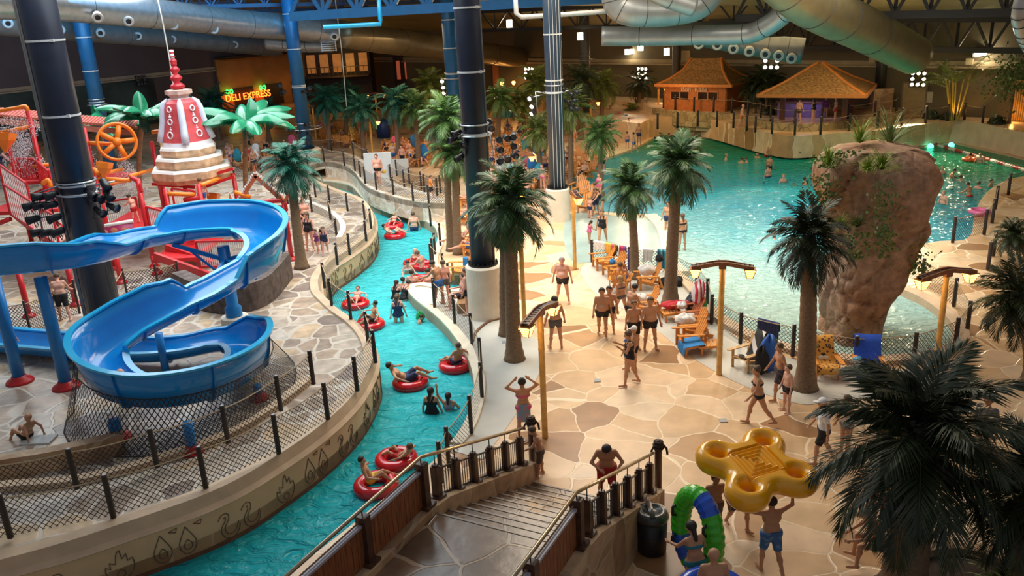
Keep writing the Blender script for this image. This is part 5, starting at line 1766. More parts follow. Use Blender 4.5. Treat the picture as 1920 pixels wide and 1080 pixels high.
for k, p in enumerate(sls):
 a, b = sls[max(k - 1, 0)], sls[min(k + 1, len(sls) - 1)]
 t = Vector((b.x - a.x, b.y - a.y, 0)).normalized()
 n = Vector((-t.y, t.x, 0))                     # left of travel
 hl, hr = hgt(k, 3), hgt(k, 4)
 q = p - sc0
 up = Vector((0, 0, 1))
 inner = [(HW + .10, hl), (HW + .05, hl * .62), (HW * .86, .12 + hl * .08), (HW * .55, .02), (0, 0), (-HW * .55, .02), (-HW * .86, .12 + hr * .08), (-HW - .05, hr * .62), (-HW - .10, hr)]
 outer = [(-HW - .14, hr - .02), (-HW - .10, hr * .6), (-HW * .92, .05), (-HW * .6, -.05), (0, -.07), (HW * .6, -.05), (HW * .92, .05), (HW + .10, hl * .6), (HW + .14, hl - .02)]
 rows.append([q + n * x + up * z for x, z in inner + outer])
 rimL.append([q + n * x + up * z for x, z in ((HW + .08, hl - .03), (HW + .08, hl + .02), (HW + .25, hl + .02), (HW + .25, hl - .035))])
 rimR.append([q - n * x + up * z for x, z in ((HW + .08, hr - .03), (HW + .08, hr + .02), (HW + .25, hr + .02), (HW + .25, hr - .035))])
mb = MB(); mb.grid(rows, closed=True); mb.build('flume', SLIDE, slide, True)
for rr in (rimL, rimR):
 mb = MB(); mb.grid(rr, closed=True); mb.build('rim', SLIDERIM, slide)
for k in range(14, len(sls) - 8, 13):              # flanged joints under the flume
 a, b = sls[k - 1], sls[k + 1]
 t = Vector((b.x - a.x, b.y - a.y, 0)).normalized()
 n = Vector((-t.y, t.x, 0))
 hl, hr = hgt(k, 3), hgt(k, 4)
 q = sls[k] - sc0
 sect = [(HW + .20, hl - .04), (HW + .16, hl * .6), (HW + .02, .0), (HW * .6, -.13), (0, -.16), (-HW * .6, -.13), (-HW - .02, .0), (-HW - .16, hr * .6), (-HW - .20, hr - .04)]
 sec2 = [(HW + .10, hl - .04), (HW + .07, hl * .6), (HW * .9, .04), (HW * .5, -.05), (0, -.06), (-HW * .5, -.05), (-HW * .9, .04), (-HW - .07, hr * .6), (-HW - .10, hr - .04)]
 mb = MB(); R1, R2 = [], []
 for tt in (-.02, .02):
  R1.append([q + n * x + t * tt + Vector((0, 0, z)) for x, z in sect])
  R2.append([q + n * x + t * tt + Vector((0, 0, z)) for x, z in sec2])
 mb.grid(R1); mb.grid([R1[0], R2[0]]); mb.grid([R1[1], R2[1]])
 mb.build('joint_flange', BLUEP, slide)
BASEP = mat('red_base_plate', (.50, .01, .012), .35, .1, 4)
def slide_post(foot, head, r, zf=ZP, base=True):
 b = P(foot[0], foot[1], zf)
 d = ray(*head)
 # column head: where the head pixel's ray comes nearest above the foot
 h = V(b, head[1])
 tp = Vector((b.x, b.y, h)) - sc0
 mb = MB(); mb.lathe([(r, b.z - sc0.z), (r, h - sc0.z)], 14, (b.x - sc0.x, b.y - sc0.y, 0))
 mb.build('support_post', BLUEP, slide, True)
 if base:
  mb = MB(); mb.lathe([(r * 2.3, 0), (r * 2.1, .07), (r * 1.25, .14), (r * 1.2, .2)], 16, b - sc0); mb.build('base_plate', BASEP, slide, True)
 return tp
slide_post((125, 726), (66, 520), .17)
slide_post((38, 716), (-10, 520), .17)
slide_post((221, 823), (213, 787), .15)
slide_post((362, 848), (350, 792), .12)
slide_post((486, 748), (470, 722), .12)
slide_post((312, 700), (316, 625), .11, base=False)
# main column on a pedestal with braces
pb = P(443, 614, ZP)
t = thing('slide_pedestal', 'round concrete pedestal under the main slide column', 'pedestal', pb)
mb = MB(); mb.lathe([(.46, 0), (.44, .40), (.40, .42), (.0, .42)], 26); mb.build('pedestal_body', PLASTER2, t, False)
h0, h1 = pb.z + .42, V(pb, 462)
mb = MB(); mb.lathe([(.27, h0 - sc0.z), (.27, h0 + .30 - sc0.z), (.19, h0 + .36 - sc0.z), (.19, h1 - sc0.z), (.0, h1 - sc0.z)], 20, (pb.x - sc0.x, pb.y - sc0.y, 0), cap=False)
mb.build('support_post', BLUEP, slide, True)
top0 = Vector((pb.x, pb.y, h1 - .45)) - sc0
for k in (38, 62, 92, 74):
 mb = MB(); mb.beam(top0, sls[k] - sc0 + Vector((0, 0, -.15)), .12, .12); mb.beam(top0 - Vector((0, 0, .7)), (top0 - Vector((0, 0, .7))).lerp(sls[k] - sc0, .72) + Vector((0, 0, .1)), .07, .07)
 mb.build('brace', BLUEP, slide)
# safety net round the low loop
netc = P(300, 800, ZP)
nt1 = [sls[k] for k in range(19 * SS, 28 * SS, 3)]
offn = offset(nt1, -.62)
gl = offset(nt1, -1.15)
mb = MB(); mb.uv = []
nn = len(nt1)
rows = [[], [], []]
s0 = 0
for i in range(nn):
 a = Vector((offn[i].x, offn[i].y, nt1[i].z + .35))
 b = Vector((gl[i].x, gl[i].y, ZP + .02))
 rows[0].append(a - netc); rows[1].append(a.lerp(b, .5) - netc + (b - a).cross(Vector((0, 0, 1))) * 0 + Vector((0, 0, -.06))); rows[2].append(b - netc)
mb.grid(rows)
for r_ in range(3):
 s0 = 0
 for i in range(nn):
  if i: s0 += (offn[i] - offn[i - 1]).length
  mb.uv.append((s0, r_ * .45))
tn = thing('safety_net', 'black safety net skirt hung round the lowest slide loop', 'net', netc)
mb.build('net', NETF, tn)
mb = MB(); mb.tube(rows[0], .016, 5); mb.tube(rows[2], .016, 5); mb.tube([rows[0][0], rows[2][0]], .014, 5); mb.tube([rows[0][-1], rows[2][-1]], .014, 5)
mb.build('edge_cord', BLACK, tn)
# ================================================================== RED WATER PLAY TOWER
YF, YMID, YB = 34.0, 38.0, 42.0
play = thing('water_play_tower', 'red and orange water play tower of pipes, stairs and platforms', 'play structure', PD(200, 520, YMID) * Vector((1, 1, 0)) + Vector((0, 0, ZP)) if False else Vector((PD(200, 460, YMID).x, YMID, ZP)))
pc = play.location.copy()
def rpost(px, py, Y, r=.10, m=REDP, foot=True, nm='post'):
 q = PD(px, py, Y)
 mb = MB(); mb.lathe([(r, ZP - pc.z), (r, q.z - pc.z)], 12, (q.x - pc.x, q.y - pc.y, 0)); mb.build(nm, m, play, True)
 if foot:
  mb = MB(); mb.lathe([(r * 2.4, 0), (r * 2.2, .06), (r * 1.2, .16)], 12, (q.x - pc.x, q.y - pc.y, 0)); mb.build('post_foot', BASEP, play, True)
def ppipe(pts, r=.09, m=ORANGEP, nm='orange_pipe'):
 mb = MB(); mb.tube(smoothline([PD(*p) - pc for p in pts], 5) if len(pts) > 2 else [PD(*p) - pc for p in pts], r, 10); mb.build(nm, m, play, True)
for px, py, Y in [(52, 208, YMID), (12, 255, YMID), (157, 240, YMID), (284, 265, YB), (180, 330, YF), (258, 335, YF), (301, 345, YMID), (33, 505, 28.5), (124, 490, 29.5), (215, 470, 32), (288, 480, 33), (310, 355, YF + 1), (343, 330, YMID), (372, 345, YF + 1), (437, 325, YMID), (375, 325, YB), (300, 325, YB), (532, 378, YF), (455, 385, YF)]:
 rpost(px, py, Y)
for pts in [[(-10, 209, YMID), (30, 203, YMID), (48, 200, YMID), (53, 212, YMID)], [(-5, 250, YMID), (54, 238, YMID)], [(165, 268, YMID), (210, 270, YMID)], [(180, 335, YF), (245, 338, YF)], [(62, 312, YMID), (95, 308, YMID)], [(165, 320, YMID), (178, 318, YF + 2), (182, 330, YF + 2)], [(185, 327, YF), (230, 318, YMID)], [(245, 330, YF + 1), (290, 318, YB)], [(195, 345, YF), (235, 340, YMID)], [(308, 363, YF + 1), (365, 365, YF + 1)], [(378, 347, YF + 1), (430, 328, YMID)], [(440, 360, YF), (470, 370, YF)], [(-5, 505, 28.5), (30, 508, 28.5)], [(80, 345, YF), (90, 338, YF), (95, 350, YF)], [(140, 345, YMID), (88, 335, YMID)], [(285, 248, YB), (310, 246, YB), (313, 262, YB)]]:
 ppipe(pts)
for pts in [[(455, 385, YF), (520, 376, YF), (532, 380, YF), (536, 395, YF)], [(245, 333, YF), (258, 340, YF), (264, 360, YF)], [(-5, 420, YF), (20, 410, YF)], [(365, 440, YF), (300, 430, YMID)], [(345, 375, YF + 1), (375, 370, YF + 1)]]:
 ppipe(pts, .10, REDP, 'red_pipe')
# platforms
def slab(pix, Y0, Y1, th=.14, m=REDP, nm='platform'):
 a, b = PD(pix[0], pix[2], Y0), PD(pix[1], pix[2], Y0)
 mb = MB(); mb.box(((a.x + b.x) / 2 - pc.x, (Y0 + Y1) / 2 - pc.y, a.z - pc.z), (abs(b.x - a.x), Y1 - Y0, th)); mb.build(nm, m, play)
slab((-30, 110, 402), YF, YB); slab((20, 80, 345), YMID, YB); slab((180, 275, 436), YF, YMID); slab((285, 372, 490), YF - 2, YMID - 2)
STONEW = mat('dark_rock_cladding', (.10, .075, .065), .8, .5, 4, .5)
a, b = P(345, 600, ZP), P(540, 560, ZP)
mb = MB(); ribbon(mb, smoothline([P(330, 560, ZP), P(385, 585, ZP), P(450, 588, ZP), P(510, 567, ZP), P(550, 520, ZP)], 5), 0, .5, ZP, ZP + 1.0)
struct(mb.build('wall_play_base', STONEW), 'dark rock wall under the play tower')
# railings of upright bars
def railing(p0, p1, n, hh, m=REDP, bm=WHITEP):
 A, B = PD(*p0) - pc, PD(*p1) - pc
 mb = MB(); mb.m = 0
 mb.tube([A + Vector((0, 0, hh)), B + Vector((0, 0, hh))], .05, 8); mb.tube([A, B], .05, 8)
 mb.tube([A, A + Vector((0, 0, hh))], .05, 8); mb.tube([B, B + Vector((0, 0, hh))], .05, 8)
 mb.m = 1
 for i in range(1, n): 
  q = A.lerp(B, i / n); mb.tube([q, q + Vector((0, 0, hh))], .022, 5)
 mb.build('railing', [m, bm], play)
railing((20, 402, YF), (112, 462, YF - 2.5), 22, 1.25)
railing((10, 360, YF + 2), (62, 398, YF), 14, 1.2)
railing((40, 335, YMID), (72, 335, YMID), 12, .9, REDP, REDP)
railing((72, 335, YMID), (100, 360, YMID - 1.5), 10, .9, REDP, REDP)
railing((330, 400, YF + 2), (372, 405, YF + 2), 14, 1.1)
railing((283, 432, YF), (365, 452, YF), 24, 1.0)
railing((375, 500, YF - 3), (495, 498, YF - 3), 30, 1.0)
railing((200, 420, YMID), (262, 410, YMID), 18, 1.0)
# stairs with white treads
mb = MB(); mb.m = 0
A, B = PD(30, 405, YF) - pc, PD(150, 500, YF - 2.5) - pc
for s in (0, 1.5): mb.beam(A + Vector((0, s, 0)), B + Vector((0, s, 0)), .12, .25)
mb.m = 1
for i in range(11):
 q = A.lerp(B, (i + .5) / 11); mb.box(q + Vector((0, .75, .05)), (.30, 1.5, .06))
mb.build('stair', [REDP, mat('pale_red_tread', (.62, .36, .28), .5, .1, 6)], play)
mb = MB(); mb.m = 0
A, B = PD(290, 480, YF - 2) - pc, PD(400, 520, YF - 3.5) - pc
mb.beam(A, B, .14, .3); mb.beam(A + Vector((0, 1.2, 0)), B + Vector((0, 1.2, 0)), .14, .3)
mb.build('red_beam', REDP, play)
# tiled roof edge
mb = MB(); mb.m = 0
A, B = PD(-30, 212, YMID + 1) - pc, PD(256, 238, YB) - pc
M2 = A.lerp(B, .5)
mb.beam(A, B, .9, .10); mb.beam(A - Vector((0, .4, .22)), B - Vector((0, .4, .22)), .12, .26)
mb.m = 1
for i in range(46):
 q = A.lerp(B, (i + .5) / 46); mb.tube([q + Vector((0, -.5, .03)), q + Vector((0, .35, .22))], .075, 6)
mb.build('tiled_roof', [mat('terracotta_fascia', (.40, .15, .09), .6, .15, 5), mat('terracotta_tile', (.46, .09, .06), .5, .2, 5)], play)
# orange water wheel
wq = PD(219, 266, YMID - .5) - pc
WM = Matrix.Rotation(R(78), 3, 'X') @ Matrix.Rotation(R(0), 3, 'Z')
WM = Matrix.Rotation(R(28), 3, 'Z') @ Matrix.Rotation(R(80), 3, 'X')
for s in (-.22, .22):
 mb = MB(); mb.torus(wq + WM @ Vector((0, 0, s)), .78, .06, 30, 8, WM)
 for i in range(5):
  a = 2 * math.pi * i / 5
  mb.beam(wq + WM @ Vector((0, 0, s)), wq + WM @ Vector((math.cos(a) * .78, math.sin(a) * .78, s)), .20, .05, WM @ Vector((0, 0, 1)))
 mb.lathe([(.18, -.06), (.18, .06)], 14, wq + WM @ Vector((0, 0, s)), WM)
 mb.build('water_wheel', ORANGEP, play, True)
# tipping buckets
for px, py, Y, s in [(10, 262, YMID - 1, .55), (196, 315, YF, .42), (400, 372, YMID, .42), (158, 322, YF + 1, .3)]:
 q = PD(px, py, Y) - pc
 mb = MB(); mb.lathe([(.06 * s, -1.0 * s), (.75 * s, .0), (.82 * s, .55 * s), (.78 * s, .55 * s), (.70 * s, .0)], 4, q, Matrix.Rotation(R(45), 3, 'Z') @ Matrix.Rotation(R(14), 3, 'Y'), cap=False)
 mb.build('tipping_bucket', ORANGEP, play)
# painted panel
A, B = PD(185, 442, YF - 1) - pc, PD(252, 430, YF - 1) - pc
mb = MB(); mb.m = 0
mb.beam(A + Vector((0, 0, -.1)), B + Vector((0, 0, -.1)), .06, .78); mb.m = 1
mb.tube([A + Vector((0, 0, .35)), B + Vector((0, 0, .35))], .07, 8)
mb.m = 2
rng = random.Random(5)
for i in range(9):
 q = A.lerp(B, .1 + .09 * i) + Vector((0, -.045, -.1 + .22 * math.sin(i * 1.9)))
 mb.ell(q, (.15, .02, .11), 8, 5)
mb.build('painted_panel', [mat('magenta_panel', (.36, .02, .10), .4, .1, 4), WHITEP, mat('salmon_motif', (.72, .26, .16), .5, .1, 6)], play, True)
# small red gable
G = [PD(447, 380, YF), PD(479, 328, YF), PD(527, 372, YF)]
G = [g - pc for g in G]
mb = MB(); mb.m = 0
mb.beam(G[0], G[1], .12, .2); mb.beam(G[1], G[2], .12, .2); mb.beam(G[0] + Vector((0, 0, -.15)), G[2] + Vector((0, 0, -.35)), .1, .12)
mb.tube([G[1], G[1] + Vector((0, 0, .4))], [.07, .01], 6)
for q, s in ((G[0], -1), (G[2], 1)): mb.tube([q, q + Vector((s * .15, 0, -.1)), q + Vector((s * .3, 0, .1)), q + Vector((s * .3, 0, .4))], [.1, .09, .08, .01], 6)
mb.m = 1
for a, b in ((G[0], G[1]), (G[1], G[2])):
 for i in range(12): q = a.lerp(b, (i + .5) / 12); mb.box(q + Vector((0, 0, .13)), (.07, .14, .07))
mb.build('gable_trim', [mat('orange_red_gable', (.52, .12, .05), .45, .15, 5), WHITEP], play)
# stupa tower on the canopy frame
YS = 37.5
sb = PD(362, 331, YS)
frame = MB()
for a, b in (((300, 335), (362, 337)), ((362, 337), (438, 316)), ((285, 345), (380, 352)), ((380, 352), (440, 330))):
 frame.beam(PD(a[0], a[1], YS - .8) - pc, PD(b[0], b[1], YS - .8) - pc, .14, .12)
frame.build('canopy_frame', REDP, play)
stupa = thing('stupa_tower', 'red and white bell shaped tower with a tall ringed spire', 'tower', sb)
SM = Matrix.Rotation(R(62), 3, 'Z')
OCH = mat('weathered_cream_tier', (.62, .40, .24), .6, .35, 3)
def tier(z0, z1, w, nm='tier'):
 mb = MB(); k = w * .42
 pr = []
 poly = [(w, k), (k, w), (-k, w), (-w, k), (-w, -k), (-k, -w), (k, -w), (w, -k)]
 for s, z in ((.90, z0), (1.0, z0 + (z1 - z0) * .35), (1.0, z1 - .10), (.96, z1)):
  pr.append([SM @ Vector((x * s, y * s, z)) for x, y in poly])
 mb.m = 0; mb.grid(pr[:3], closed=True); mb.m = 1; mb.grid(pr[2:], closed=True)
 mb.add(pr[-1], [tuple(range(8))]); mb.m = 0; mb.add(pr[0], [tuple(range(7, -1, -1))])
 mb.build(nm, [OCH, mat('white_tier_top', (.78, .74, .70), .5, .08, 4)], stupa)
tier(-.1, .52, 1.62); tier(.50, 1.0, 1.38); tier(.98, 1.42, 1.14)
WHT, PNK = mat('white_stupa_paint', (.76, .72, .76), .4, .08, 4), mat('coral_red_stupa_paint', (.62, .075, .085), .4, .2, 3)
mb = MB()
prof = [(1.10, 1.40), (1.04, 1.62), (.92, 2.0), (.80, 2.5), (.74, 3.0), (.66, 3.25), (.48, 3.42), (.30, 3.48)]
N = 48
rws = []
for r_, z in prof:
 rw = []
 for j in range(N):
  a = 2 * math.pi * j / N
  sq = 1.0 / max(abs(math.cos(a)), abs(math.sin(a))) ** .38
  rw.append(SM @ Vector((r_ * .88 * sq * math.cos(a), r_ * .88 * sq * math.sin(a), z)))
 rws.append(rw)
for j in range(N):
 ph = (j + .5) % 12
 for i in range(len(rws) - 1):
  mb.m = 0 if ((ph < 4.8 or ph > 7.2) and 0 < i < 6) else 1
  mb.add([rws[i][j], rws[i][(j + 1) % N], rws[i + 1][(j + 1) % N], rws[i + 1][j]], [(0, 1, 2, 3)])
mb.build('bell', [PNK, WHT], stupa, True)
# white corner bands and relief ornaments
for q in range(4):
 a = math.pi / 2 * q + math.pi / 4
 pts = []
 for r_, z in prof[1:-1]:
  sq = 1.0 / max(abs(math.cos(a)), abs(math.sin(a))) ** .38
  pts.append(SM @ Vector((r_ * .90 * sq * math.cos(a), r_ * .90 * sq * math.sin(a), z)))
 mb = MB(); mb.tube(pts, [.17, .16, .15, .14, .12, .06], 8); mb.build('corner_band', mat('pale_blue_white', (.62, .66, .78), .4, .08, 4), stupa, True)
for q in range(4):
 a0 = math.pi / 2 * q
 for zc, rr in ((1.95, .14), (2.5, .12), (3.02, .11)):
  r_ = np.interp(zc, [p[1] for p in prof], [p[0] for p in prof]) * .88 + .02
  d = SM @ Vector((math.cos(a0), math.sin(a0), 0))
  M = (d + Vector((0, 0, .12))).to_track_quat('Z', 'Y').to_matrix()
  mb = MB(); mb.torus(d * r_ + Vector((0, 0, zc)), rr, .035, 16, 6, M)
  mb.ell(d * r_ + Vector((0, 0, zc - rr - .12)), (.05, .05, .06), 6, 4); mb.ell(d * r_ + Vector((0, 0, zc - rr - .2)), (.09, .09, .05), 6, 4)
  mb.build('ornament', WHT, stupa, True)
mb = MB(); mb.lathe([(.36, 3.42), (.42, 3.55), (.56, 3.62), (.56, 3.78), (.40, 3.80), (.0, 3.80)], 8, (0, 0, 0), SM); mb.build('collar', [mat('pink_collar', (.66, .42, .36), .5, .2, 5)], stupa)
sh = V(sb, 118) - sb.z
mb = MB(); mb.m = 0
pz = 3.78
prf = []
for i in range(5):
 rr = .32 - i * .055
 prf += [(rr * .45, pz), (rr, pz + .12 + .02 * i), (rr * .85, pz + .22), (rr * .45, pz + .32)]
 pz += .34
mb.lathe(prf, 14)
zt = sh
mb.m = 1; mb.lathe([(.09, pz - .03), (.075, zt - .1)], 10)
mb.m = 0; mb.lathe([(.11, pz + (zt - pz) * .5), (.13, pz + (zt - pz) * .53), (.11, pz + (zt - pz) * .56)], 10); mb.ell((0, 0, zt - .05), (.13, .13, .14), 10, 8)
mb.build('spire', [mat('deep_red_spire', (.50, .02, .03), .35, .15, 5), WHT], stupa, True)
# water thrown by the play tower: countless drops
DROPS = mat('white_water_drops', (.80, .86, .90), .25, .05, 5)
def spray(label, org, spread, hgt_, n, seed, fall=0.0, wide=1.0):
 rng = random.Random(seed)
 c = PD(*org)
 mb = MB()
 for i in range(n):
  u = rng.random() ** .7
  a = rng.uniform(-spread, spread)
  if fall: q = Vector((math.sin(a) * wide * u, rng.uniform(-.3, .3), -fall * u))
  else: q = Vector((math.sin(a) * hgt_ * u, rng.uniform(-.25, .25) * u, math.cos(a) * hgt_ * u))
  s = rng.uniform(.006, .014)
  mb.add([q + Vector((s, 0, 0)), q + Vector((-s * .5, s, 0)), q + Vector((-s * .5, -s, 0)), q + Vector((0, 0, s * 3)), q - Vector((0, 0, s * 2))], [(0, 1, 3), (1, 2, 3), (2, 0, 3), (1, 0, 4), (2, 1, 4), (0, 2, 4)])
 o = mb.build('water_spray', DROPS, None, False, c)
 return tag(o, label, 'water spray', None, 'stuff')
spray('fan of white water drops spraying up behind the red platform', (42, 315, YMID), .62, 2.3, 2600, 3)
spray('white water drops falling under the orange wheel', (228, 282, YMID - .3), 1.2, 1, 1300, 4, fall=2.1, wide=.9)
spray('water drops sheeting from the tiled roof edge', (28, 238, YMID), 1.4, 1, 1500, 6, fall=2.2, wide=1.3)
spray('thin curtain of drops behind the dark column', (155, 255, YMID + 1), 1.4, 1, 900, 9, fall=3.0, wide=1.0)
# ================================================================== ROCK IN THE WAVE POOL
YR = 25.4
SECT = [(1548, 1640, 640), (1543, 1655, 605), (1540, 1668, 560), (1545, 1690, 520), (1558, 1705, 475), (1548, 1728, 425), (1535, 1745, 380), (1528, 1760, 330), (1532, 1756, 305), (1548, 1735, 285), (1580, 1700, 276)]
sec = []
for a, b, y in SECT:
 A, B = PD(a, y, YR), PD(b, y, YR)
 sec.append(((A.x + B.x) / 2, (B.x - A.x) / 2, (A.z + B.z) / 2))
rc = Vector((sec[0][0], YR, -.5))
rng = random.Random(11)
zs_ = [s[2] for s in sec]
NZ, NA = 70, 96
mb = MB(); rws = []
z0, z1 = -.6, zs_[-1]
cells = [(rng.uniform(0, 2 * math.pi), rng.uniform(z0, z1), rng.uniform(-.20, .20)) for _ in range(46)]
for i in range(NZ + 1):
 z = z0 + (z1 - z0) * i / NZ
 cx = np.interp(z, zs_, [s[0] for s in sec]); rx = np.interp(z, zs_, [s[1] for s in sec])
 row = []
 for j in range(NA):
  a = 2 * math.pi * j / NA
  best, sec2, off = 9e9, 9e9, 0
  for ca, cz, co in cells:
   da = abs((a - ca + math.pi) % (2 * math.pi) - math.pi) * 1.5
   dd = da * da + ((z - cz) * .75) ** 2
   if dd < best: sec2, best, off = best, dd, co
   elif dd < sec2: sec2 = dd
  crack = min(1.0, (math.sqrt(sec2) - math.sqrt(best)) / .10)
  k = 1 + off * .62 - .12 * (1 - crack) + .05 * math.sin(3 * a + z) + .03 * math.sin(7 * a - 2.3 * z) + .018 * math.sin(15 * a + 5 * z)
  e = abs(math.cos(a)) ** 4 + abs(math.sin(a)) ** 4
  sq = e ** -.16
  row.append(Vector((cx + rx * .93 * k * sq * math.cos(a), YR + max(1.1, rx * .85) * k * sq * math.sin(a), z)) - rc)
 rws.append(row)
mb.grid(rws, closed=True)
mb.add([p for p in rws[-1]] + [Vector((sec[-1][0], YR, z1 + .12)) - rc], [(j, (j + 1) % NA, NA) for j in range(NA)])
ROCKM, t_, b_, o_ = nt('brown_pool_rock')
g_ = node(t_, 'ShaderNodeNewGeometry')
n1 = node(t_, 'ShaderNodeTexNoise', i_Scale=.38, i_Detail=3.0); n2 = node(t_, 'ShaderNodeTexNoise', i_Scale=5.0, i_Detail=8.0)
t_.links.new(g_.outputs['Position'], n1.inputs['Vector']); t_.links.new(g_.outputs['Position'], n2.inputs['Vector'])
cr_ = node(t_, 'ShaderNodeValToRGB'); cr_.color_ramp.elements[0].position = .35; cr_.color_ramp.elements[1].position = .65
cr_.color_ramp.elements[0].color = (.27, .115, .035, 1); cr_.color_ramp.elements[1].color = (.33, .225, .16, 1)
t_.links.new(n1.outputs['Fac'], cr_.inputs[0])
mr_ = node(t_, 'ShaderNodeMapRange'); mr_.inputs['From Min'].default_value = .3; mr_.inputs['From Max'].default_value = .7; mr_.inputs['To Min'].default_value = .65; mr_.inputs['To Max'].default_value = 1.3
t_.links.new(n2.outputs['Fac'], mr_.inputs['Value'])
vm_ = node(t_, 'ShaderNodeVectorMath', operation='MULTIPLY'); t_.links.new(cr_.outputs[0], vm_.inputs[0]); t_.links.new(mr_.outputs[0], vm_.inputs[1]); t_.links.new(vm_.outputs[0], b_.inputs['Base Color'])
b_.inputs['Roughness'].default_value = .75
vo_ = node(t_, 'ShaderNodeTexVoronoi', feature='DISTANCE_TO_EDGE', i_Scale=.9); t_.links.new(g_.outputs['Position'], vo_.inputs['Vector'])
ml_ = node(t_, 'ShaderNodeMath', operation='MINIMUM'); ml_.inputs[1].default_value = .06; t_.links.new(vo_.outputs['Distance'], ml_.inputs[0])
ma_ = node(t_, 'ShaderNodeMath', operation='MULTIPLY_ADD'); ma_.inputs[1].default_value = 9.0; t_.links.new(ml_.outputs[0], ma_.inputs[0]); t_.links.new(n2.outputs['Fac'], ma_.inputs[2])
bp_ = node(t_, 'ShaderNodeBump', i_Strength=.55, i_Distance=.10); t_.links.new(ma_.outputs[0], bp_.inputs['Height']); t_.links.new(bp_.outputs[0], b_.inputs['Normal'])
tag(mb.build('pool_rock', ROCKM, None, True, rc), 'tall overhanging brown rock standing in the wave pool', 'rock')
def tuft(label, at, n, L, wd, m, seed, droop=1.2, name='fern', cat='plant', lo=.2):
 rng = random.Random(seed)
 mb = MB()
 for i in range(n):
  a, el = rng.uniform(0, 6.283), rng.uniform(lo, 1.45)
  l = L * rng.uniform(.6, 1.15)
  side = Vector((-math.sin(a), math.cos(a), 0))
  p = Vector((0, 0, 0)); rowsA = []
  for s in range(6):
   u = s / 5
   e = el - droop * u * u
   w = wd * (1 - u) ** .6
   rowsA.append([p + side * w, p - side * w])
   p = p + Vector((math.cos(a) * math.cos(e), math.sin(a) * math.cos(e), math.sin(e))) * (l / 5)
  mb.grid(rowsA)
 return tag(mb.build(name, m, None, False, at), label, cat)
def vine(label, at, L, n, seed, m=IVY, spread=.35, name='hanging_ivy', up=0.1):
 rng = random.Random(seed)
 mb = MB()
 for i in range(n):
  u = rng.random()
  q = Vector((rng.gauss(0, spread * (1 - .5 * u)), rng.gauss(-.05, spread * .5 * (1 - .6 * u)), up - L * u))
  s = rng.uniform(.04, .085)
  d = Vector((rng.uniform(-1, 1), rng.uniform(-1, -.1), rng.uniform(-.6, .6))).normalized()
  x = d.orthogonal().normalized() * s
  y = d.cross(x).normalized() * s * .7
  mb.add([q + x, q + y, q - x * .8, q - y], [(0, 1, 2, 3)])
 return tag(mb.build(name, m, None, False, at), label, 'plant')
tuft('bright grassy fern on the left shoulder of the rock', PD(1553, 310, YR - .8), 120, .75, .018, LEAF, 1)
tuft('bright drooping fern in the middle of the rock face', PD(1652, 318, YR - 1.9), 150, .75, .020, LEAF, 2, 1.7)
tuft('second bright fern left of the middle one on the rock', PD(1628, 322, YR - 1.9), 90, .6, .020, LEAF, 3, 1.5)
tuft('tall grassy plant on top of the rock', PD(1612, 268, YR), 100, .9, .018, LEAF, 4, 1.0)
tuft('long leaved green plant on the back right of the rock top', PD(1668, 272, YR + .5), 60, 1.3, .025, IVY, 5, .9)
tuft('green fern on a ledge at the lower right of the rock', PD(1722, 462, YR - .9), 110, .6, .018, LEAF, 6, 1.6)
tuft('small bright fern on the lower left ledge of the rock', PD(1575, 425, YR - 1.5), 90, .55, .018, LEAF, 7, 1.5)
tuft('dark fern beside the bright fern on the lower left ledge', PD(1608, 425, YR - 1.6), 80, .55, .018, IVY, 8, 1.5)
vine('ivy hanging over the left edge of the rock', PD(1545, 335, YR - .9), 1.1, 260, 1)
vine('ivy trailing down the middle of the rock face', PD(1660, 345, YR - 2.0), 1.7, 240, 2, spread=.25)
vine('ivy spreading over the top edge of the rock', PD(1575, 290, YR - .6), .5, 220, 3, spread=.55)
vine('ivy trailing from the lower left ledge', PD(1605, 440, YR - 1.6), .9, 170, 4, spread=.28)
vine('ivy trailing from the lower middle ledge of the rock', PD(1660, 440, YR - 1.6), .8, 120, 5, spread=.2)
vine('pale flowering ivy below the right ledge fern', PD(1722, 478, YR - .9), .7, 130, 6, spread=.25)
# ================================================================== BAR HUT, PAVILION, BACK WALL
def frame_at(p, n):
 x = Vector((n.y, -n.x, 0))
 if x.x < 0: x = -x
 return Matrix((x, n, Vector((0, 0, 1)))).transposed()
hn = Vector((-.40, -.92, 0)).normalized()
hl, hr_ = P(1247, 206, ZT), P(1360, 209, ZT)
hx = (hr_ - hl); hw = hx.length; hx.normalize(); hn = Vector((hx.y, -hx.x, 0))
HM = Matrix((hx, -hn, Vector((0, 0, 1)))).transposed()
hut = thing('bar_hut', 'orange brown wooden bar hut with a shingled roof on the terrace', 'hut', (hl + hr_) / 2, math.atan2(hx.y, hx.x))
eh = V(hl, 158) - ZT
W2, D2 = hw / 2, 4.2
mb = MB()
t_h = .16
ops = [(-W2 * .80, -W2 * .18), (W2 * .10, W2 * .76)]
zs0, zs1 = eh * .40, eh * .74
mb.box((0, 0, zs0 / 2), (hw, t_h, zs0)); mb.box((0, 0, (zs1 + eh) / 2), (hw, t_h, eh - zs1))
xs = [-W2, ops[0][0], ops[0][1], ops[1][0], ops[1][1], W2]
for a, b in ((0, 1), (2, 3), (4, 5)): mb.box(((xs[a] + xs[b]) / 2, 0, (zs0 + zs1) / 2), (xs[b] - xs[a], t_h, zs1 - zs0))
for s in (-1, 1): mb.box((s * W2, D2 / 2, eh / 2), (t_h, D2, eh))
mb.box((0, D2, eh / 2), (hw, t_h, eh))
mb.build('wall', HUTW, hut)
DGLASS = mat('dark_window_glass', (.03, .018, .014), .12, .3, 3)
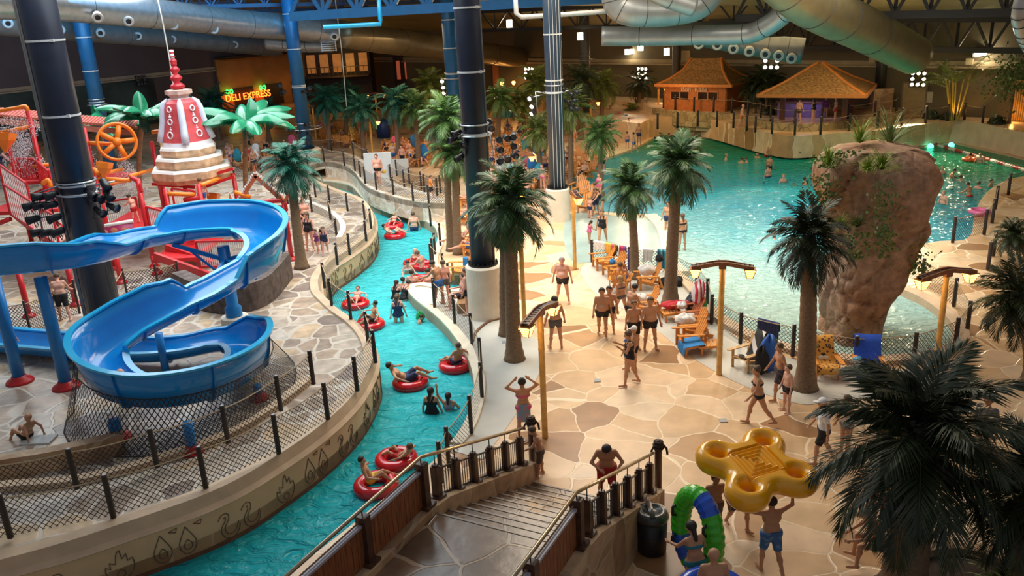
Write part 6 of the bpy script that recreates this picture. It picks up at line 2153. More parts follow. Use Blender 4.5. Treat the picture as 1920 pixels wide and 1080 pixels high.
for a, b in ops:
 mb = MB(); m_ = (a + b) / 2
 for q in (a, m_, b): mb.box((q, -.06, (zs0 + zs1) / 2), (.09, .10, zs1 - zs0 + .1))
 for q in (zs0, zs1): mb.box((m_, -.06, q), (b - a + .1, .10, .09))
 f_ = mb.build('window', mat('hut_window_frame', (.50, .18, .05), .5, .15, 6), hut)
 mb = MB(); mb.box((m_, .02, (zs0 + zs1) / 2), (b - a, .03, zs1 - zs0)); mb.build('pane', DGLASS, f_)
mb = MB(); mb.box((W2 + .02, 1.2, eh * .42), (.08, 1.1, eh * .8)); mb.build('door', mat('dark_hut_door', (.10, .03, .012), .6, .2, 5), hut)
rh = V((hl + hr_) / 2 + Vector((0, 2, 0)), 110) - ZT
ov = .6
mb = MB()
E = [Vector((-W2 - ov, -ov, eh - .02)), Vector((W2 + ov, -ov, eh - .02)), Vector((W2 + ov, D2 + ov, eh - .02)), Vector((-W2 - ov, D2 + ov, eh - .02))]
Mi = [Vector((-W2 * .62, D2 * .32, eh + (rh - eh) * .55)), Vector((W2 * .68, D2 * .32, eh + (rh - eh) * .55)), Vector((W2 * .68, D2 * .68, eh + (rh - eh) * .55)), Vector((-W2 * .62, D2 * .68, eh + (rh - eh) * .55))]
Tp = [Vector((-W2 * .48, D2 * .48, rh)), Vector((W2 * .52, D2 * .48, rh)), Vector((W2 * .52, D2 * .52, rh)), Vector((-W2 * .48, D2 * .52, rh))]
rows4 = [E, [a.lerp(b, .5) + Vector((0, 0, -.12)) for a, b in zip(E, Mi)], Mi, Tp]
mb.grid(rows4, closed=True); mb.add(E, [(3, 2, 1, 0)]); mb.add(Tp, [(0, 1, 2, 3)])
rf = mb.build('roof', SHINGLE, hut)
mb = MB()
TRIMO = mat('orange_roof_trim', (.56, .20, .045), .45, .15, 6)
for i in range(4): mb.beam(E[i], E[(i + 1) % 4], .14, .2); mb.tube([r_[i] for r_ in rows4], .10, 6)
mb.build('roof_trim', TRIMO, rf)
def text(name, body, size, m, parent=None, M=None, extr=.01):
 cu = bpy.data.curves.new(name, 'FONT')
 cu.body = body
 cu.size = size
 cu.extrude = extr
 cu.align_x = 'CENTER'
 cu.align_y = 'CENTER'
 cu.materials.append(m)
 tmp = bpy.data.objects.new(name, cu)
 COL.objects.link(tmp)
 me = bpy.data.meshes.new_from_object(tmp.evaluated_get(bpy.context.evaluated_depsgraph_get()))
 bpy.data.objects.remove(tmp)
 o = link(name, me, parent)
 if M is not None: o.matrix_local = M
 return o
sg = thing('hut_sign', 'pale lettered sign over the hut windows', 'sign', hut.location + HM @ Vector((-W2 * .02, -.13, eh * .83)), math.atan2(hx.y, hx.x))
for wd_, ox_ in (('Bon', -.62), ('Kana', .58)): text('sign_lettering', wd_, .52, mat('pale_sign_letters', (.70, .62, .52), .5, .05, 5), sg, Matrix.Translation((ox_, 0, 0)) @ Matrix.Rotation(R(90), 4, 'X'), .02)
# pavilion
pa, pb2 = P(1466, 226, ZT), P(1582, 228, ZT)
px_ = (pb2 - pa).normalized(); pwid = (pb2 - pa).length
pav = thing('thatched_pavilion', 'open bar pavilion with a big pyramid shingle roof', 'pavilion', (pa + pb2) / 2, math.atan2(px_.y, px_.x))
ph_ = V(pa, 172) - ZT
for s in (-1, 1):
 for yy in (0, pwid * .9):
  mb = MB(); mb.box((s * pwid / 2, yy, ph_ / 2), (.32, .32, ph_)); mb.build('post', mat('red_brown_post', (.16, .05, .02), .5, .2, 6), pav)
ap = V((pa + pb2) / 2 + Vector((0, pwid * .45, 0)), 118) - ZT
o2 = pwid / 2 + 1.4
yc = pwid * .45
E = [Vector((-o2, yc - o2, ph_ - .1)), Vector((o2, yc - o2, ph_ - .1)), Vector((o2, yc + o2, ph_ - .1)), Vector((-o2, yc + o2, ph_ - .1))]
Tp = [Vector((-.15, yc - .15, ap)), Vector((.15, yc - .15, ap)), Vector((.15, yc + .15, ap)), Vector((-.15, yc + .15, ap))]
rows4 = [E, [a.lerp(b, .45) + Vector((0, 0, -.10)) for a, b in zip(E, Tp)], Tp]
mb = MB(); mb.grid(rows4, closed=True); mb.add(E, [(3, 2, 1, 0)]); mb.add(Tp, [(0, 1, 2, 3)])
rf = mb.build('roof', SHINGLE, pav)
mb = MB()
for i in range(4): mb.beam(E[i], E[(i + 1) % 4], .14, .22); mb.tube([r_[i] for r_ in rows4], .10, 6)
mb.build('roof_trim', TRIMO, rf)
t = thing('bar_counter', 'violet lit bar counter under the pavilion roof', 'counter', (pa + pb2) / 2 + Vector((0, pwid * .55, 0)), math.atan2(px_.y, px_.x))
mb = MB(); mb.box((0, 0, .5), (pwid * .8, .6, 1.0)); mb.build('front', mat('violet_glow_counter', (.25, .20, .42), .4, .2, 3), t)  # violet bar glow painted into the counter colour
mb = MB(); mb.box((0, 0, 1.04), (pwid * .86, .8, .08)); mb.build('top', mat('counter_top', (.22, .12, .08), .3, .2, 5), t)
lamp('bar_glow', (pa + pb2) / 2 + Vector((0, pwid * .3, 1.6)), 25, (.5, .35, 1.0), .2)
lamp('hut_wash', hut.location + HM @ Vector((-1.0, -3.2, 2.0)), 170, (1.0, .45, .12), .3)
lamp('hut_roof_wash', hut.location + HM @ Vector((-4.2, -4, 5.5)), 130, (1.0, .68, .32), .3)
lamp('pavilion_wash', (pa + pb2) / 2 + Vector((2.5, -4.5, 4.2)), 240, (1.0, .62, .28), .3)
lamp('deck_wash_far', P(1200, 225, 0) + Vector((-3, -3, 5.5)), 60, (1.0, .50, .18), .4)
# doors, notices and boxes on the right wall
x_ = Vector((NR.y, -NR.x, 0))
DOORM = mat('beige_door', (.36, .28, .16), .6, .1, 3)
dq = WR(1712, 215, .02); dq = WR(1712, 200, .05)
dd = thing('wall_door', 'beige double door in the right back wall', 'door', Vector((dq.x, dq.y, ZU)), 0)
obox('door', Vector((0, 0, 1.1)), NR, 1.5, .08, 2.2, DOORM, dd)
obox('frame', Vector((0, 0, 1.15)), NR, 1.75, .05, 2.35, mat('door_frame_paint', (.20, .16, .10), .6, .1, 3), dd)
nq = WR(1737, 182, .03)
k = MB(); obox('', Vector((0, 0, 0)), NR, .85, .05, .75, None, mbx=k); tag(k.build('notice_board', mat('pale_notice', (.46, .44, .38), .6, .05, 3), None, False, nq), 'pale notice board on the wall right of the door', 'notice')
for i, (px, py) in enumerate([(1637, 112), (1723, 113), (1819, 115), (1288, 105)]):
 q = WR(px, py, .03)
 k = MB(); obox('', Vector((0, 0, 0)), NR, .45 if i < 3 else .8, .25, .45 if i < 3 else .9, None, mbx=k)
 tag(k.build('wall_box', mat('cream_wall_box', (.46, .40, .26), .6, .05, 3), None, False, q), ['small cream box on the wall above the pavilion', 'small cream box on the wall above the bright lamps', 'small cream box on the wall under the oval lamp', 'larger cream box on the wall over the hut roof'][i], 'box')
q = WR(1300, 116, .5)
# deli alcove on the left wall
WARM = mat('ochre_deli_wall', (.36, .17, .05), .7, .15, .8)
dA, dB = WL(412, 175, .3), WL(590, 150, .3)
deli = thing('deli_shop', 'ochre deli shop front with a lit red sign in the left wall', 'shop front', Vector((dA.x, dA.y, 0)))
xl = Vector((NL.y, -NL.x, 0))
if (dB - dA).dot(xl) < 0: xl = -xl
Wd = (dB - dA).length
LM = Matrix((xl, -NL, Vector((0, 0, 1)))).transposed()
mb = MB(); mb.box(xl * Wd * .5 + Vector((0, 0, 3.0)), (Wd, .3, 6.0), LM); mb.build('facade', WARM, deli)
mb = MB(); mb.box(xl * Wd * .5 + NL * 1.0 + Vector((0, 0, 6.1)), (Wd, 2.0, .3), LM); mb.build('soffit', mat('dark_soffit', (.05, .03, .02), .7, .1, 3), deli)
for u in (.22, .52, .82):
 mb = MB(); mb.box(xl * Wd * u + NL * .2 + Vector((0, 0, 1.4)), (Wd * .2, .1, 2.4), LM)
 mb.build('dark_opening', mat('dark_shop_opening', (.02, .014, .01), .6, .2, 3), deli)
SIGNR = mat('red_led_sign', (1, .1, .02), .5, .02, 3, emit=(1.0, .10, .01, 7))
SIGNG = mat('green_neon', (.05, 1, .1), .5, .02, 3, emit=(.02, 1.0, .08, 5))
sq = WL(466, 180, .9)
tx = thing('deli_sign', 'lit orange red DELI EXPRESS sign on the dark back wall', 'sign', sq)
TM = Matrix((xl, Vector((0, 0, 1)), NL)).transposed().to_4x4()
text('sign_lettering', 'DELI EXPRESS', 1.05, SIGNR, tx, TM, .03)
for i, (px, py) in enumerate([(430, 173), (492, 165)]):
 q = WL(px, py, .9)
 t = thing('neon_sign', ['green looped neon sign left of the red deli sign', 'green looped neon sign right of the red deli sign'][i], 'sign', q)
 mb = MB()
 mb.tube([TM.to_3x3() @ Vector((.42 * math.cos(a) * (1 + .1 * math.cos(a)), .26 * math.sin(2 * a) * .9 + .05, 0)) for a in [2 * math.pi * j / 28 for j in range(28)]], .055, 6, closed=True)
 mb.build('neon_tube', SIGNG, t)
lamp('deli_wash', WL(470, 172, 3.0), 60, (1.0, .55, .2), .4)
lamp('deli_wash_right', WL(560, 160, 3.0), 50, (1.0, .5, .15), .4)
# two storey restaurant fronts in the dark far corner
Ga = Q(575, 150, 96); Gb = Q(705, 150, 98)
rest = thing('balcony_restaurant', 'dark two storey restaurant with an amber lit canopy edge', 'building', Vector((Ga.x, Ga.y, 0)))
mb = MB(); W3 = Gb.x - Ga.x; mb.box((W3 / 2, 1.5, 4.2), (W3, 3, 8.4)); mb.build('facade', mat('dark_restaurant_wall', (.035, .018, .012), .7, .3, 1), rest)
mb = MB(); mb.beam((-.5, -.3, 8.2), (W3 + .6, -.3, 9.0), .8, .5); mb.build('canopy', mat('amber_canopy', (.42, .22, .03), .6, .2, 3), rest)
mb = MB()
for i in range(5): mb.box((W3 * (.1 + .2 * i), -.02, 5.2), (W3 * .13, .1, 1.9))
mb.build('upper_window', mat('warm_window', (.25, .08, .02), .4, .5, 2, emit=(.9, .32, .06, .22)), rest)
mb = MB(); mb.box((W3 / 2, -.9, 3.9), (W3, 1.6, .15)); mb.beam((0, -1.6, 4.9), (W3, -1.6, 4.9), .07, .07)
for i in range(16): mb.beam((W3 * i / 15, -1.6, 3.9), (W3 * i / 15, -1.6, 4.9), .05, .05, (1, 0, 0))
mb.build('balcony', mat('dark_balcony', (.05, .025, .018), .6, .2, 4), rest)
lamp('canopy_wash', Q(640, 128, 92), 120, (1.0, .6, .12), .3)
bar2 = thing('far_red_bar', 'dim red brown bar front with lit bottles in the far corner', 'building', Vector((Q(740, 150, 98).x, Q(740, 150, 98).y, 0)))
W4 = Q(850, 150, 98).x - Q(740, 150, 98).x
mb = MB(); mb.box((W4 / 2, 1.5, 3.6), (W4, 3, 7.2)); mb.build('facade', mat('dark_bar_wall', (.045, .016, .012), .7, .3, 1), bar2)
mb = MB()
for i in range(7): mb.box((W4 * (.08 + .14 * i), -.05, 3.9), (W4 * .06, .12, 2.0))
mb.build('lit_shelf', mat('red_lit_shelf', (.25, .04, .02), .4, .5, 2, emit=(.8, .16, .06, .25)), bar2)
t = thing('orange_porch', 'orange lit wooden porch between the far palms', 'building', Vector((Q(925, 160, 88).x, Q(925, 160, 88).y, 0)))
W5 = 5.5
mb = MB(); mb.box((W5 / 2, 1, 2.6), (W5, 2, 5.2)); mb.build('facade', mat('orange_porch_wall', (.30, .10, .03), .6, .25, 2), t)
mb = MB()
for i in (0, 1): mb.box((W5 * (.25 + .5 * i), -.12, 1.2), (1.2, .1, 2.4))
mb.build('door', mat('porch_door', (.16, .05, .015), .5, .2, 4), t)
for i, (px, py) in enumerate([(941, 157), (963, 156)]):
 q = Q(px, py, 85)
 l = thing('porch_lantern', ['left glowing lantern on the orange porch', 'right glowing lantern on the orange porch'][i], 'lantern', q)
 mb = MB(); mb.lathe([(.10, -.15), (.2, .1), (.12, .2)], 8); mb.build('lantern_shade', LANT, l, True)
 mb = MB(); mb.beam((0, 0, .2), (0, .9, .35), .05, .05); mb.build('bracket', BLACK, l)
 lamp('porch_light', q + Vector((0, -.4, -.3)), 60, (1, .45, .12), .15)
# ================================================================== PALMS
palm('big dark date palm in the lower right corner beside the stone planter', (1692, 1112), (1722, 842), 'deep', 2.15, .40, near=True, rot=.3)
palm('tall palm standing between the deck chairs and the wave pool', (1257, 568), (1272, 318), 'green', 1.55, .24, rot=1.0)
palm('palm with a slim trunk left of the tall poolside palm', (1190, 522), (1182, 358), 'green', 1.4, .19, rot=2.0)
palm('wide crowned palm on the concrete path beside the river', (965, 674), (957, 388), 'green', 1.68, .24, rot=.4)
palm('second trunk of the riverside palm pair', (948, 628), (948, 415), 'green', 1.20, .18, rot=2.4)
palm('palm in front of the leopard towel chair and the rock', (1509, 728), (1516, 458), 'deep', 1.42, .26, rot=1.7)
palm('palm with a bare trunk on the plaza behind the slide', (566, 502), (545, 318), 'teal', 1.45, .22, z=ZP, rot=.2)
palm('palm beside the navy column with a low crown', (860, 476), (854, 292), 'mid', 1.45, .19, rot=.8)
palm('taller pale green palm just behind the low one by the navy column', (846, 470), (838, 232), 'mid', 1.55, .17, rot=2.8)
palm('palm in front of the slate column', (1014, 352), (1008, 248), 'olive', 1.55, .19, rot=1.1)
palm('palm right of the slate column with a slim trunk', (1071, 348), (1072, 205), 'olive', 1.6, .18, rot=2.2)
palm('palm at the pool beach with a full hanging crown', (1127, 368), (1125, 256), 'mid', 1.50, .17, rot=.5)
palm('palm in the water side bed behind the slim poolside palm', (1120, 395), (1122, 335), 'mid', .9, .15, rot=.1) if False else None
palm('bright green palm in the row behind the walkway, right of the white board', (750, 312), (742, 196), 'teal', 1.75, .20, rot=.9)
palm('palm in the row behind the walkway next to the bright green one', (786, 312), (778, 205), 'mid', 1.7, .20, rot=1.9)
palm('teal palm in the row behind the walkway, left of the white board', (684, 300), (679, 208), 'teal', 1.75, .20, rot=2.9)
palm('teal palm at the left end of the row behind the walkway', (620, 288), (614, 192), 'teal', 1.9, .21, rot=.3)
palm('pale olive palm high behind the half hidden blue column', (815, 270), (806, 165), 'olive', 2.0, .22, rot=1.3)
palm('small olive palm between the blue column and the bright green palm', (838, 285), (828, 200), 'olive', 1.6, .20, rot=2.3)
palm('palm seen through the gap right of the navy column', (935, 275), (938, 188), 'mid', 1.7, .2, rot=1.5)
palm('olive palm behind the bright lamps right of the navy column', (1003, 262), (1005, 160), 'olive', 2.0, .2, rot=.6)
palm('olive palm left of the slate column far behind', (985, 268), (978, 195), 'olive', 1.7, .2, rot=1.2)
palm('dark palm in front of the dark grey far column', (1090, 262), (1088, 158), 'deep', 2.0, .2, rot=2.7)
palm('golden lit palm left of the bar hut', (1128, 250), (1130, 165), 'olive', 1.9, .2, rot=.7)
palm('bushy palm on the mural wall left of the hut torch', (1196, 234), (1200, 160), 'deep', 1.6, .2, rot=1.6)
palm('short palm bush below the bright lamps left of the hut', (1180, 240), (1184, 212), 'olive', 1.1, .18, rot=2.1)
palm('dark teal palm behind the stupa spire', (412, 262), (398, 198), 'teal', 2.2, .22, rot=.4)
palm('small teal palm left of the deli sign palms', (340, 268), (352, 212), 'teal', 1.9, .2, rot=1.4)
palm('teal palm under the red deli sign', (462, 262), (452, 219), 'teal', 1.35, .2, rot=2.4)
palm('teal palm between the deli sign and the blue column', (505, 264), (502, 214), 'teal', 1.6, .2, rot=.9)
palm('dark palm between the blue bridge column and the far restaurant', (650, 268), (655, 185), 'teal', 1.8, .2, rot=2.0)
palm('dark potted looking palm behind the hut, left one', (1415, 212), (1412, 165), 'deep', 1.5, .13, z=ZT, rot=.3)
palm('dark palm between the hut and the pavilion', (1437, 214), (1437, 155), 'deep', 1.7, .13, z=ZT, rot=1.3)
palm('dark palm beside the pavilion post', (1456, 214), (1458, 168), 'deep', 1.2, .13, z=ZT, rot=2.3)
palm('lamp lit yellow palm right of the pavilion', (1682, 205), (1696, 170), 'olive', 1.3, .12, z=ZU, rot=.8)
palm('palm whose crown enters at the right edge above the walkway', (1935, 720), (1905, 565), 'deep', 1.35, .26, rot=1.2)
palm('dark palm at the far right edge behind the walkway wall', (1930, 500), (1900, 445), 'deep', .9, .18, rot=2.6)
palm('shadowy palm in the lower right corner', (1915, 1140), (1935, 940), 'deep', 1.6, .3, rot=2.0)
# uplit clump and shrub on the right back wall
def clump(label, at, n, h, m, seed, spread=.7):
 rng = random.Random(seed)
 t = thing('areca_clump', label, 'plant', at)
 mb = MB()
 ms = MB()
 for i in range(n):
  a = rng.uniform(0, 6.283)
  q = Vector((math.cos(a) * spread * .3, math.sin(a) * spread * .3, 0))
  e = q + Vector((math.cos(a) * spread * rng.uniform(.2, .9), math.sin(a) * spread * .5, h * rng.uniform(.45, .7)))
  ms.tube([q, q.lerp(e, .5) + Vector((0, 0, .2)), e], .045, 6)
  for k in range(3): frond(mb, a + rng.uniform(-1.2, 1.2), rng.uniform(.5, 1.3), h * .5, 1.2, 14, .35, .03, rng, e)
 ms.build('stem', mat('yellow_stem', (.42, .32, .06), .5, .2, 5), t)
 mb.build('foliage', m, t)
 return t
q = WR(1790, 213, 2.0); clump('tall palm clump lit from below on the right back wall', Vector((q.x, q.y, ZU)), 12, 4.4, FRONDY, 3, 1.0)
lamp('uplight', Vector((q.x - .3, q.y - .9, ZU + .2)), 90, (1.0, .55, .12), .12, Vector((q.x, q.y + .2, 4.5)), 80)
lamp('uplight', Vector((q.x + 1.2, q.y - .9, ZU + .2)), 60, (1.0, .5, .12), .12, Vector((q.x + 1.2, q.y + 1.2, 4)), 90)
q2 = WR(1893, 222, 2.2)
t = thing('leafy_tree', 'dark leafy tree beside an orange lit bamboo screen at the right edge', 'tree', Vector((q2.x, q2.y, ZU)))
link('trunk', trunk_mesh('trunk', 2.4, .10, .07, 6), t)
mb = MB(); rng = random.Random(8)
for i in range(900):
 d = Vector((rng.gauss(0, .85), rng.gauss(0, .6), 3.0 + rng.gauss(0, .8))); s = rng.uniform(.07, .15)
 n_ = Vector((rng.uniform(-1, 1), rng.uniform(-1, 0), rng.uniform(-.3, 1))).normalized(); x1 = n_.orthogonal().normalized() * s; y1 = n_.cross(x1) * .6
 mb.add([d + x1, d + y1, d - x1, d - y1], [(0, 1, 2, 3)])
mb.build('foliage', IVY, t)
q3 = WR(1905, 218, .6)
t = thing('bamboo_screen', 'orange lit bamboo screen at the right end of the back wall', 'screen', Vector((q3.x, q3.y, ZU)))
mb = MB()
for i in range(26): mb.lathe([(.06, 0), (.06, 2.6)], 6, x_ * (-.2 + i * .13) * (1 if x_.x > 0 else -1))
mb.build('cane', BAMBOO, t)
lamp('screen_wash', Vector((q3.x, q3.y, ZU + .4)) + NR * 1.2, 35, (1, .45, .1), .1)
for i, (px, py, lab) in enumerate([(1778, 224, 'dark round bush left of the uplit palm clump'), (1746, 222, 'dark round bush right of the beige door'), (1870, 232, 'small dark bush left of the bamboo screen'), (1440, 214, 'low dark bush between hut and pavilion')]):
 q = P(px, py, ZU if i < 3 else ZT)
 mb = MB(); rng = random.Random(40 + i)
 for k in range(420):
  d = Vector((rng.gauss(0, 1), rng.gauss(0, 1), abs(rng.gauss(0, 1)))).normalized() * rng.uniform(.4, .62); s = rng.uniform(.05, .10)
  x1 = d.orthogonal().normalized() * s; y1 = d.cross(x1).normalized() * s
  mb.add([d + x1, d + y1, d - x1, d - y1], [(0, 1, 2, 3)])
 tag(mb.build('bush', FRONDD, None, False, q), lab, 'bush')
# glossy plastic palms of the play tower
banana('glossy plastic palm in front of the stupa with a slim brown trunk', (470, 440), (462, 232), 2.5, seed=1, nf=14)
banana('glossy plastic palm between the orange wheel and the stupa', (272, 430), (268, 222), 2.3, seed=2, nf=13)
banana('glossy plastic palm behind the tiled roof of the play tower', (195, 380), (196, 232), 2.4, seed=4, nf=13)
# ================================================================== LAMP POSTS
lamp_post('bamboo lamp post near the stairs with its bar seen end on', (1022, 820), 585, face=62, light=14)
lamp_post('bamboo lamp post with two glowing lanterns beside the pool fence', (1348, 702), 498, face=-12, light=14)
lamp_post('bamboo lamp post at the right behind the near fence', (1750, 724), 512, face=14, light=14)
lamp_post('slim bamboo lamp post on the deck left of the drying towels', (1078, 505), 362, face=-75, light=10, arms=1)
lamp_post('bamboo lamp post hidden behind the riverside palm', (984, 614), 345, face=-80, light=0, arms=1)
lamp_post('bamboo lamp post among the far loungers right of the navy column', (980, 402), 290, face=-10, light=10, arms=1)
lamp_post('bamboo lamp post behind the walkway white board', (700, 300), 226, face=0, light=10, arms=1)
lamp_post('far lamp post under the slate column lights', (994, 268), 202, face=170, light=8, arms=1)
lamp_post('far lamp post with two lanterns between the teal palms', (710, 245), 176, face=0, light=8)
lamp_post('far lamp post left of the teal palm row', (594, 268), 200, face=180, light=8, arms=1)
lamp_post('torch like lamp post left of the bar hut', (1234, 240), 165, face=0, light=8, arms=1)
lamp_post('lamp post pole beside the dark grey far column', (1108, 255), 190, face=0, light=0, arms=1)
lamp_post('lamp post behind the plastic palms left of the stupa', (312, 330), 245, face=0, light=8, arms=1, z=0)
# ================================================================== FENCES
ZC = ZP + .09
pixfence('net fence with dark posts on the carved river wall in front', [(-190, 1055), (20, 1008), (213, 970), (386, 914), (523, 850), (615, 786), (670, 733), (704, 680)], ZC, h=1.02, sag=.06, r=.062, netm=NETD)
pixfence('net fence with dark posts along the inner plaza kerb', [(-130, 975), (-20, 945), (145, 916), (295, 876), (428, 830), (527, 770), (588, 720)], ZP + .14, h=1.0, sag=.06, r=.062, netm=NETD)
pixfence('net fence on the plaza edge above the river bend', [(704, 678), (690, 640), (658, 598), (622, 572), (609, 540)], ZC, h=1.0, sag=.05, netm=NETD)
pixfence('rope fence on the carved wall where the river narrows', [(609, 540), (633, 497), (656, 478), (687, 452), (696, 428), (684, 412), (652, 396), (618, 380), (592, 370)], ZC, h=.95, sag=.08, netm=NETD)
pixfence('rope fence along the low plaza ramp wall', [(605, 470), (632, 448), (620, 412), (585, 398), (540, 383)], ZP + .2, h=.95, sag=.08, netm=NETD)
pixfence('rope fence along the front of the raised walkway', [(577, 312), (608, 303), (646, 311), (666, 321), (676, 332), (685, 344), (706, 356), (738, 365), (775, 377), (804, 381), (842, 380)], ZK + .05, h=1.0, sag=.09, netm=NETD)
pixfence('rope fence along the back of the raised walkway', [(820, 367), (796, 360), (758, 350), (733, 339), (690, 307), (663, 291), (622, 284), (586, 286)], ZK + .03, h=1.0, sag=.09, netm=NETD)
pixfence('rope fence on the far deck beside the walkway', [(744, 330), (768, 346), (790, 354), (826, 362), (862, 372)], 0, h=1.1, sag=.08, netm=NETD)
pixfence('rope fence along the river kerb near the deck chairs', [(808, 424), (826, 461), (812, 492)], 0.05, h=1.1, sag=.08, netm=None)
pixfence('rope fence round the tip of the river entry', [(816, 478), (809, 500), (832, 520), (842, 540), (878, 545)], 0.03, h=1.05, sag=.07, netm=None, name='entry_fence')
pixfence('rope fence on the pale peninsula of the river entry', [(843, 555), (815, 575)], 0.03, h=1.15, sag=.05, netm=None)
pixfence('long rope and net fence on the deck side river kerb', [(815, 577), (853, 607), (885, 645), (902, 695), (904, 745), (884, 812), (842, 875), (828, 905)], 0.05, h=1.1, sag=.08, netm=NETD)
pixfence('net fence hung with towels at the splash zone', [(1110, 492), (1180, 507), (1250, 512), (1306, 542)], 0.0, h=1.02, sag=.05, netm=NETD, r=.06)
pixfence('net fence round the near lobe of the wave pool', [(1306, 542), (1326, 574), (1334, 606), (1388, 643), (1486, 668), (1602, 692), (1712, 685), (1790, 656), (1813, 622), (1788, 575), (1728, 535), (1688, 512)], 0.05, h=1.05, sag=.03, netm=NETD, r=.065)
pixfence('net fence at the right shore of the wave pool', [(1786, 455), (1845, 440), (1860, 418), (1866, 392), (1890, 366), (1925, 352)], 0.05, h=1.15, sag=.03, netm=NETD, r=.07)
pixfence('net fence beside the far right walkway', [(1852, 505), (1862, 480), (1905, 470), (1950, 470)], 0.05, h=1.1, sag=.03, netm=NETD, r=.07)
pixfence('rope fence on the wall behind the wave pool', [(1233, 242), (1270, 240), (1308, 237), (1344, 238), (1375, 240), (1400, 245), (1416, 248), (1447, 251), (1490, 254), (1538, 252), (1592, 246), (1645, 240), (1690, 235), (1735, 231), (1776, 227), (1808, 224), (1842, 230)], ZU, h=1.15, sag=.10, netm=None, r=.08)
pixfence('rope fence on the terrace in front of the bar hut', [(1244, 203), (1266, 206), (1301, 209), (1338, 210), (1372, 212), (1402, 216), (1426, 221), (1445, 225)], ZT + .04, h=1.1, sag=.08, netm=None, r=.08)
pixfence('rope fence on the terrace in front of the pavilion', [(1445, 227), (1490, 232), (1540, 230), (1590, 223), (1640, 216), (1680, 211)], ZT + .04, h=1.0, sag=.08, netm=None, r=.08)
pixfence('rope fence far left beyond the bridge', [(548, 330), (520, 318), (490, 325), (440, 335)], ZP, h=1.1, sag=.08, netm=NETD)
pixfence('black net barrier under the left end of the slide', [(-60, 640), (60, 632), (100, 610), (150, 588)], ZP, h=1.3, sag=.05, netm=NETF, r=.04)
pixfence('black net barrier behind the slide column', [(215, 600), (240, 560), (300, 552), (340, 545)], ZP, h=1.2, sag=.05, netm=NETF, r=.04)
# planters and small deck things
t = thing('stone_planter', 'round brown stone planter ring under the big dark palm', 'planter', Vector((7.95, 12.35, 0)))
mb = MB(); mb.lathe([(1.45, 0), (1.45, .42), (1.40, .47), (1.10, .47), (1.08, .30)], 40, cap=False); mb.build('ring', BROWNSTONE, t, False)
mb = MB(); mb.lathe([(1.10, .33), (.0, .36)], 40, cap=False); mb.build('soil', mat('dark_planter_soil', (.05, .03, .02), .9, .4, 8), t)
tuft('yellow green fern in the planter right of the palm trunk', Vector((8.5, 12.2, .36)), 70, .8, .03, LEAF, 21, 1.3)
tuft('dark fern at the right of the planter', Vector((8.7, 12.7, .36)), 70, .9, .03, FRONDD, 22, 1.3)
DR = mat('steel_drain', (.35, .36, .36), .4, .1, 8)
for i, (px, py) in enumerate([(978, 826), (1220, 930), (1356, 789), (947, 642), (1120, 714), (1233, 928)]):
 if i == 5: continue
 k = MB(); k.box((0, 0, .01), (.2, .2, .02)); tag(k.build('floor_drain', DR, None, False, P(px, py, 0) + Vector((0, 0, .003))), ['small square floor drain at the feet of the woman holding her hair', 'small square floor drain beside the right stair post', 'small square floor drain near the walking woman', 'small dark floor drain behind the riverside palm', 'small square floor drain in the middle of the deck'][i], 'drain')
k = MB(); k.box((0, 0, .02), (.75, .45, .04)); tag(k.build('pale_slab', mat('grey_slab', (.52, .52, .50), .5, .1, 4), None, False, P(73, 826, ZP)), 'pale rectangular slab beside the sitting boy', 'slab')
k = MB(); k.tube(smoothline([P(x, y, .03) - P(890, 640, 0) for x, y in [(886, 640), (893, 622), (915, 604), (940, 597)]], 5), .05, 8)
tag(k.build('floor_hose', mat('brown_hose', (.20, .10, .05), .6, .2, 6), None, True, P(890, 640, 0)), 'thin brown curved strip on the path below the navy column', 'strip')
for i, (px, py) in enumerate([(866, 380), (1068, 446)]): pass
# ================================================================== THINGS HUNG AND LAID
TW = {k: mat('towel_' + k, c, .9, .15, 14, .2) for k, c in dict(white=(.74, .73, .70), red=(.50, .03, .04), navy=(.015, .03, .13), blue=(.03, .22, .55), teal=(.03, .25, .32), yellow=(.75, .42, .06), pink=(.66, .12, .20), olive=(.16, .12, .03), grey=(.25, .25, .25)).items()}
TW['redw'] = stripes('towel_red_white', [(.55, .03, .06), (.75, .70, .70)], 7)
TW['purple'] = stripes('towel_magenta_blue', [(.35, .03, .10), (.10, .04, .22), (.50, .08, .16)], 5)
TW['bluem'] = stripes('towel_blue_white', [(.04, .12, .45), (.60, .65, .72), (.03, .25, .55), (.40, .05, .10)], 5)
TW['tealb'] = stripes('towel_teal_stripes', [(.02, .10, .18), (.04, .28, .36), (.20, .40, .48)], 6)
TW['navys'] = stripes('towel_navy_stripes', [(.010, .016, .085), (.02, .035, .15)], 14)
hang('white towel hung on the fence above the orange chairs', (1116, 493), (1136, 497), .35, TW['white'], seed=1)
hang('yellow and orange towel hung beside the white one', (1136, 497), (1147, 500), .40, TW['yellow'], seed=2)
hang('pink towel hung between the yellow and olive ones', (1147, 500), (1152, 501), .45, TW['pink'], seed=12)
hang('olive towel hung right of the pink one', (1152, 501), (1158, 503), .48, TW['olive'], seed=3)
hang('red and white striped towel hung on the fence', (1160, 503), (1165, 504), .85, TW['redw'], seed=4)
hang('long magenta towel hung beside the red and white one', (1166, 504), (1174, 506), .95, TW['purple'], seed=5)
hang('blue and white towel hung left of the slim palm trunk', (1177, 507), (1185, 508), .92, TW['bluem'], seed=6)
hang('white towel hung on the net between the two palms', (1206, 509), (1224, 511), .55, TW['white'], seed=7, fold=.05)
hang('teal striped towel hung left of the tall palm trunk', (1232, 511), (1250, 513), .85, TW['tealb'], seed=8)
hang('navy towel hung on the pool fence behind the pale chair', (1419, 651), (1459, 662), .55, TW['navys'], seed=9, fold=.015)
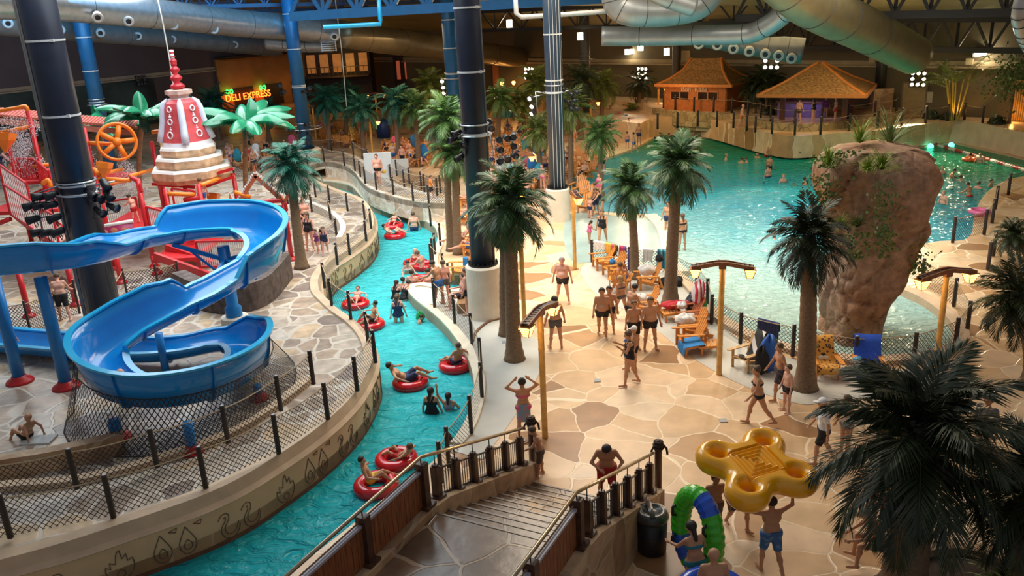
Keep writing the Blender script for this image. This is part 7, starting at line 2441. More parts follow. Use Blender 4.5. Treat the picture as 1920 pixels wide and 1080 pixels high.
# ---- chairs on the deck with their loads
G1 = 'orange wooden chairs beside the drying towels'
chair('orange wooden chair nearest the towel fence post', (1128, 503), 100)
chair('orange wooden chair with a blue bottle, right of the first', (1148, 518), 105)
chair('orange wooden chair with a man sitting in it, back turned', (1164, 545), -20)
chair('orange wooden chair with a white towel, behind the palm trunk', (1212, 540), 90)
chair('orange wooden chair with a white cloth behind the walking men', (1206, 588), 95)
chair('red brown wooden chair with a red towel by the fence', (1288, 606), 100, m=mat('red_brown_chair_wood', (.42, .12, .04), .45, .25, 9))
chair('orange wooden chair with a bundled white towel', (1292, 632), 95)
chair('orange wooden chair behind the blue towel footstool', (1290, 652), 95)
chair('pale wooden chair with a black and white towel near the lamp post', (1400, 690), 120, m=CHAIRP)
chair('wooden chair covered by a leopard print towel', (1546, 706), 175)
chair('wooden chair covered by a big blue towel', (1626, 708), 165)
footstool('orange wooden footstool under a blue towel', (1296, 662), 95)
footstool('orange wooden footstool under the red towel', (1258, 600), 95)
footstool('low orange footstool beside the lamp post', (1330, 662), 80)
bundle('bundled_towel', 'white towel thrown on the chair behind the palm trunk', P(1214, 536, 0) + Vector((0, 0, .42)), TW['white'], (.32, .2, .22), seed=1, pix=False)
bundle('swim_bag', 'black bag on the chair back behind the palm trunk', P(1215, 533, 0) + Vector((.45, .1, .85)), CLOTH['black'], (.16, .12, .14), seed=2, pix=False, cat='bag')
bundle('bundled_towel', 'white cloth on the seat behind the walking men', P(1203, 585, 0) + Vector((-.05, 0, .40)), TW['white'], (.28, .2, .14), seed=3, pix=False)
bundle('bundled_towel', 'white towel heaped on the chair by the fence', P(1288, 628, 0) + Vector((-.05, 0, .42)), TW['white'], (.34, .28, .16), seed=4, pix=False)
bundle('beach_ball', 'small blue ball on the chair by the towels', P(1146, 515, 0) + Vector((.05, .05, .40)), TW['blue'], (.12, .12, .12), seed=5, pix=False, cat='ball')
bundle('swim_bag', 'black bag on the floor behind the tall palm trunk', (1246, 540), CLOTH['black'], (.22, .2, .2), seed=6, cat='bag')
bundle('swim_bag', 'black bag on the floor right of the tall palm trunk', (1270, 536), CLOTH['black'], (.22, .2, .18), seed=7, cat='bag')
bundle('swim_bag', 'dark patterned bag at the corner of the fence', (1302, 590), spotted('bag_dark_print', (.03, .04, .05), (.4, .4, .42), 9, .3), (.3, .22, .4), seed=8, cat='bag')
bundle('swim_bag', 'green bag leaning on the fence corner', (1316, 592), CLOTH['green'], (.18, .15, .34), seed=9, cat='bag')
bundle('bundled_towel', 'red and white towel over the red brown chair back', P(1300, 600, 0) + Vector((.15, .0, .55)), TW['redw'], (.22, .3, .42), seed=10, pix=False)
bundle('bundled_towel', 'red towel heaped along the red footstool', P(1260, 597, 0) + Vector((.15, .0, .36)), TW['red'], (.5, .26, .14), seed=11, pix=False)
bundle('bundled_towel', 'white towel end on the red towel', P(1276, 598, 0) + Vector((0, -.1, .42)), TW['white'], (.2, .18, .12), seed=13, pix=False)
drape_chair('black and white towel over the back of the pale chair', (1400, 690), 120, stripes('towel_black_white', [(.02, .02, .02), (.70, .68, .66), (.03, .03, .03)], 3.5), w=.34)
bundle('swim_bag', 'big blue bag on the floor beside the pale chair', (1440, 698), mat('blue_bag', (.02, .12, .50), .5, .1, 8), (.30, .2, .55), seed=14, cat='bag')
bundle('swim_bag', 'black bag leaning on the blue bag', (1427, 702), CLOTH['black'], (.2, .18, .42), seed=15, cat='bag')
bundle('swim_bag', 'yellow green bag right of the blue bag', (1452, 694), mat('lime_bag', (.35, .38, .03), .6, .1, 8), (.14, .12, .45), seed=16, cat='bag')
LEO = spotted('leopard_towel', (.62, .30, .05), (.10, .04, .015), 11, .33)
drape_chair('leopard print towel with a big cat face draped over a chair', (1546, 706), 175, LEO, w=.64, hangf=.16)
# the cat face printed on it: eyes, nose and pale muzzle
cm = Matrix.Translation(P(1546, 706, 0)) @ Matrix.Rotation(R(175), 4, 'Z')
face = thing('cat_face_print', 'big cat face printed on the leopard towel', 'print', cm @ Vector((0, -.40, .64)), R(175))
def onback(x, h): return Vector((x, -(h) * .42, h * .92 + .035)) + Vector((0, .085, .03))
bq = Matrix.Rotation(R(-65), 3, 'X')
pm = [mat('print_dark', (.04, .02, .01), .8, .1, 6), mat('print_green', (.22, .26, .12), .7, .1, 6)]
for s in (-1, 1):
 mb = MB(); mb.m = 0; mb.ell(onback(s * .15, .10), (.07, .045, .012), 10, 6, bq); mb.m = 1; mb.ell(onback(s * .15, .10) + Vector((0, .012, .004)), (.04, .04, .012), 10, 6, bq); mb.m = 0; mb.ell(onback(s * .15, .10) + Vector((0, .02, .01)), (.018, .026, .010), 8, 5, bq)
 mb.build('eye', pm, face)
mb = MB(); mb.ell(onback(0, -.12), (.06, .04, .014), 10, 6, bq); mb.build('nose', pm[0], face)
mb = MB(); mb.ell(onback(-.06, -.22), (.09, .06, .012), 10, 6, bq); mb.ell(onback(.06, -.22), (.09, .06, .012), 10, 6, bq)
mb.build('muzzle', mat('print_cream', (.70, .60, .45), .8, .1, 6), face)
drape_chair('big blue towel with a pink striped hem over a chair', (1626, 708), 165, mat('towel_royal_blue', (.015, .08, .52), .85, .15, 14, .2), w=.72, hangf=.25, top=1.02)
bundle('swim_shoes', 'pale blue swim shoes on the chair arm by the blue towel', P(1604, 712, 0) + Vector((0, 0, .58)), mat('pale_blue_shoe', (.12, .40, .62), .5, .1, 8), (.12, .08, .07), seed=17, pix=False, cat='shoes')
# blue towel spread over the footstool, hanging at its front
b0 = P(1296, 662, 0); M = Matrix.Translation(b0) @ Matrix.Rotation(R(95), 4, 'Z')
rows = [[M @ Vector((x, y, z + .008 * math.sin(11 * x + y * 7))) for x in (-.36, -.2, 0, .2, .36)] for y, z in ((-.38, .20), (-.33, .385), (-.1, .375), (.1, .36), (.28, .345), (.31, .30), (.33, .05))]
cloth('towel', 'bright blue towel spread over the footstool', rows, TW['blue'])
# chairs by the river bend left of the navy column
for i, (x, y, f, lab) in enumerate([(868, 462, 80, 'orange wooden chair on the river side of the palm pair trunk'), (866, 420, 80, 'orange wooden chair further up the river beside the stone wall'), (876, 388, 85, 'orange wooden chair at the end of the stone walkway wall'), (862, 520, 95, 'orange wooden footed chair by the river fence, empty'), (884, 478, 80, 'orange wooden chair half hidden by the navy column')]):
 chair(lab, (x, y), f)
hang('blue towel over the rope by the empty river chair', (871, 520), (880, 521), .6, TW['blue'], seed=21, z=.9)
# small signs, slabs and boards on the walkway
k = MB(); k.box((0, 0, .8), (1.6, .22, 1.6)); tag(k.build('white_board', mat('pale_grey_board', (.60, .63, .63), .5, .06, 3), None, False, P(712, 337, ZK)), 'upright pale grey board on the walkway behind the man', 'board')
k = MB(); k.box((0, 0, .5), (1.1, .22, 1.0)); tag(k.build('white_board', mat('pale_grey_board', (.60, .63, .63), .5, .06, 3), None, False, P(752, 326, .0)), 'low pale grey board on the deck behind the walkway fence', 'board')
# ================================================================== FAR SEATING (each chair its own)
def far_seats(gname, label, pts, seed, woods=(CHAIRW,), jitter=25, face=180):
 rng = random.Random(seed)
 for x, y in pts: chair(label, (x, y), face + rng.uniform(-jitter, jitter), gname, rng.choice(woods))
def scatter(x0, x1, y0, y1, n, seed, gap=10):
 rng = random.Random(seed); out = []
 for _ in range(4000):
  if len(out) >= n: break
  x, y = rng.uniform(x0, x1), rng.uniform(y0, y1)
  if all(abs(x - a) > gap or abs(y - b) > gap * .6 for a, b in out): out.append((x, y))
 return out
S1 = scatter(918, 1000, 300, 372, 26, 3, 15)
far_seats('loungers right of the navy column', 'orange wooden lounger among the crowd right of the navy column', S1, 1, face=150)
S2 = scatter(720, 800, 282, 318, 16, 4, 14)
far_seats('loungers behind the walkway', 'orange wooden lounger in the crowd behind the walkway', S2, 2, face=170)
S3 = scatter(430, 545, 285, 325, 18, 5, 14)
far_seats('loungers behind the plastic palms', 'orange wooden lounger in the crowd behind the plastic palms', S3, 3, face=190)
S4 = scatter(1030, 1110, 300, 345, 12, 6, 14)
far_seats('loungers at the pool beach palms', 'orange wooden lounger between the beach palms', S4, 4, face=150)
S5 = scatter(1130, 1200, 238, 256, 10, 7, 12)
far_seats('loungers on the far beach', 'orange wooden lounger on the far right of the beach', S5, 5, face=200)
S6 = [(1195, 228), (1207, 228), (1218, 226)]
far_seats('chairs left of the hut torch', 'orange wooden chair left of the hut torch post', S6, 6, face=200)
S7 = scatter(880, 1000, 250, 292, 16, 8, 15)
far_seats('loungers in the dim middle', 'wooden lounger in the dim middle behind the navy column lights', S7, 7, face=180)
S8 = scatter(600, 700, 245, 280, 12, 9, 15)
far_seats('loungers in the dim left', 'wooden lounger in the dim area behind the teal palms', S8, 8, face=180)
S9 = [(1090, 372), (1108, 380), (1098, 398), (1085, 362)]
for i, (x, y) in enumerate(S9): chair(['orange wooden chair by the concrete base of the slate column', 'orange wooden chair with the standing group near the beach', 'orange wooden chair in front of the standing group', 'orange wooden chair behind the slate column base'][i], (x, y), 150)
# ================================================================== PEOPLE ON THE DECK
pr = person
pr('big barrel chested man in black trunks standing alone, facing the camera', 1056, 567, h=1.78, face=165, pose='wide', skin=2, hair='grey', fat=.8, trunks='black')
pr('man in dark trunks seen from behind beside the near lamp post lantern', 1043, 654, h=1.80, face=10, pose='stand2', skin=1, hair='dark', trunks='grey')
pr('heavy man in black trunks at the left of the walking group', 1130, 632, h=1.78, face=170, pose='walk', skin=1, hair='dark', fat=.7, trunks='black')
pr('slim youth in black trunks just behind the heavy man', 1143, 624, h=1.66, face=165, pose='stand', skin=1, hair='dark', trunks='black')
pr('slim girl in a grey bikini walking away from the group', 1165, 598, h=1.62, face=30, pose='walk', skin=1, hair='blond', style='long', woman=True, bikini='grey')
pr('man in black trunks in the middle of the walking group, turning right', 1182, 628, h=1.80, face=-60, pose='reach', skin=1, hair='dark', trunks='black')
pr('boy in long black trunks between the two big men', 1189, 655, h=1.66, face=185, pose='stand', skin=1, hair='brown', fat=.2, cut='long', trunks='black')
pr('heavy man in black trunks at the right of the walking group', 1219, 656, h=1.80, face=190, pose='stand2', skin=1, hair='brown', fat=.55, trunks='black')
pr('woman in a black swimsuit walking left and holding up a phone', 1182, 722, h=1.72, face=85, pose='phone', skin=1, hair='brown', style='bun', woman=True, fat=.25, suit='black')
pr('child with a pale swim cap beside the woman with the phone', 1190, 690, h=1.40, face=95, pose='stand', skin=1, style='bald', child=True, trunks='black', cap='white')
pr('small child with a blue cap half hidden by the woman with the phone', 1176, 694, h=1.05, face=120, pose='stand', skin=1, child=True, trunks='blue', cap='blue')
pr('woman in a flowered skirt towel holding her hair with both hands', 984, 822, h=1.70, face=8, pose='headhold', skin=1, hair='dark', style='bun', woman=True, bikini='pink', skirt='floral')
pr('boy in brown shorts holding the newel post at the foot of the stairs', 1014, 893, h=1.42, face=95, pose='reach', skin=1, hair='brown', child=True, cut='long', trunks='brown')
pr('man in red shorts looking down in front of the stairs', 1138, 944, h=1.76, face=175, pose='look', skin=1, hair='dark', cut='long', trunks='red')
pr('woman in a black bikini walking left past the pale chair', 1420, 797, h=1.72, face=88, pose='walk2', skin=1, hair='brown', style='bun', woman=True, fat=.35, bikini='black')
pr('man in checked shorts walking left behind the boy', 1460, 748, h=1.70, face=95, pose='walk', skin=1, hair='brown', cut='long', trunks='check')
pr('boy in black trunks following the man in checked shorts', 1474, 772, h=1.42, face=105, pose='stand', skin=0, hair='brown', child=True, trunks='black')
pr('man in a white cap walking under the big palm', 1540, 868, h=1.72, face=80, pose='walk', skin=1, style='bald', cap='white', shirt='white', cut='long', trunks='black')
pr('woman in a dark bikini behind the man in the white cap', 1582, 858, h=1.66, face=100, pose='stand2', skin=1, hair='brown', woman=True, bikini='grey')
cp = P(1442, 1072, 0)
pr('man in blue print shorts carrying the yellow raft over his head', at=cp, h=1.66, face=8, pose='carry', skin=1, hair='dark', cut='long', trunks='denim')
pr('person walking in flip flops behind the yellow raft', 1384, 992, h=1.58, face=200, pose='walk', skin=1, hair='dark', cut='long', trunks='navy')
gp = P(1302, 1128, 0)
pr('woman with long dark hair and teal bottoms beside the green tube', at=gp, h=1.66, face=15, pose='reach', skin=1, hair='dark', style='tail', woman=True, bikini='teal')
bp3 = P(1334, 1190, 0)
pr('bald man seen from behind at the bottom edge with a blue tube', at=bp3, h=1.78, face=0, pose='stand', skin=1, style='bald', trunks='blue')
pr('person standing behind the green tube', 1338, 1010, h=1.55, face=190, pose='stand', skin=3, hair='dark', trunks='brown')
pr('man in black trunks sitting bent forward on the planter edge', 1650, 1062, h=1.76, face=75, pose='sitfwd', skin=1, hair='grey', trunks='black', z=0.05)
pr('woman in a navy swimsuit reclining behind the sitting man', 1668, 985, h=1.68, face=60, pose='chair', skin=1, hair='brown', woman=True, suit='navy', z=0.1)
pr('child reaching up beside the reclining woman', 1630, 985, h=1.2, face=-40, pose='waveup', skin=1, hair='blond', child=True, trunks='blue')
pr('dark haired person in the shade right of the big palm crown', 1838, 866, h=1.72, face=120, pose='stand', skin=3, hair='dark', shirt='grey', trunks='black')
# sitters on the deck chairs
pr('man in blue shorts sitting in the orange chair with his back turned', 1166, 545, h=1.74, face=-20, pose='chair', skin=1, hair='brown', cut='long', trunks='navy')
pr('boy sitting hidden in the leopard towel chair', 1549, 704, h=1.5, face=175, pose='chair', skin=1, hair='brown', trunks='black') if False else None
for x, y, f, lab, kw in [(866, 464, 80, 'man in dark shorts lounging by the river at the palm trunk', dict(trunks='grey', cut='long', hair='grey', skin=0)), (866, 421, 80, 'man lounging on the chair beside the stone wall', dict(trunks='navy', hair='brown', skin=2)), (876, 389, 85, 'woman lounging at the end of the stone wall', dict(woman=True, suit='black', hair='brown', style='long', skin=2)), (884, 479, 80, 'man lounging behind the navy column leaves', dict(trunks='blue', hair='dark', skin=2))]:
 pr(lab, x, y, h=1.74, face=f, pose='lounge', **kw)
# splash zone and pool edge
pr('woman in a black swimsuit kicking the water in the splash zone', 1130, 460, h=1.72, face=165, pose='walk2', skin=1, hair='brown', style='bun', woman=True, fat=.2, suit='black')
pr('little girl in a pink swimsuit beside the woman in the splash zone', 1105, 456, h=1.12, face=-60, pose='reach', skin=1, hair='dark', style='tail', woman=True, child=True, suit='pink')
pr('woman in a black bikini standing in the shallow pool by the tall palm', 1279, 470, z=ZB, h=1.70, face=20, pose='stand', skin=1, hair='brown', style='tail', woman=True, bikini='black')
pr('person in blue at the shallow pool behind the tall palm crown', 1252, 440, z=ZB, h=1.6, face=150, pose='stand', skin=1, hair='brown', trunks='navy')
pr('man in navy trunks standing with the group near the beach chairs', 1117, 404, h=1.76, face=40, pose='stand2', skin=1, hair='brown', cut='long', trunks='navy')
pr('woman bending over in the group near the beach chairs', 1130, 408, h=1.68, face=90, pose='lean', skin=1, hair='brown', style='tail', woman=True, suit='black')
pr('child in blue at the group near the beach chairs', 1106, 410, h=1.2, face=-50, pose='stand', skin=2, hair='blond', child=True, trunks='navy')
pr('person in pink behind the slim palm', 1124, 378, h=1.6, face=120, pose='stand', skin=2, hair='brown', woman=True, suit='pink', fine=False)
# ================================================================== RIVER
WZ = dict(z=ZW)
pr('man in navy trunks standing waist deep in the river, back turned', 777, 433, z=ZW, zoff=-.78, h=1.80, face=10, pose='stand2', skin=0, hair='brown', trunks='navy')
pr('bald pale man in red standing behind the tubes', 781, 500, z=ZW, zoff=-.85, h=1.74, face=185, pose='stand2', skin=0, style='bald', woman=True, bikini='red')
pr('man bending over the floating tubes', 793, 508, z=ZW, zoff=-.80, h=1.76, face=70, pose='reach', skin=2, hair='brown', trunks='red')
pr('laughing dark haired woman in the water left of the tubes', 764, 512, z=ZW, zoff=-.95, h=1.62, face=200, pose='reach', skin=0, hair='dark', style='bun', woman=True, bikini='white')
pr('man in blue trunks with his back turned in the river group', 775, 547, z=ZW, zoff=-.82, h=1.78, face=-10, pose='stand', skin=2, hair='dark', trunks='navy')
pr('man in bright blue trunks at the right of the river group', 807, 547, z=ZW, zoff=-.80, h=1.80, face=20, pose='reach', skin=2, hair='dark', cut='long', trunks='blue')
pr('red haired person in black low in the river group', 788, 548, z=ZW, zoff=-1.08, h=1.60, face=30, pose='stand', skin=2, hair='red', woman=True, suit='black')
pr('dark haired woman in a black swimsuit at the river kerb', 756, 563, z=ZW, zoff=-.80, h=1.66, face=-40, pose='lean', skin=2, hair='dark', style='bun', woman=True, suit='black')
pr('woman with a ponytail in black at the left of the river group', 742, 560, z=ZW, zoff=-.88, h=1.66, face=-20, pose='reach', skin=2, hair='dark', style='tail', woman=True, suit='black')
pr('dark haired man at the back of the river group', 757, 547, z=ZW, zoff=-1.02, h=1.66, face=-30, pose='stand', skin=2, hair='dark', trunks='black')
pr('child with brown hair reaching for the river kerb', 741, 577, z=ZW, zoff=-.66, h=1.30, face=-50, pose='reach', skin=2, hair='brown', style='tail', woman=True, child=True, suit='navy')
pr('woman in a navy swimsuit wading, seen from behind', 748, 604, z=ZW, zoff=-.62, h=1.70, face=5, pose='stand2', skin=2, hair='brown', style='tail', woman=True, suit='navy')
pr('child swimming beside the kerb with a green toy', 784, 606, z=ZW, zoff=-.82, h=1.2, face=-70, pose='reach', skin=2, hair='dark', child=True, trunks='black')
bundle('green_toy', 'green inflatable toy held by the swimming child', P(789, 603, ZW), mat('green_toy_vinyl', (.03, .35, .10), .3, .2, 6), (.16, .12, .2), seed=30, pix=False, cat='toy')
pr('man in blue trunks standing on the pale peninsula', 825, 573, h=1.80, face=60, pose='reach', skin=1, hair='dark', trunks='blue')
pr('man half hidden behind the standing man on the peninsula', 836, 568, h=1.70, face=30, pose='stand', skin=2, hair='brown', trunks='grey')
pr('man in black trunks sitting at the entry rail', 868, 578, h=1.76, face=100, pose='sit', skin=2, hair='dark', trunks='black', z=-.05)
pr('man in black trunks standing beside the navy column base', 878, 590, h=1.78, face=80, pose='stand', skin=2, hair='brown', trunks='black')
k = MB(); k.box((0, 0, .20), (.5, 1.2, .40)); tag(k.build('entry_bench', mat('brown_bench', (.30, .16, .07), .5, .2, 6), None, False, P(872, 578, 0)), 'brown bench at the river entry', 'bench')
pr('woman in a black swimsuit wading with her back turned near the two women', 810, 774, z=ZW, zoff=-.90, h=1.70, face=-10, pose='stand2', skin=1, hair='dark', style='tail', woman=True, suit='black')
pr('girl in a patterned swimsuit raising both arms in the river', 842, 768, z=ZW, zoff=-1.05, h=1.60, face=-5, pose='waveup', skin=1, hair='dark', style='tail', woman=True, suit='floral')
pr('dark haired child at the net by the river kerb', 850, 846, z=ZW, zoff=-.75, h=1.35, face=70, pose='reach', skin=1, hair='dark', style='long', woman=True, child=True, suit='navy')
# tubes with riders
def rider(tl, pl, x, y, rot, face, pose='tube', dz=0.0, **kw):
 swim_tube(tl, x, y, rot=rot)
 q = P(x, y, ZW)
 f = R(face)
 pr(pl, at=Vector((q.x, q.y, ZW + .12 + dz)) - Vector((-math.sin(f), math.cos(f), 0)) * .12, face=face, pose=pose, **kw)
rider('red swim tube with a small child upright in it', 'small child sitting upright in the far red tube', 738, 427, 20, 160, 'tube2', h=1.15, skin=2, hair='blond', child=True, trunks='red')
rider('red swim tube with a person lying across it', 'person in pale blue lying across a red tube', 741, 445, 60, -70, 'tube', h=1.55, skin=0, hair='dark', trunks='teal')
rider('red swim tube just inside the left bend of the river', 'child lounging in the red tube at the left bend', 667, 574, 40, 170, 'tube', h=1.30, skin=2, hair='brown', child=True, trunks='red')
rider('red swim tube half hidden by the fence post at the left bend', 'person leaning out of the half hidden red tube', 694, 613, 0, 110, 'tube2', h=1.50, skin=1, hair='dark', trunks='black')
rider('red swim tube in the middle of the river with a man lying back', 'man in blue and yellow shorts lying back in a red tube', 770, 722, 30, -75, 'tube', h=1.78, skin=1, hair='dark', cut='long', trunks='navy')
rider('red swim tube at the right bank with a boy in it', 'boy in navy trunks seen from behind in the red tube at the right bank', 855, 690, 0, 30, 'tube2', h=1.50, skin=1, hair='brown', trunks='navy')
rider('red swim tube tilted near the stair railing, upper of the pair', 'child lying in the upper of the two near red tubes', 744, 868, 50, 60, 'tube', h=1.30, skin=1, hair='brown', child=True, trunks='red')
rider('red swim tube near the stair railing, lower of the pair', 'boy in yellow and black trunks in the lower near red tube', 706, 916, 10, -75, 'tube2', h=1.45, skin=1, hair='dark', trunks='yellow')
swim_tube('red swim tube held by the group, upper one', 779, 497, rot=15)
swim_tube('red swim tube held by the group, right one', 797, 503, rot=40)
swim_tube('red swim tube held by the group, lower one', 790, 530, rot=80)
swim_tube('red swim tube between the men of the river group', 798, 545, rot=10)
# the yellow four seat raft carried overhead
def raft():
 N = 170
 hx_, hr_o, L = .72, .22, 1.44
 c = P(1417, 878, 2.1)
 t = thing('clover_raft', 'big yellow four hole clover raft carried overhead', 'raft', c, R(-33))
 t.rotation_euler = (R(9), R(-2), R(18))
 t.scale = (.65, .65, 1.0)
 xs = np.linspace(-1.6, 1.6, N)
 X, Y = np.meshgrid(xs, xs, indexing='ij')
 res = 3.2 / (N - 1)
 zsn = np.arange(-.30, .33, .03)
 XX, YY, ZZ = np.meshgrid(xs, xs, zsn, indexing='ij')
 d2 = None
 cen = [(.80, .80), (-.80, .80), (-.80, -.80), (.80, -.80)]
 out = np.full(XX.shape, 9.0)
 for a, b in cen: out = smin(out, np.hypot(XX - a, YY - b) - .64, .30)
 core = np.maximum(np.abs(XX), np.abs(YY)) - 1.0
 out = smin(out, core, .35)
 inn = np.full(XX.shape, 9.0)
 for a, b in cen: inn = np.minimum(inn, np.hypot(XX - a * .98, YY - b * .98) - .19)
 pl = np.maximum(out, -inn)                       # plan distance, negative inside
 hgt_ = np.sqrt(np.clip(1 - (np.clip(pl + .24, 0, .24) / .24) ** 2, 0, 1)) * .21
 core2 = np.maximum(np.abs(XX + 0 * YY), np.abs(YY))
 ripple = np.where(core2 < .62, .07 - .026 * (1 + np.cos(core2 / .62 * 2 * np.pi * 4.5)), 0.0)
 top = hgt_ - np.where(core2 < .62, ripple, 0)
 S = np.maximum(np.maximum(ZZ - top, -ZZ - hgt_), pl)
 v, f = nets(S, np.array([xs[0], xs[0], zsn[0]]), 1)  if False else nets_aniso(S, (xs[0], xs[0], zsn[0]), (res, res, .03))
 k = MB(); k.v = [tuple(a) for a in v]; k.f = [tuple(a) for a in f]; k.mi = [0] * len(k.f)
 k.build('raft_body', YELV, t, True)
 # welded seam round the rim
 return t
def nets_aniso(S, org, h):
 v, f = nets(S, np.zeros(3), 1.0)
 return v * np.array(h) + np.array(org), f
raft()
# green and blue double tube, standing on edge
GREENV = mat('green_vinyl', (.05, .50, .02), .25, .08, 3, coat=.3)
BLUEV = mat('blue_vinyl', (.01, .10, .62), .25, .08, 3, coat=.3)
t = thing('green_tube', 'bright green and blue two seat tube held upright', 'swim tube', gp + Vector((.20, .75, 0)))
t.rotation_euler = (0, 0, R(-60))
mb = MB()
n1_, n2_ = 64, 18
Aa, Bb, rr_ = .46, .78, .19
ring = []
for i in range(n1_):
 a = 2 * math.pi * i / n1_
 pc_ = Vector((Aa * math.cos(a) * 1.0, 0, 0.98 + Bb * math.sin(a)))
 nn_ = Vector((math.cos(a) / Aa, 0, math.sin(a) / Bb)).normalized()
 wr = 1 + .04 * math.cos(i * 2 * math.pi / 2)
 ring.append([pc_ + (nn_ * math.cos(u) + Vector((0, 1, 0)) * math.sin(u)) * rr_ * wr for u in [2 * math.pi * j / n2_ for j in range(n2_)]])
for i in range(n1_):
 deg = 360 * i / n1_
 mb.m = 1 if (40 < deg < 75 or 195 < deg < 240 or 250 < deg < 262 or 300 < deg < 325) else 0
 for j in range(n2_): mb.add([ring[i][j], ring[(i + 1) % n1_][j], ring[(i + 1) % n1_][(j + 1) % n2_], ring[i][(j + 1) % n2_]], [(0, 1, 2, 3)])
mb.build('ring', [GREENV, BLUEV], t, True)
for a, sd in ((25, -1), (155, -1), (205, -1), (335, -1)):
 q = Vector((Aa * math.cos(R(a)), -.19, 0.98 + Bb * math.sin(R(a))))
 mb = MB(); mb.tube([q + Vector((0, .02, -.12)), q + Vector((0, -.06, -.08)), q + Vector((0, -.06, .08)), q + Vector((0, .02, .12))], .03, 7); mb.build('handle', BLACK, t, True)
t2 = thing('blue_tube', 'blue swim tube held by the bald man at the bottom edge', 'swim tube', bp3 + Vector((0.0, -.05, .85)))
MB().torus((0, 0, 0), .52, .15, 40, 16, Matrix.Rotation(R(8), 3, 'X')).build('ring', BLUEV, t2, True)
# ================================================================== PLAZA AND SLIDE
pr('person sliding, only the bald head above the slide rim', at=sls[22 * SS] + Vector((-.1, -.1, .03)), h=1.55, face=-70, pose='tube2', skin=2, style='bald', child=True, trunks='navy')
pr('boy with goggles sitting on the plaza floor', 52, 822, z=ZP, h=1.40, face=75, pose='floor', skin=1, style='bald', child=True, trunks='black')
pr('bald man in navy shorts standing behind the lower slide run', 34, 692, z=ZP, h=1.78, face=-70, pose='stand', skin=2, style='bald', cut='long', trunks='navy')
pr('bare backed man in dark shorts behind the slide posts', 124, 602, z=ZP, h=1.76, face=20, pose='reach', skin=2, hair='brown', cut='long', trunks='black')
pr('child in dark swimwear next to the bare backed man', 100, 596, z=ZP, h=1.45, face=60, pose='stand', skin=1, hair='dark', child=True, trunks='navy')
pr('woman in a black swimsuit with two children on the plaza', 583, 470, z=ZP, h=1.72, face=165, pose='stand2', skin=2, hair='brown', style='bun', woman=True, fat=.3, suit='black')
pr('girl in a pink and purple swimsuit holding the womans hand', 597, 474, z=ZP, h=1.10, face=150, pose='walk', skin=2, hair='dark', woman=True, child=True, suit='purple')
pr('girl in a navy swimsuit at the plaza fence', 611, 478, z=ZP, h=1.32, face=190, pose='walk2', skin=2, hair='brown', style='bun', woman=True, child=True, suit='navy')
pr('bare chested man behind the woman on the plaza', 575, 440, z=ZP, h=1.76, face=190, pose='crossed', skin=2, style='bald', trunks='black')
pr('man in black trunks by the palm trunk on the plaza', 562, 462, z=ZP, h=1.76, face=-100, pose='reach', skin=2, hair='brown', trunks='black')
pr('bare chested man under the red gable', 520, 440, z=ZP, h=1.74, face=190, pose='crossed', skin=0, hair='brown', trunks='red')
pr('boy in blue trunks on the play platform under the stupa', at=PD(384, 398, YF + 1.5), h=1.5, face=30, pose='stand', skin=2, hair='brown', trunks='blue')
pr('boy with his arms at the painted panel of the play tower', at=PD(256, 418, YF + 1.0), h=1.3, face=70, pose='reach', skin=2, hair='dark', child=True, trunks='red')
pr('woman in navy on the upper left play platform', at=PD(8, 344, YMID + .5), h=1.7, face=-60, pose='lean', skin=2, hair='brown', woman=True, suit='navy')
pr('girl in orange leaning at the upper left play platform', at=PD(27, 342, YMID + .5), h=1.4, face=-80, pose='lean', skin=2, hair='dark', woman=True, child=True, suit='orange')
# ================================================================== WALKWAY, FAR DECK, WAVE POOL
pr('heavy man in tiny black trunks walking down the raised walkway', 711, 347, z=ZK, h=1.84, face=170, pose='walk', skin=2, hair='brown', fat=.7, cut='brief', trunks='black')
bundle('yellow_toy', 'small yellow toy in the hand of the man on the walkway', P(722, 345, ZK) + Vector((0, 0, .62)), CLOTH['yellow'], (.14, .1, .1), seed=41, pix=False, cat='toy')
pr('child with an orange swim vest on the walkway', 809, 372, z=ZK, h=1.30, face=-80, pose='walk', skin=2, hair='brown', child=True, shirt='orange', cut='long', trunks='black')
pr('naked backed man walking on the wall behind the wave pool', 1390, 242, z=ZU, h=1.75, face=-120, pose='walk', skin=2, style='bald', trunks='orange', fine=False)
pr('woman in black leaning at the pavilion bar', 1524, 231, z=ZT, h=1.72, face=40, pose='hip', skin=2, hair='dark', style='long', woman=True, suit='black', fine=False)
pr('person sitting on a stool left of the pavilion bar', 1497, 232, z=ZT, h=1.7, face=-60, pose='stand', skin=2, hair='brown', trunks='brown', fine=False)
pr('person at the right end of the pavilion bar', 1565, 229, z=ZT, h=1.7, face=60, pose='stand', skin=2, hair='brown', trunks='red', fine=False)
pr('person behind the bar in the middle', 1546, 226, z=ZT, h=1.65, face=180, pose='stand', skin=1, hair='dark', shirt='purple', fine=False)
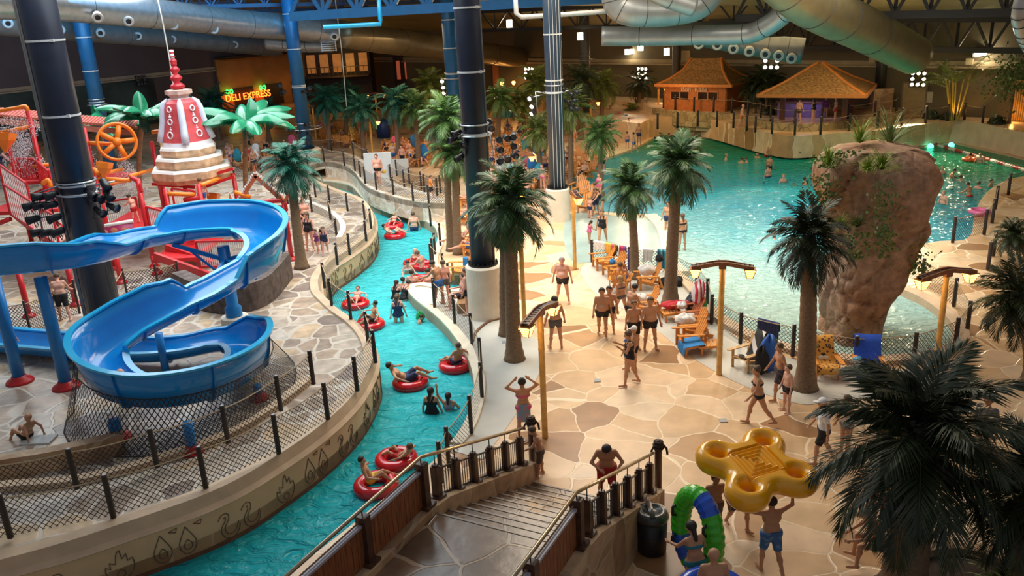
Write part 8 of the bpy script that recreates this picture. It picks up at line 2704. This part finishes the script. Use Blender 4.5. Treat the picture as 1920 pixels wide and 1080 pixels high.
FARP = [(1176, 279, 'child in blue trunks at the far pool edge', dict(trunks='blue', child=True, h=1.3)), (1189, 287, 'boy in blue trunks stepping into the shallows', dict(trunks='blue', h=1.5, pose='walk')), (1198, 274, 'bare man at the far pool edge right of the boy', dict(trunks='navy', h=1.72)), (1180, 262, 'woman in dark swimwear on the far beach', dict(woman=True, suit='black', h=1.68)), (1254, 288, 'boy standing in the far shallows under the palm tips', dict(trunks='navy', h=1.45)), (1065, 322, 'woman in black standing at the beach water left of the palm', dict(woman=True, bikini='black', h=1.7)), (1020, 318, 'woman in grey standing between the far palms', dict(woman=True, suit='grey', h=1.7)), (736, 252, 'woman in a navy swimsuit far behind the bright green palm', dict(woman=True, suit='navy', h=1.72)), (769, 250, 'person in red far behind the walkway palms', dict(trunks='red', h=1.7)), (1144, 236, 'bare man standing on the far lit deck by the wall', dict(trunks='brown', h=1.75)), (1076, 276, 'person behind the slim palm right of the slate column', dict(trunks='orange', h=1.7))]
for i, (x, y, lab, kw) in enumerate(FARP):
 kw = dict(kw); kw.setdefault('pose', 'stand')
 pr(lab, x, y, face=(i * 67) % 360, skin=(2, 0, 1)[i % 3], hair=('brown', 'dark', 'blond')[i % 3], fine=False, **kw)
k = MB(); k.lathe([(.55, 0), (.62, .6), (.50, 1.35), (.25, 1.6), (.0, 1.65)], 16); tag(k.build('blue_bin', mat('deep_blue_plastic', (.01, .04, .18), .4, .1, 4), None, True, P(720, 258, 0)), 'deep blue domed bin far behind the walkway', 'bin')
k = MB(); k.lathe([(.05, 0), (.05, 2.0)], 8); k.lathe([(1.2, 1.9), (.05, 2.45)], 8); tag(k.build('sunshade', mat('teal_canvas', (.03, .22, .36), .7, .1, 4), None, False, P(953, 262, 0)), 'small blue sunshade in the dim middle behind the palms', 'sunshade')
# lounging bathers: one per second or third chair
WEARS = [dict(trunks='navy'), dict(trunks='black'), dict(woman=True, suit='black', style='long'), dict(trunks='red'), dict(woman=True, bikini='pink', style='long'), dict(trunks='blue'), dict(woman=True, suit='navy', style='tail')]
def crowd(pts, gname, label, face, seed, every=2, stand=0.2):
 rng = random.Random(seed)
 for i, (x, y) in enumerate(pts):
  if i % every and every > 1: continue
  kw = dict(WEARS[rng.randrange(len(WEARS))])
  st = rng.random() < stand
  q = P(x, y, 0)
  if st: q = q + Vector((.75, -.4, 0))
  pr(label, at=q, h=rng.uniform(1.6, 1.8), face=face + rng.uniform(-25, 25), pose='stand' if st else 'lounge', skin=rng.choice((0, 2, 2, 1)), hair=rng.choice(('brown', 'dark', 'blond', 'grey')), fine=False, group=gname, **kw)
crowd(S1, 'bathers right of the navy column', 'bather among the orange loungers right of the navy column', 150, 1, 1, .25)
crowd(S2, 'bathers behind the walkway', 'bather among the loungers behind the walkway', 170, 2, 1, .2)
crowd(S3, 'bathers behind the plastic palms', 'bather among the loungers behind the plastic palms', 190, 3, 1, .35)
crowd(S4, 'bathers between the beach palms', 'bather among the loungers between the beach palms', 150, 4, 2, .2)
crowd(S5, 'bathers on the far beach', 'bather among the loungers on the far right beach', 200, 5, 2, .2)
crowd(S7, 'bathers in the dim middle', 'bather in the dim middle behind the navy column lights', 180, 6, 2, .3)
crowd(S8, 'bathers in the dim left', 'bather in the dim area behind the teal palms', 180, 7, 2, .3)
TOWC = ['white', 'blue', 'teal', 'red', 'pink', 'yellow']
rng = random.Random(77)
for S, g_, l_ in ((S1, 'towels on the loungers right of the navy column', 'coloured towel over a lounger right of the navy column'), (S2, 'towels on the loungers behind the walkway', 'coloured towel over a lounger behind the walkway'), (S3, 'towels behind the plastic palms', 'coloured towel over a lounger behind the plastic palms'), (S5, 'towels on the far beach', 'coloured towel over a lounger on the far right beach')):
 for i, (x, y) in enumerate(S[1::3]):
  bundle('towel', l_, P(x + 4, y, 0) + Vector((.5, .35, .55)), TW[TOWC[rng.randrange(6)]], (.3, .12, .45), seed=i, pix=False, group=g_)
# swimmers in the wave pool: bodies under the surface, heads and shoulders out
SWIM = [(1301, 280, 'head of a swimmer at the left back of the wave pool', .95), (1314, 280, 'second swimmer beside the one at the left back', 1.0), (1326, 283, 'swimmer floating on the belly in the left back', 0), (1361, 300, 'dark haired swimmer alone in the left half of the pool', .85), (1389, 306, 'swimmer left of the pair in the sparkling water', .9), (1400, 305, 'swimmer in red in the sparkling water', .9), (1420, 296, 'swimmer with open arms before the back wall', .9), (1436, 294, 'child standing upright near the back wall', .35), (1442, 318, 'person standing waist deep in the brightest sparkle', .45), (1440, 332, 'person bending in the brightest sparkle, just below the other', .6), (1444, 340, 'swimmer moving left below the sparkle', 0), (1468, 342, 'swimmer with spread arms right of the sparkle', .8), (1508, 346, 'pale swimmer near the left edge of the rock', .85), (1453, 450, 'boy sitting low in the shallow water left of the palm', .75), (1755, 320, 'swimmer right of the rock, first of the row', .95), (1766, 325, 'swimmer right of the rock, second of the row', .85), (1782, 333, 'swimmer right of the rock, third of the row', .75), (1800, 338, 'dark headed swimmer right of the row by the rock', .95), (1818, 302, 'swimmer in an orange ring at the rope line', .8), (1838, 304, 'pale swimmer just past the rope line', .7), (1857, 348, 'dark swimmer near the right shore', .9), (1834, 353, 'half hidden swimmer left of the right shore', .9), (1818, 368, 'person with raised arms in the right part of the pool', .6), (1768, 382, 'person sitting up in the water below the rock top', .65), (1774, 352, 'swimmer diving in blue right of the rock', 0)]
for i, (x, y, lab, sub) in enumerate(SWIM):
 kw = dict(skin=(1, 2, 1, 0)[i % 4], hair=('dark', 'brown', 'dark', 'blond')[i % 4], fine=False, face=(i * 83) % 360, h=1.6 if i not in (7, 13) else 1.25)
 if sub == 0: pr(lab, x, y, z=ZB, zoff=-.92, pose='swim', trunks='blue', **kw)
 else: pr(lab, x, y, z=ZB, zoff=-(sub * 1.25 + .1), pose=('stand', 'reach', 'stand2')[i % 3], trunks=('navy', 'red', 'black')[i % 3], **kw)
t = thing('orange_swim_ring', 'orange ring around the swimmer at the rope line', 'swim ring', P(1817, 301, ZB))
MB().torus((0, 0, .08), .32, .12, 20, 8).build('ring', mat('orange_vinyl', (.80, .14, .02), .3, .05, 3), t, True)
t = thing('pink_swim_ring', 'pink swim ring lying on the kerb at the right shore', 'swim ring', P(1836, 400, .1))
MB().torus((0, 0, .10), .38, .11, 24, 8).build('ring', mat('pink_vinyl', (.75, .16, .36), .3, .05, 3), t, True)
# rope line with floats, ladders
a, b = P(1738, 268, ZB), P(1925, 322, ZB)
t = thing('float_line', 'rope line with red and white floats across the deep water', 'float line', a)
mb = MB(); n = 44
for i in range(n):
 mb.m = (i // 3) % 2
 q = a.lerp(b, (i + .5) / n) - a; d = (b - a).normalized()
 mb.lathe([(.04, -.26), (.13, -.2), (.13, .2), (.04, .26)], 8, q + Vector((0, 0, .06)), d.to_track_quat('Z', 'Y').to_matrix())
mb.build('floats', [mat('white_float', (.75, .72, .66), .5, .05, 4), mat('red_float', (.45, .05, .03), .5, .05, 4)], t, True)
for i, (x, y, tp) in enumerate([(1557, 266, 230), (1735, 262, 206)]):
 q = P(x, y, ZU if False else ZB)
 hq = V(q, tp) - ZB
 t = thing('pool_ladder', ['steel ladder rails left of the rock top at the back wall', 'tall steel ladder rails at the corner of the back wall'][i], 'ladder', q)
 mb = MB()
 for s in (-.28, .28): mb.tube(smoothline([(s, .5, hq - .6), (s, .4, hq - .1), (s, .1, hq), (s, 0, hq - .3), (s, 0, 0), (s, 0, -.6)], 4), .035, 8)
 mb.build('rail', STEEL, t, True)
 mb = MB()
 for k in range(4): mb.beam((-.28, 0, .1 + k * .3), (.28, 0, .1 + k * .3), .08, .04)
 mb.build('step', STEEL, t)
for i, (x, y) in enumerate([(1474, 287), (1518, 289), (1707, 280), (1744, 275), (1783, 273)]):
 q = P(x, y, ZB + .05)
 t = thing('underwater_lamp', ['pool lamp glowing turquoise left of the rock, left one', 'pool lamp glowing turquoise left of the rock, right one', 'pool lamp glowing green right of the rock, first', 'pool lamp glowing green right of the rock, second', 'pool lamp glowing green right of the rock, third'][i], 'pool lamp', q)
 mb = MB(); mb.lathe([(.20, 0), (.22, .05), (.16, .10), (.0, .12)], 12, (0, 0, 0), Matrix.Rotation(R(70), 3, 'X'))
 mb.build('lamp_glass', mat('green_pool_lamp', (.2, 1, .7), .3, .02, 3, emit=(.10, .95, .62, 3.5)), t)
